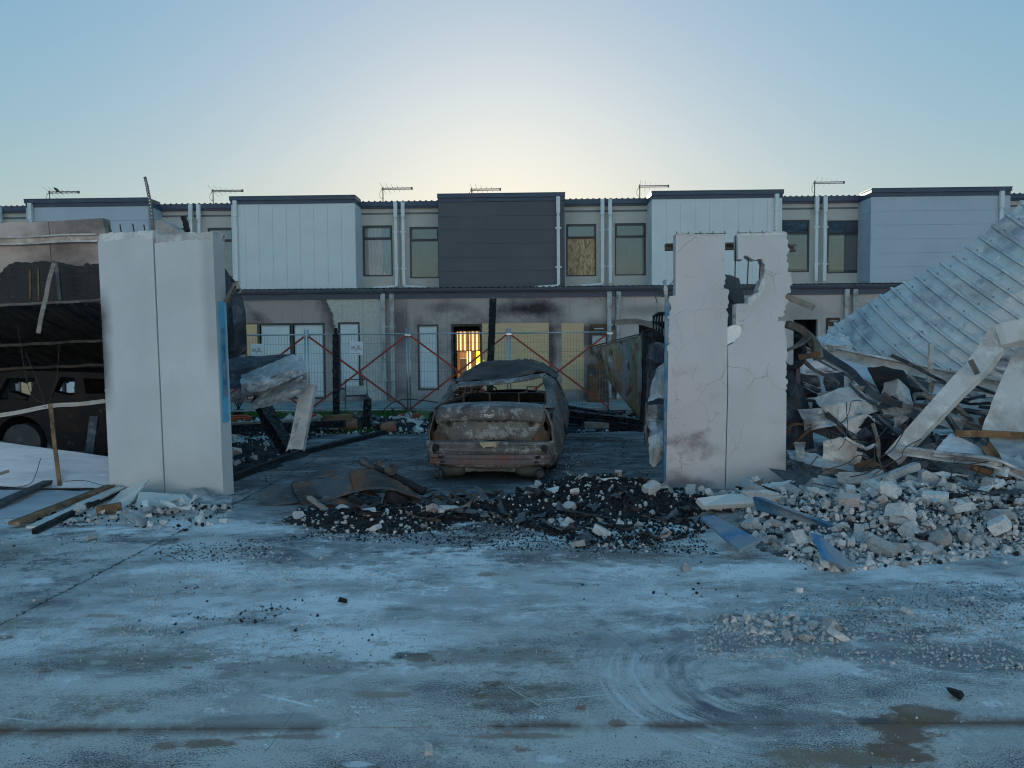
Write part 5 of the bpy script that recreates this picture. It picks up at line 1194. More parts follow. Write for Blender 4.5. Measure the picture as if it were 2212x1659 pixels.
# rear pillars, header, roof thrown up at the front
HL, HR = Vector((-.56,1.32,1.17)), Vector((.60,1.30,1.305))
def pillar(name, grid, mat, seed): return patch([[Vector(p) for p in r] for r in grid], 5, 5, .02, .008, 6, seed, .004, .003).build(name, M[mat], car, smooth=True)
pillar('rear_pillar', [[(-.815,.60,.895),(-.765,.58,.935),(-.70,.60,.94)],[(-.765,.95,1.01),(-.72,.93,1.05),(-.65,.93,1.04)],[(-.68,1.25,1.13),(-.63,1.28,1.17),(-.56,1.28,1.15)]], 'car_body', 1)
pillar('rear_pillar', [[(.70,.58,.94),(.765,.60,.935),(.83,.62,.895)],[(.67,.95,1.08),(.735,.98,1.09),(.81,1.05,1.04)],[(.60,1.26,1.27),(.665,1.30,1.29),(.77,1.42,1.22)]], 'car_body', 2)
hd = pillar('roof_header', [[(-.62,1.22,1.135),(-.30,1.18,1.15),(.10,1.18,1.185),(.62,1.22,1.265)],[(-.62,1.30,1.175),(-.30,1.26,1.195),(.10,1.26,1.225),(.64,1.30,1.31)],[(-.62,1.40,1.19),(-.30,1.38,1.205),(.10,1.38,1.235),(.66,1.40,1.32)]], 'car_ash', 3)
rf = patch([[Vector((-.66,1.40,1.17)),Vector((-.30,1.39,1.19)),Vector((.15,1.40,1.22)),Vector((.62,1.42,1.30)),Vector((.76,1.5,1.22))],
            [Vector((-.74,1.9,1.16)),Vector((-.35,1.85,1.20)),Vector((.15,1.85,1.23)),Vector((.60,1.9,1.27)),Vector((.78,2.0,1.21))],
            [Vector((-.72,2.5,1.24)),Vector((-.45,2.35,1.34)),Vector((.10,2.3,1.38)),Vector((.50,2.4,1.37)),Vector((.76,2.6,1.24))],
            [Vector((-.60,2.8,1.33)),Vector((-.40,2.65,1.415)),Vector((.05,2.6,1.45)),Vector((.40,2.7,1.45)),Vector((.66,2.95,1.30))],
            [Vector((-.58,3.05,1.27)),Vector((-.38,3.0,1.33)),Vector((.05,2.95,1.34)),Vector((.40,3.0,1.33)),Vector((.62,3.15,1.18))]], 7, 7, .012, .036, 3.2, 12, .03, .01).build('roof', M['car_brown'], car, smooth=True)
for s_ in (-1, 1):
    MB().sweep(crom([(s_*.84,1.66,.90),(s_*.79,1.68,1.05),(s_*.72,1.75,1.20)],4), rect(.05,.09)).build('centre_pillar', M['car_body'], car)
    MB().sweep(crom([(s_*.84,3.30,.88),(s_*.76,3.15,1.05),(s_*.66,2.95,1.28)],4), rect(.05,.06)).build('front_pillar', M['car_body'], car)
    MB().sweep(crom([(s_*.70,1.40,1.16 if s_ < 0 else 1.25),(s_*.74,2.0,1.17),(s_*.74,2.5,1.22),(s_*.66,2.95,1.28)],5), rect(.06,.05)).build('roof_rail', M['car_body'], car)
# bonnet
patch([[Vector((-.74,3.36,.90)),Vector((0,3.36,.96)),Vector((.74,3.36,.90))],[Vector((-.76,4.0,.85)),Vector((0,4.0,.92)),Vector((.76,4.0,.85))],[Vector((-.68,4.6,.72)),Vector((0,4.68,.80)),Vector((.68,4.6,.72))]],6,6,.01,.015,3,4).build('bonnet', M['car_brown'], car, smooth=True)
patch([[Vector((-.74,4.64,.70)),Vector((0,4.72,.76)),Vector((.74,4.64,.70))],[Vector((-.72,4.66,.2)),Vector((0,4.75,.2)),Vector((.72,4.66,.2))]],5,5,.02,.02,3,6).build('front_panel', M['car_rust'], car)
# side strip dropped from the door
o = patch([[W(1185,862,11.4),W(1203,856,12.2)],[W(1192,905,11.3),W(1212,900,12.1)],[W(1200,950,11.2),W(1213,938,12)]],5,6,.006,.02,4,3,.01)
o = o.build('door_skin', M['car_body'], None); tag(o,'buckled door skin hanging off the right flank of the burnt sedan','car panel')
# ---------------------------------------------------------------- broken right pier
PR = Plane2(W(1437,1060,9.1), W(1697,1065,9.02))
pr = PR.frame('broken_pier', 'cracked right garage pier with a hole torn through its top', 'pier')
def z4(x, y): return (1316.6+x*.248, 356.6+y*.248)
lp = [z4(578,600),z4(1008,600),z4(1004,960),z4(1000,1075),z4(1035,1080),z4(1034,1240),z4(1014,1255),z4(1028,1335),z4(1026,1660),(1571,850),(1565,1075),(1438,1072),(1444,760),z4(525,1140),z4(575,1138)]
PR.slab(jag(poly_px(PR,lp),{0,2,3,4,5,6,12},.03,.012,21),.20).build('wall_panel', M['pier_right'], pr)
rp = [z4(1030,1575),z4(1060,1560),z4(1098,1540),z4(1150,1480),z4(1165,1440),z4(1195,1395),z4(1100,1385),z4(1105,1208),z4(1205,1205),z4(1215,1150),z4(1300,1110),z4(1305,1060),z4(1318,1000),z4(1345,950),z4(1330,820),z4(1240,818),z4(1220,803),z4(1172,790),z4(1165,825),z4(1118,822),z4(1115,600),z4(1545,590),z4(1550,690),z4(1555,930),z4(1583,932),z4(1580,1110),z4(1535,1130),z4(1530,1300),z4(1468,1322),z4(1470,1362),z4(1528,1372),z4(1532,1480),z4(1550,1550),(1699,850),(1697,1075),(1567,1075),(1573,850)]
PR.slab(jag(poly_px(PR,rp),set(range(0,33))-{19,6,7},.03,.013,22),.20).build('wall_panel', M['pier_right'], pr)
# pale core exposed where the render has gone
for k, pts in enumerate(([z4(1030,1570),z4(1028,1410),z4(1100,1390),z4(1190,1398),z4(1150,1480),z4(1098,1540)],[z4(1098,1390),z4(1103,1212),z4(1160,1210),z4(1160,1380)],[z4(1200,1200),z4(1210,1155),z4(1300,1112),z4(1330,1050),z4(1345,960),z4(1352,1060),z4(1310,1150),z4(1230,1225)])):
    PR.slab(jag(poly_px(PR,pts),True,.03,.005,30+k),.15,.035 if k < 2 else -.004).build('broken_core', M['block'], pr)
PR.slab(jag(poly_px(PR,[z4(575,598),z4(1010,598),z4(1008,612),z4(577,614)]),{0,2},.03,.004,41),.19,-.004).build('broken_core', M['block'], pr)
PR.slab(jag(poly_px(PR,[z4(1118,598),z4(1546,588),z4(1548,610),z4(1118,616)]),{0,2},.03,.004,42),.19,-.004).build('broken_core', M['block'], pr)
# reinforcement
def rod(pts, r=.006, back=.09): return MB().tube([Vector((PR.px(*p)[0], back, PR.px(*p)[1])) for p in pts], r, 5).build('rebar', M['rebar'], pr)
for x0, x1, y in ((587,1020,592),(1118,1445,588)):
    rod([z4(x0,y),z4(x1,y)], .005, .03)
for x, y in ((588,575),(693,576),(798,573),(905,571),(1009,571),(1124,568),(1230,566),(1336,566),(1442,564),(1547,562)): rod([z4(x,y),z4(x,y+35)], .005, .03)
for p in ([z4(1118,600),z4(1112,830),z4(1108,1000),z4(1105,1210)],[z4(1228,790),z4(1222,930),z4(1212,1130)],[z4(1096,1390),z4(1090,1540)],[z4(1332,820),z4(1322,990)]): rod(p, .008)
# steel beam behind the pier and stub timbers
o = MB().sweep([W(1437,534,9.42),W(1590,532,9.4),W(1718,536,9.38)], csec(.09,.082,.008,.02)).build('steel_beam', M['steel_brown']); tag(o,'scorched steel beam passing behind the top of the right pier','steel beam')
o = rough_beam([W(1697,640,9.35),W(1728,652,9.3),W(1757,665,9.2)],.09,.07,.05,.004,9,4).build('timber_stub', M['timber_grey']); tag(o,'grey timber stub sticking out right of the broken pier','timber')
PJ = Plane2(W(1436,700,9.08), W(1444,700,9.08))
e = empty('blue_steel_post', W(1439,1060,9.12), 0, 'faded blue steel post along the left edge of the broken pier', 'steel post')
c = e.location; MB().sweep([W(1438,1062,9.12)-c,W(1440,850,9.12)-c,W(1442,640,9.12)-c],rect(.03,.06)).build('post', M['blue_faded'], e)
MB().sweep(crom([W(1440,650,9.1)-c,W(1438,625,9.05)-c,W(1436,607,9.1)-c],3),rect(.03,.05)).build('torn_tip', M['zinc'], e)
mb = MB()
for q in ([W(1445,640,9.1),W(1420,628,9.2),W(1408,615,9.2)],[W(1446,640,9.1),W(1430,640,9.15),W(1415,632,9.2),W(1420,655,9.2)],[W(1442,620,9.1),W(1452,610,9.15),W(1458,600,9.2)]): mb.tube(crom(q,4),.005,4)
o = mb.build('twisted_wire', M['rebar']); tag(o,'twisted wire sprouting from the torn top of the blue post','wire')
sheet('torn_sheet', [[(1438,625,9.3),(1446,632,9.35),(1458,640,9.4)],[(1442,635,9.25),(1452,642,9.3),(1460,648,9.4)]], 'zinc_dark', 'torn dark sheet end between the blue post and the broken pier', 4,4,.02,6,2,.01)
# dark remains seen through the hole
sheet('hanging_dark_sheet', [[(1560,588,9.9),(1580,594,9.9),(1597,600,9.9)],[(1560,640,9.8),(1590,650,9.8),(1615,655,9.9)],[(1560,700,9.8),(1590,700,9.8),(1618,690,9.9)]], 'zinc_dark', 'dark torn sheet hanging behind the hole in the right pier', 6,6,.03,3,7,.01)
o = rough_beam([W(1575,600,10.1),W(1577,760,10.1)],.10,.10,.08,.01,12,3).build('charred_stud', M['char']); tag(o,'charred stud standing behind the hole in the right pier','timber')
o = rough_beam([W(1565,676,10.0),W(1612,668,10.0)],.12,.16,.08,.01,12,5).build('charred_rail', M['char']); tag(o,'charred cross piece behind the hole in the right pier','timber')

# things between the car and the right pier
M['peeling'] = std('peeling_painted_steel', (0.20,0.24,0.26), [((0.21,0.17,0.11),2.2,.46,.58,(2.4,2.4,.7)),((0.075,0.055,0.042),4.5,.56,.64,(2.2,2.2,.8)),((0.34,0.36,0.35),6,.62,.7,(2,2,.8)),((0.13,0.07,0.04),2.0,.58,.68,(1.6,1.6,.6))], .7, .1, bump=(14,.4,.015))
e = empty('warped_tank_panel', W(1380,905,13.2), 0, 'warped rusty panel curving down right of the car', 'metal panel'); c = e.location
top = [(1275,752),(1300,745),(1330,737),(1360,729),(1386,723)]
n_ = 8
for k in range(n_):
    t0, t1 = k/n_, (k+1)/n_
    def topp(t): u = 1275+111*t; return W(u, 752-29*t, 13.2 - .35*math.sin(math.pi*t))
    def botp(t):
        u = 1275+111*(t**.62 if t > 0 else 0)*.9+ 8*t; v = 752+ 153*(t**.5); return W(min(u,1386), min(v,907), 13.2-.30*math.sin(math.pi*t))
    mid = lambda t: (topp(t)*.55+botp(t)*.45)+Vector((0,-.12,0))
    patch([[topp(t0)-c, topp(t1)-c],[mid(t0)-c, mid(t1)-c],[botp(t0)-c, botp(t1)-c]], 3, 6, .006, .01, 5, k, 0, .004).build('panel_strip', M['peeling'], e, smooth=True)
MB().sweep([topp(-.02)-c+Vector((0,-.02,.02)),topp(.25)-c+Vector((0,-.04,.02)),topp(.5)-c+Vector((0,-.04,.02)),topp(.75)-c+Vector((0,-.04,.02)),topp(1)-c+Vector((0,-.02,.02))],rect(.05,.016)).build('top_flange', M['rust'], e)
MB().sweep([W(1387,723,13.3)-c,W(1389,906,13.3)-c],rect(.16,.12)).build('end_post', M['soot'], e)
o = rough_beam([W(1408,960,12.4),W(1404,800,12.4),W(1401,712,12.4)],.19,.2,.08,.01,8,8).build('charred_post', M['char']); tag(o,'thick black charred post right of the warped panel','post','charred upright posts')
o = MB().sweep(crom([W(1331,697,11.8),W(1370,694,11.6),W(1400,700,11.3),W(1420,708,11),W(1438,722,10.6)],4), rect(.012,.085), up=Vector((0,-.3,1))).build('bent_strap', M['timber_grey']); tag(o,'bent grey strip reaching left from the broken pier','strap')
e = empty('stacked_tube_chairs', W(1422,735,10.8), 0, 'blackened tube chairs stacked upside down left of the broken pier', 'chair frame'); c = e.location
for k in range(4):
    d = k*6; q = [W(1412+d,735,10.8-.03*k),W(1412+d,690-k,10.8-.03*k),W(1418+d,681-k,10.8-.03*k),W(1436+d*.5,679-k,10.8-.03*k)]
    MB().tube([p-c for p in crom(q,4)],.016,6).build('chair_tube', M['soot'], e)
MB().tube([p-c for p in crom([W(1410,685,10.7),W(1424,676,10.7),W(1444,677,10.7)],4)],.018,6).build('chair_tube', M['soot'], e)
sheet('sooty_drum', [[(1398,745,11),(1412,738,10.8),(1440,740,10.7)],[(1396,765,11),(1412,785,10.6),(1440,782,10.6)],[(1403,790,11),(1416,800,10.7),(1440,796,10.7)]], 'zinc_dark', 'dented dark drum shell left of the broken pier', 6,6,.03,3,5)
sheet('dark_door_sheet', [[(1396,770,11.2),(1415,760,10.9),(1442,765,10.5)],[(1394,860,11.1),(1412,860,10.8),(1442,870,10.4)],[(1394,940,11.1),(1410,950,10.8),(1440,960,10.4)]], 'zinc_dark', 'tall sooty sheet standing behind the blue post', 6,8,.03,2.5,6)
sheet('folded_door_sheet', [[(1440,780,9.6),(1425,795,9.7),(1415,812,9.8)],[(1440,820,9.4),(1418,835,9.6),(1405,850,9.7)],[(1440,860,9.5),(1420,862,9.5),(1402,870,9.6)]], 'zinc', 'upper fold of the crushed door sheet beside the blue post', 6,7,.03,3,9,.008)
sheet('folded_door_sheet', [[(1438,872,9.7),(1420,872,9.5),(1403,874,9.6)],[(1436,910,9.9),(1415,905,9.6),(1398,905,9.7)],[(1432,950,9.6),(1420,955,9.4),(1404,940,9.6)]], 'zinc', 'middle fold of the crushed door sheet beside the blue post', 6,7,.035,3.5,10,.008)
sheet('folded_door_sheet', [[(1430,930,9.5),(1418,940,9.4),(1402,945,9.5)],[(1432,962,9.3),(1420,968,9.2),(1405,972,9.4)],[(1428,975,9.3),(1414,1010,9.2),(1406,1000,9.3)]], 'zinc_pale', 'lowest torn point of the crushed door sheet beside the blue post', 6,7,.03,3.5,11,.01)
sheet('curved_guide', [[(1394,870,9.9),(1398,872,9.9)],[(1391,930,9.8),(1396,932,9.8)],[(1396,968,9.7),(1401,968,9.7)]], 'steel_brown', 'thin curved door guide standing left of the crushed sheet', 3,6,.0,3,1,0,0,'guide',.02)
# charred beams on the ground right of the car
for i, (a, b, w_, lab) in enumerate([(W(1215,892,14.6),W(1398,915,13.6),.17,'upper charred beam lying right of the car'),(W(1222,905,14.4),W(1390,926,13.5),.15,'lower charred beam lying right of the car'),(W(1220,880,15),W(1330,898,14.6),.12,'short charred beam lying behind the longer ones'),(W(1335,905,14.2),W(1378,880,14.2),.06,'thin stick propped on the charred beams')]):
    o = rough_beam([a,b],w_,w_*.8,.06,.018,12,20+i).build('charred_beam', M['char'] if i < 3 else M['timber_grey']); tag(o, lab, 'timber')
o = rough_beam([W(1262,918,13.9),W(1322,918,13.9)],.2,.10,.1,.004,6,2).build('scorched_block', M['timber_grey']); tag(o,'scorched timber block under the charred beams','timber')

# ---------------------------------------------------------------- fallen roof and wreckage at the right
M['roof_sheet'] = std('fire_bleached_roofing', (0.56,0.60,0.62), [((0.30,0.33,0.37),1.5,.50,.64,(1,1,1)),((0.66,0.69,0.70),2.4,.52,.66),((0.34,0.37,0.42),5.5,.58,.70),((0.74,0.76,0.76),8,.64,.72)], .5, .3, bump=(5,.25,.02))
A0, A1 = W(1788,716,12.6), W(2212,432,11.0)
B0, B1 = W(2010,890,11.2), W(2600,700,9.4)
mid0, mid1 = W(1880,812,11.7), W(2400,570,10.0)
def roofP(s_, t):
    e0 = A0.lerp(A1, s_) + Vector((0,0,1))*(.07*math.sin(s_*6.0) - .10*math.sin(math.pi*s_)) ; e1 = B0.lerp(B1, s_); m_ = mid0.lerp(mid1, s_)
    return e0*((1-t)*(1-2*t)) + m_*(4*t*(1-t)) + e1*(t*(2*t-1))
rs = empty('fallen_roof', A0, 0, 'fallen ribbed metal roof sloping down at the right edge', 'roof'); c = A0
NR = 16; per = 4
for sh in range(0, NR, per):
    k1 = min(sh+per, NR); mb = MB(); prof = []
    for k in range(sh, k1):
        for off, h in ((0,0),(.36,0),(.5,0),(.64,0),(.74,.0),(.80,.052),(.92,.052)): prof.append(((k+off)/NR, h))
    prof.append((k1/NR, 0)); nt = 26; npf = len(prof)
    for i in range(nt+1):
        t = i/nt
        for s_, h in prof:
            p = roofP(s_, t); d1 = roofP(s_+.01, t)-p; d2 = roofP(s_, min(1,t+.02))-roofP(s_, max(0,t-.02)); n = d2.cross(d1).normalized()
            if n.z < 0: n = -n
            w_ = .05*mn.noise(p*1.3)+.022*(1-2*abs(mn.noise(p*3.1)))+.008*mn.noise(p*8.5)
            dent = 0
            if h == 0:
                q = (t*6.5 + .35*mn.noise(Vector((s_*9,3,1)))) % 1.0; dent = -.014*math.exp(-((q-.5)/.06)**2)
            mb.v.append(tuple(p + n*(h + w_ + dent) + n*.0015*(sh/per) - c))
    for i in range(nt):
        for j in range(npf-1): mb.f.append((i*npf+j, i*npf+j+1, (i+1)*npf+j+1, (i+1)*npf+j))
    o = mb.build('roof_sheet', M['roof_sheet'], rs, smooth=False); md = o.modifiers.new('thick','SOLIDIFY'); md.thickness = .004
    mb = MB()
    for k in range(sh, k1):
        for t in (.06,.38,.72): p = roofP((k+.86)/NR, t); mb.cyl(p+Vector((0,-.03,.03))-c,(0,-.6,.8),.009,.007,.02,6)
    mb.build('roofing_screws', M['zinc_dark'], rs, kind='stuff')
# crumpled bleached sheet pack
sheet('crumpled_pack', [[(1752,730,11.4),(1790,712,11.5),(1822,718,11.5),(1838,728,11.5)],[(1760,748,11.2),(1795,742,11.1),(1830,745,11.1),(1846,752,11.3)],[(1800,770,11.3),(1815,768,11.2),(1835,772,11.1),(1852,770,11.2)]], 'roof_sheet', 'tightly crumpled bleached sheet at the foot of the fallen roof', 12, 12, .05, 5, 13, .01, .015)
def zr(x, y): return (1663.4+x*.248, 740.6+y*.248)
def bm(name, pts, prof, mat, label, up=Vector((0,0,1)), cat='steel beam', m=5, twist=None):
    P = crom([W(*p) for p in pts], m); o = MB().sweep(P, prof, up=up, twist=[twist*i/(len(P)-1) for i in range(len(P))] if twist else None).build(name, M[mat], None); tag(o, label, cat); return o
bm('purlin', [zr(480,70)+(11.3,),zr(800,150)+(10.9,),zr(1300,250)+(10.6,),zr(1700,330)+(10.2,),zr(2050,400)+(9.9,),zr(2400,470)+(9.6,)], csec(.10,.19,.008,.03), 'zinc_pale', 'long curved purlin along the foot of the fallen roof', Vector((0,.5,1)))
bm('purlin', [zr(300,60)+(10.8,),zr(600,220)+(10.5,),zr(1000,440)+(10.1,),zr(1400,610)+(9.8,),zr(1850,760)+(9.5,)], csec(.09,.08,.008,.02), 'zinc_pale', 'slanting purlin under the long curved one', Vector((0,.5,1)))
sheet('pale_fascia_sheet', [[zr(330,60)+(10.95,),zr(800,190)+(10.8,),zr(1300,330)+(10.5,),zr(1600,410)+(10.3,)],[zr(340,90)+(10.9,),zr(800,310)+(10.55,),zr(1200,500)+(10.25,),zr(1500,610)+(10.1,)]], 'door_leaf', 'long pale fascia sheet lying between the two purlins', 6, 5, .015, 2, 14)
sheet('brown_fascia_sheet', [[zr(1500,420)+(10.2,),zr(1800,480)+(10,),zr(2050,520)+(9.8,)],[zr(1480,620)+(10.0,),zr(1750,690)+(9.9,),zr(1900,770)+(9.7,)]], 'zinc_pale', 'soiled tray of debris under the diagonal pale beam', 6, 5, .02, 2, 15)
bm('twisted_flange', [zr(340,-20)+(10.4,),zr(500,110)+(10.2,),zr(700,240)+(9.9,),zr(800,350)+(9.7,),zr(930,470)+(9.5,),zr(1150,540)+(9.4,)], rect(.085,.02), 'zinc_dark', 'dark twisted strip hanging across the wreckage', Vector((0,-1,.3)), m=5, twist=.9)
e = empty('diagonal_beam', W(1930,990,8.7), 0, 'pale folded beam rising diagonally to the right edge', 'steel beam'); c = e.location
pts = [W(1924,990,8.75),W(1990,918,8.8),W(2060,842,8.9),W(2110,790,9.0),W(2148,738,9.1),W(2170,722,9.0),W(2290,700,8.8)]
MB().sweep([p-c for p in crom(pts,5)], [(-.10,-.04),(-.092,-.04),(-.092,.03),(.092,.03),(.13,-.05),(.138,-.05),(.10,.04),(-.10,.04)], up=Vector((-.5,-1,.3)), scale=[.8+.55*i/(5*6) for i in range(31)]).build('web', M['zinc_pale'], e)
MB().beam(W(2096,778,8.85)-c, W(2112,808,8.8)-c, .06,.05).build('cleat', M['steel_brown'], e)
sheet('grey_slab_sheet', [[(2192,752,9.3),(2250,745,9.2)],[(2150,850,9.0),(2260,860,8.9)],[(2118,935,8.8),(2270,950,8.6)]], 'zinc_pale', 'broad grey sheet leaning at the right edge under the pale beam', 6,8,.008,2,16,.01,.003)
bm('rusty_beam', [(2064,936,8.5),(2130,937,8.4),(2290,945,8.2)], isec(.07,.07,.012), 'timber_brown', 'short rusty beam sticking in from the right edge')
sheet('cracked_sheet', [[(2055,935,8.6),(2090,950,8.5),(2121,968,8.4)],[(2030,958,8.4),(2070,972,8.3),(2130,985,8.3)],[(2016,982,8.3),(2060,985,8.2),(2136,992,8.2)]], 'door_leaf', 'pale cracked sheet lying under the rusty beam', 6,6,.02,3,17,.012)
sheet('grey_tray', [[(2136,940,8.4),(2230,950,8.3)],[(2140,980,8.2),(2240,985,8.1)],[(2150,1010,8.0),(2250,1030,7.9)]], 'zinc', 'grey tray standing at the right edge below the rusty beam', 6,6,.015,2,18,.01)
bm('galvanised_channel', [zr(1100,930)+(8.5,),zr(1300,955)+(8.4,),zr(1500,985)+(8.3,),zr(1900,1030)+(8.0,),zr(2100,1100)+(7.9,),zr(2400,1220)+(7.7,)], csec(.10,.10,.006,.025), 'zinc', 'bent galvanised channel lying across the right rubble')
bm('angle_iron', [zr(1890,900)+(8.3,),zr(1990,1040)+(8.1,),zr(2050,1170)+(7.9,)], asec(.08,.08), 'timber_brown', 'short brown angle iron standing in the right rubble')
bm('pale_channel', [zr(1600,1200)+(8.1,),zr(1900,1370)+(7.7,),zr(2400,1680)+(7.1,)], csec(.07,.10,.006,.02), 'zinc', 'long pale channel sloping down at the right edge')
bm('dark_channel', [zr(1370,1060)+(8.5,),zr(1600,1230)+(8.2,),zr(1870,1390)+(7.8,)], csec(.05,.12,.006,.02), 'zinc_dark', 'dark channel sloping down behind the big broken chunk')
bm('brown_rail', [zr(1740,1100)+(8.2,),zr(2000,1190)+(8.0,),zr(2400,1370)+(7.6,)], asec(.07,.06), 'timber_brown', 'brown rail sloping beside the pale channel at the right edge')
sheet('panel_with_hole', [[zr(385,470)+(9.6,),zr(560,410)+(9.6,),zr(750,350)+(9.7,),zr(930,420)+(9.9,)],[zr(440,560)+(9.4,),zr(600,530)+(9.3,),zr(780,500)+(9.4,),zr(960,520)+(9.6,)],[zr(520,670)+(9.4,),zr(600,685)+(9.3,),zr(760,650)+(9.35,),zr(940,600)+(9.5,)]], 'zinc_pale', 'torn pale panel in the middle of the right wreckage', 8,8,.02,3,19,.012,.005)
sheet('folded_dark_sheet', [[zr(365,500)+(9.7,),zr(470,600)+(9.45,),zr(570,700)+(9.35,),zr(700,800)+(9.2,)],[zr(362,640)+(9.7,),zr(470,720)+(9.55,),zr(600,790)+(9.4,),zr(770,880)+(9.2,)],[zr(362,770)+(9.6,),zr(500,830)+(9.5,),zr(650,880)+(9.3,),zr(840,935)+(9.1,)]], 'zinc_dark', 'dark folded sheet hanging below the torn pale panel', 7,7,.015,2,20,.006)
bm('sheet_lip', [zr(570,700)+(9.3,),zr(660,790)+(9.2,),zr(750,870)+(9.1,),zr(850,930)+(9.0,)], rect(.07,.012), 'zinc', 'curled pale lip along the dark folded sheet', Vector((.4,-1,.6)), 'metal strip')
PJ2 = Plane2(W(1820,900,9.2), W(1895,900,9.3))
o = PJ2.slab(jag(poly_px(PJ2,[zr(640,720),zr(720,660),zr(850,622),zr(915,660),(zr(915,690)),zr(880,760),zr(820,860),zr(740,800)]),True,.04,.006,51),.07).build('slab', M['block_pink'], PJ2.frame('fallen_wall_piece','pinkish wall slab fallen among the right wreckage','wall fragment'))
sheet('dark_corrugated_sheet', [[zr(120,150)+(9.9,),zr(210,220)+(9.8,),zr(270,330)+(9.9,)],[zr(130,500)+(9.8,),zr(240,520)+(9.6,),zr(350,560)+(9.8,)],[zr(130,930)+(9.5,),zr(260,950)+(9.4,),zr(400,960)+(9.5,)]], 'zinc_dark', 'dark ribbed sheet standing right behind the broken pier', 10,8,.02,4,21)
sheet('black_back_sheet', [[zr(840,660)+(9.8,),zr(1100,700)+(9.7,),zr(1320,780)+(9.4,)],[zr(830,850)+(9.6,),zr(1050,870)+(9.5,),zr(1200,900)+(9.2,)],[zr(830,960)+(9.3,),zr(1000,980)+(9.2,),zr(1060,1000)+(9.0,)]], 'zinc_dark', 'blackened sheet under the diagonal pale beam', 7,7,.03,3,22)
bm('cross_tube', [zr(180,905)+(9.35,),zr(260,830)+(9.4,),zr(360,740)+(9.4,)], rect(.03,.03), 'rust', 'rusty brace in front of the dark ribbed sheet', cat='brace')
bm('cross_tube', [zr(150,760)+(9.35,),zr(200,710)+(9.4,),zr(360,710)+(9.4,)], rect(.03,.03), 'rust', 'rusty bent rail in front of the dark ribbed sheet', cat='brace')
# tangle next to the pier: beams, tyre, brackets
mb = MB(); tc = W(1703,757,9.75)
ring = [tc+Vector((.20*math.cos(a), .05*math.sin(a*2), .22*math.sin(a))) for a in [R(-95+150*k/16) for k in range(17)]]
o = mb.tube(ring,.035,8).build('burnt_hose', M['soot'], None, smooth=True); tag(o,'thick burnt hose curling behind the broken pier','hose')
bm('tangle_beam', [(1700,700,9.6),(1735,715,9.6),(1760,745,9.5),(1768,775,9.4)], rect(.10,.09), 'steel_brown', 'short scorched beam above the burnt hose')
bm('tangle_beam', [(1700,757,9.4),(1725,745,9.4),(1745,728,9.5)], rect(.09,.03), 'steel_brown', 'short strut crossing the burnt hose')
bm('tangle_beam', [(1725,772,9.4),(1750,768,9.35),(1772,762,9.3)], rect(.05,.07), 'rust', 'rusty cleat right of the burnt hose')
bm('tangle_beam', [(1733,775,9.7),(1760,800,9.7),(1800,818,9.6),(1810,830,9.6)], rect(.05,.04), 'zinc_dark', 'dark bent bar under the burnt hose')
for i, (a, b, lab) in enumerate([((1735,830,9.9),(1770,845,9.8),'grey cleat below the dark bent bar'),((1722,780,9.8),(1722,830,9.8),'upright stub below the burnt hose')]): bm('tangle_stub', [a, ((a[0]+b[0])/2,(a[1]+b[1])/2,a[2]), b], rect(.06,.05), 'zinc_dark', lab)
sheet('white_back_sheet', [[(1740,765,10.2),(1800,800,10.1),(1850,835,10)],[(1735,800,10.1),(1790,830,10),(1830,850,9.9)],[(1735,835,10),(1770,850,9.9),(1800,850,9.8)]], 'door_leaf', 'bleached sheet glimpsed behind the tangle', 6,6,.03,3,23,.01)
# low channel with a round hole in front of the wreckage
sheet('trough_sheet', [[zr(-10,1085)+(8.6,),zr(140,1110)+(8.55,),zr(260,1110)+(8.6,)],[zr(80,1160)+(8.4,),zr(250,1210)+(8.3,),zr(400,1260)+(8.3,)],[zr(280,1310)+(8.2,),zr(400,1330)+(8.15,),zr(520,1345)+(8.15,)]], 'zinc_dark', 'dark sheet trough jutting out at the foot of the broken pier', 6,6,.012,2,24)
sheet('trough_sheet', [[zr(410,1150)+(8.35,),zr(760,1210)+(8.3,),zr(1120,1290)+(8.2,)],[zr(440,1250)+(8.25,),zr(780,1275)+(8.2,),zr(1110,1315)+(8.15,)],[zr(500,1345)+(8.15,),zr(800,1345)+(8.1,),zr(1090,1345)+(8.1,)]], 'zinc', 'long grey sheet trough lying in the right rubble', 8,6,.012,2,25)
sheet('ash_covered_sheet', [[zr(560,1140)+(8.6,),zr(760,1115)+(8.6,),zr(940,1120)+(8.6,)],[zr(700,1200)+(8.4,),zr(800,1190)+(8.4,),zr(900,1190)+(8.4,)]], 'zinc_pale', 'ash covered sheet behind the long grey trough', 6,5,.02,3,26,.01)
sheet('grey_floor_sheet', [[zr(150,920)+(9.0,),zr(400,960)+(8.95,),zr(760,1080)+(8.8,)],[zr(180,1000)+(8.8,),zr(400,1070)+(8.75,),zr(740,1110)+(8.7,)]], 'zinc', 'grey sheet lying right of the foot of the broken pier', 6,5,.02,3,27,.01)
o = rough_beam([W(*zr(200,1425),7.95),W(*zr(500,1385),8.0),W(*zr(870,1335),8.05)],.08,.07,.08,.005,8,31).build('scorched_batten', M['timber_brown']); tag(o,'scorched brown batten lying in front of the long grey trough','timber')
for i, (a, b, lab) in enumerate([(zr(880,1225)+(8.2,), zr(1285,1070)+(8.35,), 'pale broken concrete strip leaning on the trough'),(zr(800,1205)+(8.3,), zr(960,1130)+(8.4,), 'short broken concrete strip beside the longer one')]):
    o = rough_beam([W(*a),W(*b)],.085,.075,.06,.010,9,40+i).build('concrete_strip', M['block']); tag(o,lab,'concrete piece')
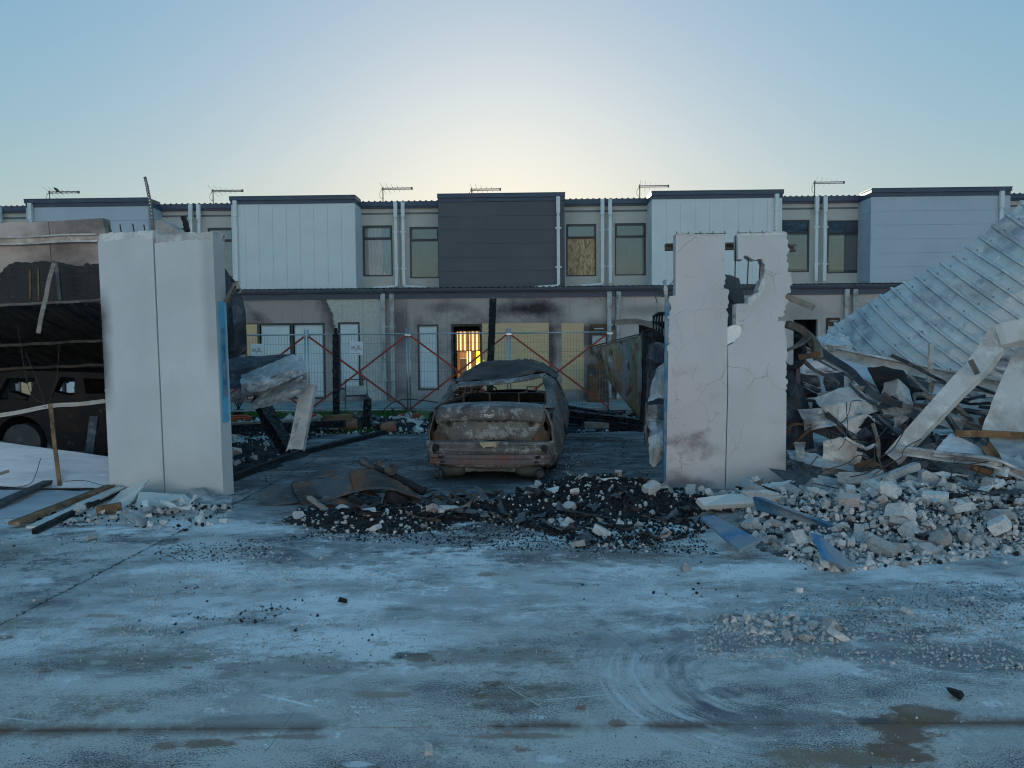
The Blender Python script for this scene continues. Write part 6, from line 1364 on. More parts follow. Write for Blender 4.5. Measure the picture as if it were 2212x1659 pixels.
for i, (pts, lab) in enumerate([([zr(520,960),zr(600,870),(zr(680,920)),zr(590,1010)],'upright broken tile under the dark folded sheet'),([zr(690,1050),zr(730,930),zr(810,960),zr(770,1080)],'second upright broken tile under the dark folded sheet')]):
    Pq = Plane2(W(1790,980,8.95), W(1870,990,8.9)); o = Pq.slab(jag(poly_px(Pq,pts),True,.04,.005,60+i),.04).build('slab', M['block_pink'], Pq.frame('broken_tile',lab,'tile'))
# tangled reinforcing wire
rw = random.Random(12)
def wires(n, uc, vc, su, sv, Y, label, r=.0055, L=160):
    mb = MB()
    for k in range(n):
        u, v, y = rw.gauss(uc,su), rw.gauss(vc,sv), Y+rw.uniform(-.25,.25); a = rw.uniform(-.6,.9)*(1 if rw.random() < .6 else -1); p = []
        for j in range(5):
            p.append(W(u, min(v,1120), y)); s_ = L/5*rw.uniform(.6,1.4); u += math.cos(a)*s_; v -= math.sin(a)*s_; a += rw.gauss(0,.45); y += rw.uniform(-.06,.06)
        mb.tube(crom(p,4), r, 4)
    o = mb.build('wire_tangle', M['rebar']); tag(o, label, 'wire', kind='stuff'); return o
wires(15, 1850, 1060, 70, 45, 8.15, 'tangle of reinforcing wire over the trough in the right rubble')
wires(9, 2080, 1060, 80, 45, 7.9, 'tangle of reinforcing wire near the right edge')
wires(5, 1800, 950, 50, 25, 8.9, 'loose wires in front of the dark folded sheet', .005, 130)

# denser tangle of torn bars and scraps
rt = random.Random(44)
def wpos(u, v): return 'near the broken pier' if u < 1800 else 'under the fascia sheet' if u < 1960 else 'under the diagonal beam' if u < 2100 else 'by the right edge'
for k in range(34):
    u, v = rt.uniform(1705,2190), rt.uniform(790,1010); Y = 10.2-(v-790)/220*1.6+rt.uniform(-.2,.2); a = rt.gauss(.35,.55); L = rt.uniform(50,170); n = 3; pts = []
    for i in range(4): pts.append(W(u+math.cos(a)*L*(i/3-.5)+rt.gauss(0,5), min(v+math.sin(a)*L*(i/3-.5)+rt.gauss(0,5),1020), Y+rt.uniform(-.08,.08)))
    mt = rt.choice(['zinc_dark','zinc_dark','steel_brown','zinc_pale','soot','timber_grey','zinc']); pr_ = rt.choice([asec(.05,.05,.005), rect(.05,.012), csec(.04,.06,.005,.012), rect(.03,.03)])
    o = MB().sweep(linp(pts,3), pr_, up=Vector((rt.gauss(0,1),rt.gauss(0,1),rt.gauss(0,1))), twist=[rt.uniform(-1.2,1.2)*i/9 for i in range(10)]).build('bent_bar', M[mt])
    tag(o, ('long ' if L > 110 else 'short ')+{'zinc_dark':'dark','steel_brown':'brown','zinc_pale':'ashy pale','soot':'black','timber_grey':'grey','zinc':'silvery'}[mt]+' bent bar '+wpos(u,v)+(', high in the tangle' if v < 870 else ', low in the tangle' if v > 950 else ', mid-height'), 'bar', 'bent bars in the right wreckage')
for k in range(26):
    u, v = rt.uniform(1705,2190), rt.uniform(800,1010); Y = 10.1-(v-800)/210*1.5+rt.uniform(-.2,.2); s_ = rt.uniform(18,60); a = rt.uniform(0,3.1); g_ = []
    for i in range(3):
        g_.append([W(u+s_*(math.cos(a)*(j-1)-math.sin(a)*(i-1)*.6)+rt.gauss(0,s_*.12), min(v+s_*(math.sin(a)*(j-1)+math.cos(a)*(i-1)*.6)*.7+rt.gauss(0,s_*.1),1025), Y+rt.uniform(-.12,.12)) for j in range(3)])
    mt = rt.choice(['zinc_dark','zinc_dark','zinc','zinc_pale','rust','soot'])
    o = patch(g_,5,5,.004,.012,8,k,.012,.004,crease=True).build('torn_scrap', M[mt]); tag(o, ('broad ' if s_ > 38 else 'small ')+{'zinc_dark':'dark','zinc_pale':'ashy pale','soot':'black','rust':'rusty','zinc':'silvery'}[mt]+' torn sheet scrap '+wpos(u,v)+(', high in the tangle' if v < 870 else ', low in the tangle' if v > 950 else ', mid-height'), 'scrap', 'torn scraps in the right wreckage')
# ---------------------------------------------------------------- rubble, ash heaps and small debris
rr = random.Random(77)
def chunk_mesh(name, kind, seed):
    r_ = random.Random(seed); bm = bmesh.new()
    if kind == 'block':
        a, b, c_ = r_.uniform(.7,1.0), r_.uniform(.5,.8), r_.uniform(.35,.6); pts = []
        for x in (-1,1):
            for y in (-1,1):
                for z in (-1,1):
                    p = Vector((x*a,y*b,z*c_)); 
                    if r_.random() < .45:
                        for ax in range(3): q = p.copy(); q[ax] *= r_.uniform(.45,.8); pts.append(q)
                    else: pts.append(p*r_.uniform(.92,1.02))
    else:
        a, b, c_ = r_.uniform(.75,1.0), r_.uniform(.6,.9), r_.uniform(.45,.75); pts = []
        for k in range(14):
            d = Vector((r_.gauss(0,1),r_.gauss(0,1),r_.gauss(0,1))).normalized(); pts.append(Vector((d.x*a,d.y*b,d.z*c_))*r_.uniform(.85,1.05))
    for p in pts: bm.verts.new(p)
    bmesh.ops.convex_hull(bm, input=bm.verts[:])
    for v in [v for v in bm.verts if not v.link_faces]: bm.verts.remove(v)
    bmesh.ops.triangulate(bm, faces=bm.faces[:])
    me = bpy.data.meshes.new(name); bm.to_mesh(me); bm.free(); return me
def mesh_np(me):
    v = np.empty(len(me.vertices)*3, np.float32); me.vertices.foreach_get('co', v); f = np.empty(len(me.polygons)*3, np.int64); me.polygons.foreach_get('vertices', f); return v.reshape(-1,3), f.reshape(-1,3)
BL = {'w': [], 'p': [], 'c': []}
for k in range(10):
    for key, mt in (('w','block'),('p','block_pink'),('c','charcoal')):
        me = chunk_mesh('chunk', 'block' if (k % 2 and key != 'c') else 'stone', 100+k*3+ord(key)); me.materials.append(M[mt]); BL[key].append(me)
NP = {k: [mesh_np(m) for m in v] for k, v in BL.items()}
class Stuff:
    """many small pieces gathered in one mesh"""
    def __init__(s): s.v = []; s.f = []; s.n = 0
    def add(s, key, p, sz, r_):
        v, f = NP[key][r_.randrange(len(NP[key]))]; E = np.array(Euler((r_.uniform(0,6.3),r_.uniform(0,6.3),r_.uniform(0,6.3))).to_matrix(), np.float32)
        s.v.append((v*sz) @ E.T + np.array(p, np.float32)); s.f.append(f + s.n); s.n += len(v)
    def build(s, name, mat, label, cat):
        if not s.v: return None
        v = np.concatenate(s.v); f = np.concatenate(s.f); me = bpy.data.meshes.new(name); me.from_pydata(v.tolist(), [], f.tolist()); me.update()
        o = link(name, me, M[mat]); return tag(o, label, cat, kind='stuff')
def bumps(defs, seed):
    """heap height: soft mounds with uneven flanks"""
    D = [(G(u,v).x, G(u,v).y, rx, ry, h) for u, v, rx, ry, h in defs]
    def hgt(x, y):
        t = 0
        for cx, cy, rx, ry, h in D:
            d = ((x-cx)/rx)**2+((y-cy)/ry)**2
            if d < 1: t = max(t, h*(1-d)**1.2)
        if t <= 0: return 0
        return t*(1+.35*mn.noise(Vector((x*3.1,y*3.1,seed))))+.35*t*mn.noise(Vector((x*9,y*9,seed+5)))
    return hgt, D
def heap_mesh(name, hgt, D, mat, label, cat, step=.05):
    x0, x1 = min(d[0]-d[2] for d in D), max(d[0]+d[2] for d in D); y0, y1 = min(d[1]-d[3] for d in D), max(d[1]+d[3] for d in D)
    nx, ny = int((x1-x0)/step)+1, int((y1-y0)/step)+1; mb = MB(); H_ = {}
    for j in range(ny+1):
        for i in range(nx+1):
            x, y = x0+i*step, y0+j*step; h = hgt(x,y); H_[(i,j)] = h; mb.v.append((x, y, h+.03*mn.noise(Vector((x*16,y*16,1))) if h > 0 else -.03))
    for j in range(ny):
        for i in range(nx):
            if max(H_[(i,j)],H_[(i+1,j)],H_[(i+1,j+1)],H_[(i,j+1)]) > 0: a = j*(nx+1)+i; mb.f.append((a,a+1,a+nx+2,a+nx+1))
    o = mb.build(name, M[mat], None, smooth=True, recalc=False); return tag(o, label, cat, kind='stuff')
def inpoly(x, y, P):
    c_ = False; j = len(P)-1
    for i in range(len(P)):
        if (P[i][1] > y) != (P[j][1] > y) and x < (P[j][0]-P[i][0])*(y-P[i][1])/(P[j][1]-P[i][1]+1e-12)+P[i][0]: c_ = not c_
        j = i
    return c_
def sample(P, r_):
    x0, x1 = min(p[0] for p in P), max(p[0] for p in P); y0, y1 = min(p[1] for p in P), max(p[1] for p in P)
    while True:
        x, y = r_.uniform(x0,x1), r_.uniform(y0,y1)
        if inpoly(x, y, P): return x, y
def region(pts): return [(G(u,v).x, G(u,v).y) for u, v in pts]
def zone_label(label, P, x, y, s_, smin, smax):
    xs = [p[0] for p in P]; ys = [p[1] for p in P]; tx = (x-min(xs))/(max(xs)-min(xs)); ty = (y-min(ys))/(max(ys)-min(ys))
    a = 'leftmost fifth' if tx < .2 else 'left part' if tx < .4 else 'middle' if tx < .6 else 'right part' if tx < .8 else 'right end'
    b = 'front' if ty < .33 else 'centre' if ty < .66 else 'back'; q = (s_-smin)/(smax-smin+1e-9)
    c_ = 'large ' if q > .5 else 'medium ' if q > .15 else 'small '
    return c_ + label + ', %s, %s' % (a, b)
def pile(P, hgt, n_ind, n_stuff, smin, smax, keys, label, group, r_, stuff, name='rubble_chunk', cat='rubble', sink=.25, smin2=None, layers=1.0):
    items = []
    for k in range(n_ind+n_stuff):
        x, y = sample(P, r_); big = k < n_ind
        s_ = (smin + (smax-smin)*r_.random()**2.8) if big else (smin2 or smin*.3) + (smin-(smin2 or smin*.3))*r_.random()**1.8
        items.append((x, y, s_, big))
    for x, y, s_, big in items:
        key = r_.choice(keys); z = hgt(x,y) + s_*(.5-sink) + (r_.random()*layers*s_ if hgt(x,y) > .05 else 0)
        z = max(z, s_*.38)
        if big:
            me = BL[key][r_.randrange(10)]; o = bpy.data.objects.new(name, me); COL.objects.link(o)
            o.location = (x,y,z); o.rotation_euler = (r_.gauss(0,.5),r_.gauss(0,.5),r_.uniform(0,6.28)); o.scale = (s_,s_,s_*r_.uniform(.75,1)); tag(o, zone_label(label, P, x, y, s_, smin, smax), cat, group)
        else: stuff[key].add(key, (x,y,z), s_, r_)
ST = {'w': Stuff(), 'p': Stuff(), 'c': Stuff()}
def kick(hgt): return hgt
# right pile
hR, DR = bumps([(1900,1115,2.0,1.1,.20),(2120,1105,1.8,1.1,.24),(1700,1105,1.2,.9,.16),(2280,1130,1.4,1.2,.2),(1790,1185,.6,.45,.06),(1600,1095,.7,.4,.10),(1900,1020,2.6,1.6,.34),(2200,1010,2,1.6,.45)], 3)
M['gravelly'] = std('grey_rubble_fines', (0.30,0.295,0.29), [((0.07,0.07,0.073),4,.46,.60),((0.52,0.51,0.50),9,.55,.68)], .95, bump=(35,1.0,.03))
heap_mesh('rubble_fines', hR, DR, 'gravelly', 'grey crushed fines under the right rubble pile', 'rubble', .045)
PRr = region([(1590,1095),(1700,1075),(1850,1080),(2000,1075),(2330,1070),(2330,1205),(2150,1200),(2000,1222),(1900,1228),(1800,1238),(1720,1215),(1660,1185),(1610,1140)])
rp_ = random.Random(11)
pile(PRr, hR, 200, 5200, .036, .135, ['w','w','w','p'], 'pale block chunk in the right rubble pile', 'rubble chunks of the right pile', rp_, ST, smin2=.007, layers=.9)
PQ = region([(1445,1075),(1700,1068),(1720,1100),(1620,1125),(1480,1110)])
pile(PQ, hR, 26, 700, .035, .085, ['w','w','p'], 'pale block chunk at the foot of the broken pier', 'chunks at the foot of the broken pier', rp_, ST, smin2=.010)
pile(PQ, hR, 0, 500, .03, .05, ['c'], '', '', rp_, ST, smin2=.008, layers=.5)
pile(PRr, hR, 0, 1300, .035, .05, ['c'], '', '', rp_, ST, smin2=.010, layers=.5)
# centre heap of char with blocks
hC, DC = bumps([(1290,1072,1.0,.75,.17),(1380,1095,.9,.6,.13),(1190,1090,.8,.5,.10),(1490,1100,.7,.5,.12),(1090,1098,.6,.4,.09),(1000,1105,.5,.35,.06)], 8)
M['ash_heap'] = std('wet_ash_and_char', (0.022,0.023,0.027), [((0.055,0.057,0.063),6,.48,.66),((0.14,0.145,0.15),14,.66,.74)], .85, bump=(40,1.0,.03))
heap_mesh('char_heap', hC, DC, 'ash_heap', 'black heap of char and ash in the garage entrance', 'ash')
PCc = region([(980,1090),(1130,1072),(1250,1035),(1440,1045),(1540,1085),(1530,1150),(1370,1188),(1250,1175),(1120,1140),(1000,1125)])
pile(PCc, hC, 52, 700, .026, .10, ['w','w','p'], 'pale block chunk on the black char heap right of the grate', 'chunks on the centre char heap', rp_, ST, smin2=.010)
pile(PCc, hC, 0, 4800, .036, .05, ['c'], '', '', rp_, ST, smin2=.008, layers=.5)
# heap under the wreck parts
hL, DL_ = bumps([(820,1120,1.0,.42,.07),(920,1115,.6,.35,.06),(740,1122,.5,.3,.04),(990,1108,.4,.3,.05)], 12)
heap_mesh('char_heap', hL, DL_, 'ash_heap', 'black heap of char under the torn car wing', 'ash')
PLl = region([(640,1100),(760,1090),(960,1085),(1010,1110),(960,1145),(860,1155),(720,1152),(650,1135)])
pile(PLl, hL, 26, 420, .028, .07, ['w','w','p'], 'pale block chunk in front of the torn car wing', 'chunks below the torn wing', rp_, ST, smin2=.008)
pile(PLl, hL, 0, 2400, .036, .05, ['c'], '', '', rp_, ST, smin2=.008, layers=.5)
# at the foot of the left pier
hP, DP = bumps([(380,1115,.9,.45,.08),(250,1110,.8,.4,.05)], 15)
PPp = region([(40,1120),(230,1100),(330,1085),(500,1090),(495,1128),(400,1150),(250,1135),(100,1140)])
pile(PPp, hP, 26, 160, .035, .085, ['w','w','w'], 'pale plaster chunk at the foot of the left pier', 'chunks at the left pier', rp_, ST, smin2=.010)
pile(PPp, hP, 18, 200, .03, .06, ['c'], 'black charcoal lump at the foot of the left pier', 'charcoal lumps at the left pier', rp_, ST, 'charcoal_lump', 'charcoal', smin2=.010)
# the little group on the open concrete
PFf = region([(1560,1330),(1660,1320),(1850,1365),(1845,1385),(1700,1385),(1560,1362)])
flat = lambda x, y: 0.0
pile(PFf, flat, 24, 320, .024, .060, ['w','w','w','p'], 'pale chunk in the small scatter on the open concrete', 'chunks on the open concrete', rp_, ST, smin2=.004)
for u, v, s_, key, lab in [(1480,1232,.055,'w','single pale cube-like chunk on the concrete below the blue board'),(1300,1158,.085,'w','large pale chunk at the front of the black char heap'),(1250,1181,.06,'w','rounded pale stone in front of the char heap'),(1785,1228,.09,'w','large pale chunk at the front tip of the right pile'),
        (198,1166,.05,'w','lone pale lump below the left pier'),(1725,1278,.03,'w','small pale stone beyond the scattered chunks'),(970,1115,.10,'w','large pale chunk left of the grate'),(1960,1325,.035,'w','small pale stone right of the scattered chunks'),(1790,1355,.06,'p','grey-brown stone in the small scatter'),(2030,1180,.11,'p','big flat-faced stone in the right pile'),
        (1720,1185,.10,'w','broad grey flat stone near the blue board in the right pile'),(740,1305,.045,'c','larger black lump alone on the concrete'),(925,1625,.03,'w','pale pebble near the bottom edge'),(2065,1508,.05,'c','dark clump on the concrete near the right edge'),(1098,1585,.018,'p','brown pebble near the bottom edge')]:
    g_ = G(u, v); o = bpy.data.objects.new('loose_stone', BL[key][rr.randrange(10)]); COL.objects.link(o); o.location = (g_.x, g_.y, s_*.45 + (hR(g_.x,g_.y) if key != 'c' else 0)); o.rotation_euler = (rr.gauss(0,.2),rr.gauss(0,.2),rr.uniform(0,6)); o.scale = (s_,)*3; tag(o, lab, 'stone')
# big L-shaped broken piece standing in the right pile
Po = Plane2(W(1985,1080,7.9), W(2045,1080,7.85))
o = Po.slab(jag(poly_px(Po,[(1975,1052),(1990,1040),(2002,1016),(2020,1025),(2036,1050),(2044,1075),(2032,1092),(2016,1090),(2002,1060),(1985,1055)]),True,.04,.01,71),.13).build('body', M['block'], Po.frame('standing_chunk','big hook-shaped broken chunk standing in the right pile','rubble'))
# char debris behind, along the edge of the garage floor
hB, DB_ = bumps([(600,930,1.5,.9,.20),(560,985,.8,1.0,.22),(780,918,2.2,.6,.16),(900,925,1.2,.5,.12),(1290,918,1.8,.7,.22),(1380,910,1.3,.6,.2),(1150,925,1.6,.5,.12),(530,1010,.5,.6,.1)], 21)
heap_mesh('char_heap', hB, DB_, 'ash_heap', 'black char and ash along the back of the garage floor', 'ash', .07)
PBb = region([(500,935),(560,905),(930,905),(930,938),(700,940),(640,960),(600,1000),(500,1020)]); PBr = region([(1205,900),(1400,900),(1400,930),(1210,938)])
pile(PBb, hB, 30, 500, .05, .13, ['w','w','p'], 'pale fragment in the black debris behind the garage floor', 'fragments in the back debris', rp_, ST, smin2=.014)
pile(PBb, hB, 0, 1100, .05, .08, ['c'], '', '', rp_, ST, smin2=.014, layers=.6)
pile(PBr, hB, 8, 160, .04, .10, ['w','p'], 'pale fragment in the black debris right of the car', 'fragments right of the car', rp_, ST, smin2=.014)
pile(PBr, hB, 0, 500, .05, .08, ['c'], '', '', rp_, ST, smin2=.014, layers=.6)
# crumbs strewn over the concrete, thicker in streaks
def strew(key, P, n, s0, s1, seed, thr, st=(.35,1.4), sc=1.1):
    r_ = random.Random(seed); k = 0; tries = 0
    while k < n and tries < n*40:
        tries += 1; x, y = sample(P, r_)
        if mn.noise(Vector((x*st[0]*sc, y*st[1]*sc, seed*1.7)))*.7 + mn.noise(Vector((x*2.3,y*4.5,seed)))*.4 < thr - r_.random()*.25: continue
        s_ = s0+(s1-s0)*r_.random()**3; ST[key].add(key, (x, y, s_*.3), s_, r_); k += 1
wide = region([(-60,1160),(480,1125),(1000,1140),(1600,1170),(2300,1210),(2300,1480),(1500,1400),(900,1440),(-60,1480)])
strew('w', wide, 3800, .0015, .008, 5, .24); strew('c', wide, 3200, .0015, .008, 6, .28)
strew('c', wide, 130, .006, .02, 26, .32); strew('w', wide, 120, .006, .02, 27, .30)
strew('w', region([(300,1200),(560,1160),(700,1260),(560,1400),(250,1380)]), 2400, .002, .010, 7, .10); strew('c', region([(340,1180),(560,1165),(720,1280),(560,1350),(300,1330)]), 900, .003, .015, 8, .10)
strew('w', region([(1480,1320),(1900,1290),(2250,1290),(2250,1450),(1500,1420)]), 3600, .003, .012, 9, .0); strew('c', region([(1700,1270),(2250,1250),(2250,1450),(1650,1420)]), 3400, .002, .008, 10, .06)
strew('c', region([(1000,1110),(1500,1150),(1560,1200),(1100,1190),(600,1160)]), 3000, .004, .018, 11, -.1); strew('w', region([(600,1110),(1560,1130),(1560,1200),(600,1170)]), 900, .003, .014, 12, -.1)
strew('c', region([(-60,1480),(2300,1480),(2300,1700),(-60,1700)]), 500, .0015, .006, 13, .1); strew('w', region([(-60,1480),(2300,1480),(2300,1700),(-60,1700)]), 260, .0015, .007, 14, .1)
strew('c', region([(520,1040),(940,940),(1400,940),(1430,1030),(1150,1060),(900,1090)]), 900, .004, .02, 15, .0); strew('w', region([(1140,1000),(1230,960),(1260,1010),(1160,1030)]), 160, .005, .02, 16, -.3)
ST['w'].build('pale_crumbs', 'block', 'pale crushed block crumbs and grit over piles and concrete', 'rubble'); ST['p'].build('pinkish_crumbs', 'block_pink', 'pinkish block crumbs in the rubble piles', 'rubble'); ST['c'].build('charcoal_crumbs', 'charcoal', 'black charcoal crumbs over heaps and concrete', 'charcoal')

# ---------------------------------------------------------------- torn car parts in front
def zl(x, y): return (493.7+x*.248, 740.6+y*.248)
M['wing_blue'] = wreck_mat('scorched_blue_wing', (0.085,0.10,0.115), (0.17,0.10,0.055), (0.20,0.22,0.24), (0.05,0.055,0.065), .56, .62, .5, False)
M['wing_grey'] = wreck_mat('scorched_grey_wing', (0.115,0.122,0.13), (0.13,0.08,0.05), (0.24,0.255,0.265), (0.055,0.058,0.062), .58, .60, .52, False)
M['wing_rust'] = wreck_mat('scorched_rust_wing', (0.105,0.085,0.07), (0.15,0.075,0.042), (0.26,0.245,0.23), (0.04,0.038,0.038), .48, .58, .5, False)
e = empty('torn_car_wing', G(820,1120), 0, 'torn scorched car wing lying in front of the sedan', 'car panel'); c = e.location
def wp(name, grid, mat, seed, nu=7, nv=6, amp=.012): return patch([[W(*q)-c for q in r] for r in grid], nu, nv, .006, amp, 3.5, seed, .004, .002).build(name, M[mat], e, smooth=True)
wp('wing_skin', [[zl(250,1290)+(8.7,),zl(400,1250)+(8.7,),zl(545,1220)+(8.72,)],[zl(265,1350)+(8.45,),zl(430,1310)+(8.45,),zl(580,1300)+(8.5,)],[zl(310,1430)+(8.3,),zl(470,1395)+(8.3,),zl(610,1375)+(8.35,)],[zl(372,1475)+(8.35,),zl(500,1440)+(8.35,),zl(640,1400)+(8.38,)]], 'wing_grey', 1)
wp('wing_skin', [[zl(540,1218)+(8.7,),zl(640,1205)+(8.7,),zl(735,1198)+(8.7,)],[zl(575,1300)+(8.45,),zl(680,1285)+(8.45,),zl(760,1280)+(8.45,)],[zl(630,1395)+(8.32,),zl(720,1385)+(8.3,),zl(800,1375)+(8.3,)]], 'wing_rust', 2)
wp('wing_skin', [[zl(728,1200)+(8.7,),zl(880,1160)+(8.65,),zl(1050,1120)+(8.6,)],[zl(755,1290)+(8.42,),zl(900,1255)+(8.4,),zl(1070,1210)+(8.4,)],[zl(795,1380)+(8.28,),zl(930,1345)+(8.25,),zl(1095,1290)+(8.25,)]], 'wing_blue', 3)
wp('wing_skin', [[zl(1045,1118)+(8.6,),zl(1200,1090)+(8.6,),zl(1330,1130)+(8.55,),zl(1500,1210)+(8.5,),zl(1660,1320)+(8.4,)],[zl(1065,1200)+(8.4,),zl(1200,1165)+(8.35,),zl(1340,1190)+(8.32,),zl(1490,1250)+(8.3,),zl(1650,1330)+(8.3,)],[zl(1095,1290)+(8.25,),zl(1210,1268)+(8.2,),zl(1340,1268)+(8.18,),zl(1480,1295)+(8.2,),zl(1640,1345)+(8.2,)]], 'wing_rust', 4, 6, 7)
MB().sweep([p-c for p in crom([W(*zl(372,1478),8.33),W(*zl(800,1385),8.27),W(*zl(1095,1292),8.22),W(*zl(1320,1262),8.16),W(*zl(1500,1290),8.18),W(*zl(1680,1350),8.2)],5)], rect(.035,.02)).build('wing_edge', M['wing_blue'], e)
wp('inner_flange', [[zl(540,1212)+(8.85,),zl(760,1120)+(8.9,),zl(1080,1085)+(8.85,)],[zl(545,1225)+(8.72,),zl(770,1180)+(8.72,),zl(1060,1118)+(8.62,)]], 'zinc_dark', 6, 6, 4)
wp('inner_flange', [[zl(800,1150)+(8.8,),zl(900,1110)+(8.8,),zl(1000,1105)+(8.8,)],[zl(820,1175)+(8.7,),zl(920,1150)+(8.7,),zl(1010,1125)+(8.7,)]], 'rust', 7, 5, 4)
e = empty('suspension_strut', W(*zl(1250,1080),8.75), 0, 'blackened suspension strut lying across the torn wing', 'car part'); c = e.location
MB().tube([p-c for p in crom([W(*zl(1225,1070),8.75),W(*zl(1400,1150),8.65),W(*zl(1550,1215),8.55),W(*zl(1700,1300),8.45)],4)], .045, 10).build('strut_tube', M['soot'], e, smooth=True)
MB().lathe(W(*zl(1175,1030),8.7)-c,(.8,-.2,-.5),[(-.05,.001),(-.045,.035),(-.01,.055),(.04,.052),(.08,.035),(.16,.025)],12).build('ball_joint', M['zinc_dark'], e, smooth=True); MB().tube([W(*zl(1145,998),8.7)-c,W(*zl(1180,1020),8.7)-c],.007,6).build('bolt', M['rust'], e)
MB().lathe(W(*zl(1415,1110),8.6)-c,(.1,-.8,.6),[(-.02,.07),(.02,.075),(.03,.07),(.03,.045),(.0,.04),(-.02,.05)],18).build('spring_seat', M['muffler'], e, smooth=True)
MB().lathe(W(*zl(1308,1060),8.8)-c,(.3,0,1),[(-.06,.03),(.0,.035),(.04,.02),(.06,.001)],10).build('cap', M['rust'], e, smooth=True)
def hunk(name, pts, mat, label, cat='car part', th=.15, seed=0, amp=.02, Y=8.3):
    Pq = Plane2(W(pts[0][0],1100,Y), W(pts[0][0]+60,1100,Y-.02)); e = Pq.frame(name, label, cat); mb = Pq.slab(jag(poly_px(Pq,pts),True,.05,.008,seed),th); mb.build('body', M[mat], e, bevel=.006); return e
hunk('burnt_motor', [zl(1320,1330),zl(1440,1300),zl(1550,1370),zl(1560,1430),zl(1480,1460),zl(1340,1420)], 'soot', 'burnt motor housing lying under the torn wing', th=.2, seed=3, Y=8.15)
hunk('flat_burnt_box', [zl(1690,1400),zl(1790,1345),zl(1930,1390),zl(1900,1440),zl(1760,1450)], 'soot', 'flat burnt box lying right of the torn wing', th=.25, seed=4, Y=8.25)
hunk('char_stump', [zl(1560,1640),zl(1555,1530),zl(1640,1510),zl(1680,1480),(zl(1750,1490)),zl(1745,1640)], 'char', 'blocky charred stump at the front of the left heap', 'timber', th=.16, seed=5, Y=7.75)
for i, (a, b, w_, mt, lab) in enumerate([(zl(1060,1345)+(8.1,),zl(1575,1600)+(7.8,),.07,'soot','long sooty bar slanting below the torn wing'),(zl(1290,1360)+(8.1,),zl(1255,1470)+(7.95,),.10,'char','thick charred stick under the torn wing'),(zl(700,1345)+(8.1,),zl(880,1480)+(7.9,),.05,'timber_grey','pale peeled stick under the torn wing'),(zl(830,1640)+(7.65,),zl(1230,1690)+(7.55,),.025,'rebar','thin rod lying in front of the heap')]):
    o = rough_beam([W(*a),W(*b)],w_,w_*.7,.05,w_*.08,12,80+i).build('debris_bar', M[mt]); tag(o,lab,'bar')
# curved grate
e = empty('cast_grate', W(1050,1110,8.1), 0, 'curved dark metal grate lying between the two heaps', 'grate'); c = e.location
def zc(x, y): return (877.8+x*.248, 740.6+y*.248)
gt = [[zc(570,1305)+(8.55,),zc(740,1330)+(8.55,),zc(910,1340)+(8.5,)],[zc(520,1345)+(8.35,),zc(690,1385)+(8.3,),zc(890,1375)+(8.35,)],[zc(505,1380)+(8.2,),zc(640,1465)+(8.05,),zc(830,1420)+(8.15,)]]
GR = [[W(*q)-c for q in r] for r in gt]
patch(GR,8,6,.006,.0,2,1).build('grate_plate', M['zinc_dark'], e, smooth=True)
for k in range(22):
    t = (k+.5)/22
    def at(row): 
        P = crom(row, 12); x = t*(len(P)-1); i = min(int(x), len(P)-2); return P[i].lerp(P[i+1], x-i)
    q = [at(r)+Vector((0,-.006,.01)) for r in GR]; MB().sweep(crom([q[0].lerp(q[1],.5),q[1],q[1].lerp(q[2],.6),q[2]],3), rect(.008,.014)).build('grate_bar', M['steel_brown'], e)
patch([[W(*zc(905,1340),8.45)-c,W(*zc(830,1425),8.15)-c],[W(*zc(910,1480),8.35)-c,W(*zc(842,1550),8.05)-c]],5,5,.006,.01,4,3).build('grate_side', M['zinc_dark'], e)
patch([[W(*zc(505,1385),8.2)-c,W(*zc(560,1320),8.5)-c],[W(*zc(490,1500),8.15)-c,W(*zc(535,1430),8.4)-c]],5,5,.006,.01,4,4).build('grate_side', M['zinc_dark'], e)
sheet('rusty_offcut', [[zc(1000,1355)+(8.3,),zc(1120,1330)+(8.35,),zc(1240,1300)+(8.4,)],[zc(1050,1385)+(8.2,),zc(1150,1380)+(8.2,),zc(1230,1345)+(8.3,)]], 'rust', 'rusty sheet offcut right of the grate', 5,5,.02,5,3,.015)
sheet('grey_shard', [[zc(1215,1275)+(8.4,),zc(1330,1255)+(8.4,)],[zc(1250,1300)+(8.3,),zc(1320,1290)+(8.3,)]], 'plaster', 'grey plaster shard on the black char heap', 4,4,.01,5,4,.01,0,'plaster piece',.015)
sheet('grey_shard', [[zc(1420,1510)+(7.9,),zc(1560,1440)+(8.0,),zc(1690,1425)+(8.0,)],[zc(1440,1530)+(7.85,),zc(1560,1500)+(7.9,),zc(1620,1490)+(7.9,)]], 'zinc', 'long grey sheet shard on the black char heap', 5,4,.01,5,5,.01,0,'metal shard',.006)
o = MB().lathe(W(*zc(1340,1565),7.75),(0,0,1),[(-.06,.06),(-.04,.09),(0,.10),(.05,.085),(.055,.075),(.0,.08),(-.03,.05)],14).build('burnt_pot', M['soot']); tag(o,'burnt round pot in front of the char heap','pot')
for i, (a, b, lab) in enumerate([((1640,1115,0),(0,0,0),'')][:0]): pass
o = rough_beam([W(*zc(1835,1270),8.5),W(*zc(2010,1300),8.4)],.10,.09,.05,.012,12,90).build('charred_log', M['char']); tag(o,'short charred log on top of the char heap','timber')
o = rough_beam([W(1505,1092,7.9),W(1540,1108,7.75),W(1570,1128,7.6)],.07,.06,.04,.008,12,91).build('charred_log', M['char']); tag(o,'thin charred stick pointing at the blue board','timber')
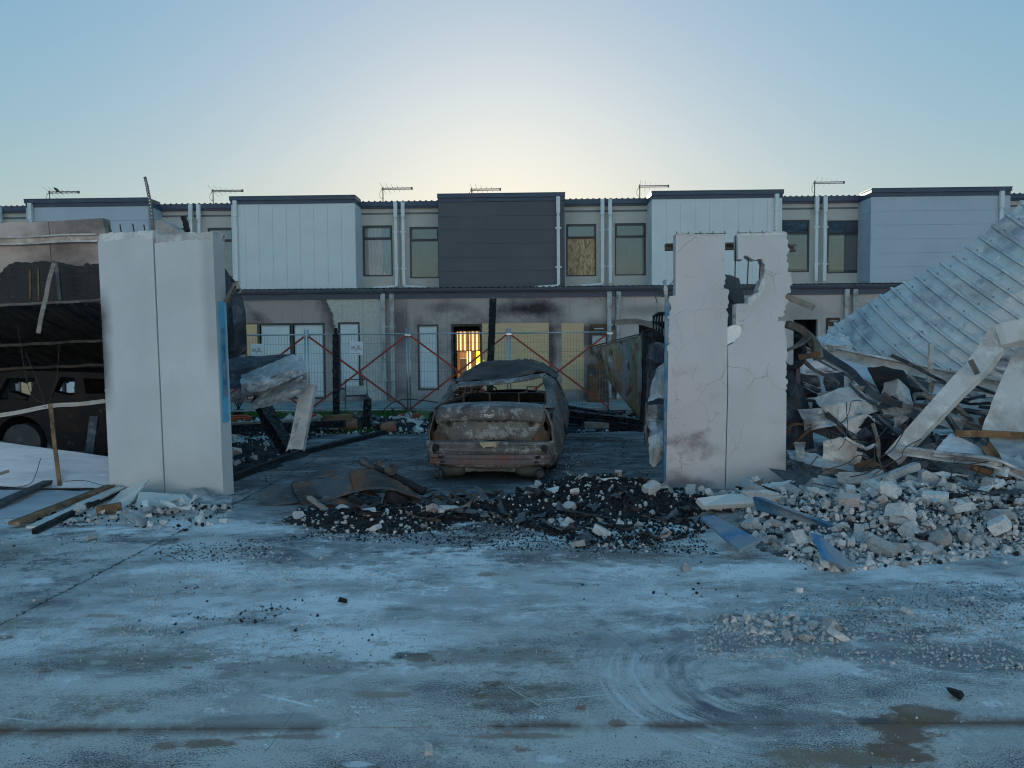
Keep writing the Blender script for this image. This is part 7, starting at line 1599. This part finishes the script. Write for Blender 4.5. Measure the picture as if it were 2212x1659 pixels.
# boards and slabs in front of the right pier
def board(name, pts, mat, label, th=.03, lift=0.0, cat='board', Ys=None, seed=0):
    P = [G(u,v,y) if y < 1 else W(u,v,y) for u,v,y in pts]; n = (P[1]-P[0]).cross(P[-1]-P[0]).normalized()
    if n.z > 0: n = -n
    mb = MB().prism(P, n*th); o = mb.build(name, M[mat], None); tag(o,label,cat); return o
M['blue_board'] = std('peeling_blue_board', (0.025,0.17,0.36), [((0.21,0.27,0.32),2.0,.40,.52),((0.35,0.37,0.38),4,.58,.68)], .7, bump=(14,.3,.01))
board('blue_board', [(1513,1117,.17),(1540,1112,.19),(1641,1165,.13),(1596,1187,.09)], 'blue_board', 'peeling blue board lying at the left tip of the right pile')
board('blue_board', [(1632,1072,.34),(1650,1076,.36),(1801,1132,.24),(1795,1138,.20),(1640,1100,.22)], 'blue_faded', 'long dark blue board slanting over the rubble below the broken pier')
board('blue_board', [(1750,1150,.22),(1772,1156,.22),(1847,1220,.06),(1826,1226,.05),(1772,1200,.12)], 'blue_board', 'narrow bright blue board at the front of the right pile')
board('render_slab', [(1506,1076,.20),(1580,1066,.22),(1690,1070,.24),(1655,1086,.18),(1520,1092,.14)], 'plaster', 'pale render slab lying at the foot of the broken pier', .06, cat='slab')
board('render_slab', [(1600,1062,.30),(1660,1058,.30),(1690,1068,.26),(1620,1074,.24)], 'block', 'second pale slab leaning at the foot of the broken pier', .05, cat='slab')
board('plaster_plate', [(1484,1046,8.75),(1503,1046,8.75),(1500,1078,8.7),(1492,1080,8.68)], 'plaster', 'small upright plaster plate at the foot of the broken pier', .03, cat='plaster piece')
board('plaster_plate', [(1503,1052,8.8),(1534,1056,8.75),(1530,1070,8.7),(1505,1068,8.75)], 'timber_grey', 'small upright brown plate at the foot of the broken pier', .03, cat='plaster piece')
for i, (a, b, lab) in enumerate([((1600,1145,7.3),(1625,1100,7.6),'pale torn strip standing at the blue board'),((1765,1135,7.0),(1800,1200,6.6),'pale torn strip on the narrow blue board')]):
    o = rough_beam([W(*a),W(*b)],.035,.012,.04,.005,12,95+i).build('torn_strip', M['plaster']); tag(o,lab,'strip')
o = rough_beam([W(1848,1222,6.15),W(1915,1208,6.25)],.06,.03,.05,.003,8,97).build('timber_offcut', M['timber_brown']); tag(o,'brown timber offcut at the front edge of the right pile','timber')
o = rough_beam([W(1655,1128,7.4),W(1780,1120,7.4)],.05,.03,.05,.003,8,98).build('timber_offcut', M['timber_grey']); tag(o,'grey lath lying across the right pile','timber')
# planks and plaster at the left pier
def plank(a, b, w_, h_, mat, label, cat='plank', seed=0):
    o = rough_beam([a,b],w_,h_,.10,.004,9,seed).build('fallen_plank', M[mat]); return tag(o,label,cat)
plank(G(30,1142)+Vector((0,0,.05)), G(240,1066)+Vector((0,0,.09)), .11,.035,'timber_brown','scorched brown plank slanting in front of the left pier',seed=1)
plank(G(72,1148)+Vector((0,0,.04)), G(258,1066)+Vector((0,0,.07)), .13,.02,'plaster','pale faced plank beside the scorched one',seed=2)
plank(G(75,1155)+Vector((0,0,.03)), G(266,1064)+Vector((0,0,.05)), .05,.05,'char','narrow charred batten beside the pale faced plank',seed=3)
plank(G(-20,1105)+Vector((0,0,.04)), G(118,1052)+Vector((0,0,.10)), .12,.04,'zinc_dark','dark metal rail lying at the far left',seed=4)
plank(G(0,1062)+Vector((0,0,.02)), G(225,1052)+Vector((0,0,.02)), .03,.02,'zinc_dark','thin dark strip lying along the fallen door leaf',seed=5)
plank(W(-20,1030,8.9), W(20,1017,9.0), .06,.03,'timber_grey','short grey stick at the left edge',seed=6)
board('plaster_sheet', [(215,1105,8.05),(262,1060,8.9),(322,1033,8.75),(300,1062,8.5),(262,1107,7.95)], 'plaster', 'large broken plaster sheet leaning at the left pier', .025, cat='plaster piece')
board('plaster_sheet', [(292,1100,8.0),(300,1062,8.5),(400,1068,8.4),(420,1085,8.2),(350,1105,7.9)], 'plaster', 'cracked plaster sheet in the middle of the left pier debris', .025, cat='plaster piece')
board('plaster_sheet', [(262,1104,7.95),(300,1100,8.1),(345,1138,7.5),(308,1143,7.4),(285,1125,7.6)], 'plaster', 'curved plaster sheet at the front of the left pier debris', .02, cat='plaster piece')
board('plaster_brick', [(352,1094,8.0),(392,1080,8.15),(398,1090,8.05),(360,1104,7.9)], 'block', 'oblong plaster piece lying on the left pier debris', .06, cat='plaster piece')
board('plaster_brick', [(306,1082,8.1),(318,1080,8.1),(326,1108,7.8),(312,1112,7.8)], 'block', 'upright split plaster piece in the left pier debris', .05, cat='plaster piece')
sheet('bent_flashing', [[(388,1078,8.6),(410,1056,8.7),(440,1052,8.75),(462,1066,8.7),(502,1072,8.5)],[(400,1088,8.35),(420,1070,8.4),(445,1072,8.4),(465,1088,8.3),(500,1085,8.3)],[(405,1094,8.2),(425,1085,8.25),(450,1095,8.15),(468,1104,8.0),(492,1105,8.0)]], 'zinc', 'bent grey flashing lying against the foot of the left pier', 6,6,.008,3,33)
o = rough_beam([G(210,1112)+Vector((0,0,.05)),G(262,1108)+Vector((0,0,.06))],.10,.09,.04,.012,9,99).build('timber_offcut', M['timber_brown']); tag(o,'stubby brown timber offcut in front of the left pier','timber')
# planks lying in the yard behind
plank(W(500,915,15.5), W(690,905,15.6), .20,.05,'timber_grey','grey plank lying along the lawn edge',seed=11); plank(W(700,905,15.2), W(760,902,15.2), .16,.14,'timber_brown','brown squared timber by the white bucket',seed=12)
plank(W(500,925,15.0), W(745,915,14.9), .14,.14,'char','long charred beam lying before the lawn',seed=13)
e_ = rough_beam([G(498,1040)+Vector((0,0,.03)),G(640,985)+Vector((0,0,.03)),G(830,938)+Vector((0,0,.03))],.10,.10,.1,.012,6,14).build('slab_edge', M['soot']); tag(e_,'sooty raised edge along the left side of the garage floor','kerb')

# twisted scraps and burnt sticks thrown over the heaps
rs_ = random.Random(31)
def scraps(P, hgt, n, where, mats, L0=.15, L1=.5, w0=.03, w1=.14):
    for k in range(n):
        x, y = sample(P, rs_); a = rs_.uniform(0,6.28); L = rs_.uniform(L0,L1); w_ = rs_.uniform(w0,w1); d = Vector((math.cos(a),math.sin(a),0)); sd = Vector((-d.y,d.x,0)); z = hgt(x,y)+.02; g_ = []
        for i in range(4):
            t = i/3-.5; lift = rs_.uniform(0,.10)*(1 if i in (0,3) else .5); ctr = Vector((x,y,z+lift))+d*(L*t)+sd*rs_.gauss(0,.02); tl = rs_.uniform(-.5,.5)
            g_.append([ctr-sd*w_*.5+Vector((0,0,-tl*w_*.5)), ctr+Vector((0,0,rs_.uniform(0,.02))), ctr+sd*w_*.5*rs_.uniform(.5,1)+Vector((0,0,tl*w_*.5+rs_.uniform(0,.04)))])
        for r in g_:
            for q in r: q.z = max(q.z, .01)
        mt = rs_.choice(mats); o = patch(g_,3,4,.004,.012,9,k,.012,.004,crease=True).build('metal_scrap', M[mt], None)
        tag(o, zone_label('twisted '+{'zinc_dark':'dark','zinc':'silvery','rust':'rusty','wing_blue':'bluish','wing_grey':'grey','steel_brown':'brown','plaster':'pale plaster','zinc_pale':'ashy pale'}[mt]+' scrap '+where, P, x, y, L, L0, L1), 'scrap', 'metal scraps '+where)
def sticks(P, hgt, n, where, L0=.12, L1=.45):
    for k in range(n):
        x, y = sample(P, rs_); a = rs_.uniform(0,6.28); L = rs_.uniform(L0,L1); w_ = rs_.uniform(.02,.055); d = Vector((math.cos(a),math.sin(a),rs_.uniform(-.25,.35))); c_ = Vector((x,y,hgt(x,y)+.03))
        p0, p1 = c_-d*L*.5, c_+d*L*.5; p0.z = max(p0.z,.015); p1.z = max(p1.z,.015)
        o = rough_beam([p0,p1],w_,w_*.8,.035,w_*.22,18,200+k).build('charred_stick', M['char']); tag(o, zone_label('charred stick '+where, P, x, y, L, L0, L1), 'timber', 'charred sticks '+where)
DM = ['zinc_dark','zinc_dark','rust','wing_blue','wing_grey','steel_brown']
scraps(region([(640,1060),(960,1060),(1010,1105),(940,1140),(720,1140)]), hL, 40, 'in the heap under the torn wing', DM, .15, .7)
sticks(region([(640,1080),(960,1070),(1010,1110),(940,1150),(700,1145)]), hL, 16, 'in the heap under the torn wing')
scraps(region([(960,1080),(1180,1060),(1230,1100),(1160,1125),(990,1120)]), flat, 10, 'around the grate', DM)
scraps(PCc, hC, 26, 'on the centre char heap', DM+['plaster']); sticks(PCc, hC, 34, 'on the centre char heap')
scraps(region([(1480,1075),(1700,1070),(2250,1060),(2250,1130),(1900,1150),(1700,1160),(1560,1110)]), hR, 22, 'in the right rubble pile', ['zinc_dark','zinc','zinc_pale','plaster','steel_brown'], .2, .7, .05, .2)
sticks(region([(1480,1085),(1700,1080),(2250,1070),(2250,1180),(1900,1190),(1700,1190)]), hR, 14, 'in the right rubble pile')
scraps(PBb, hB, 12, 'in the back debris left of the car', DM+['plaster','zinc_pale'], .3, .9, .06, .25); sticks(PBb, hB, 14, 'in the back debris left of the car', .3, 1.0)
scraps(PBr, hB, 6, 'in the back debris right of the car', DM, .3, .8, .06, .2); sticks(PBr, hB, 8, 'in the back debris right of the car', .3, .9)
scraps(PPp, hP, 6, 'at the foot of the left pier', ['plaster','zinc_pale','zinc'], .15, .4, .05, .15)
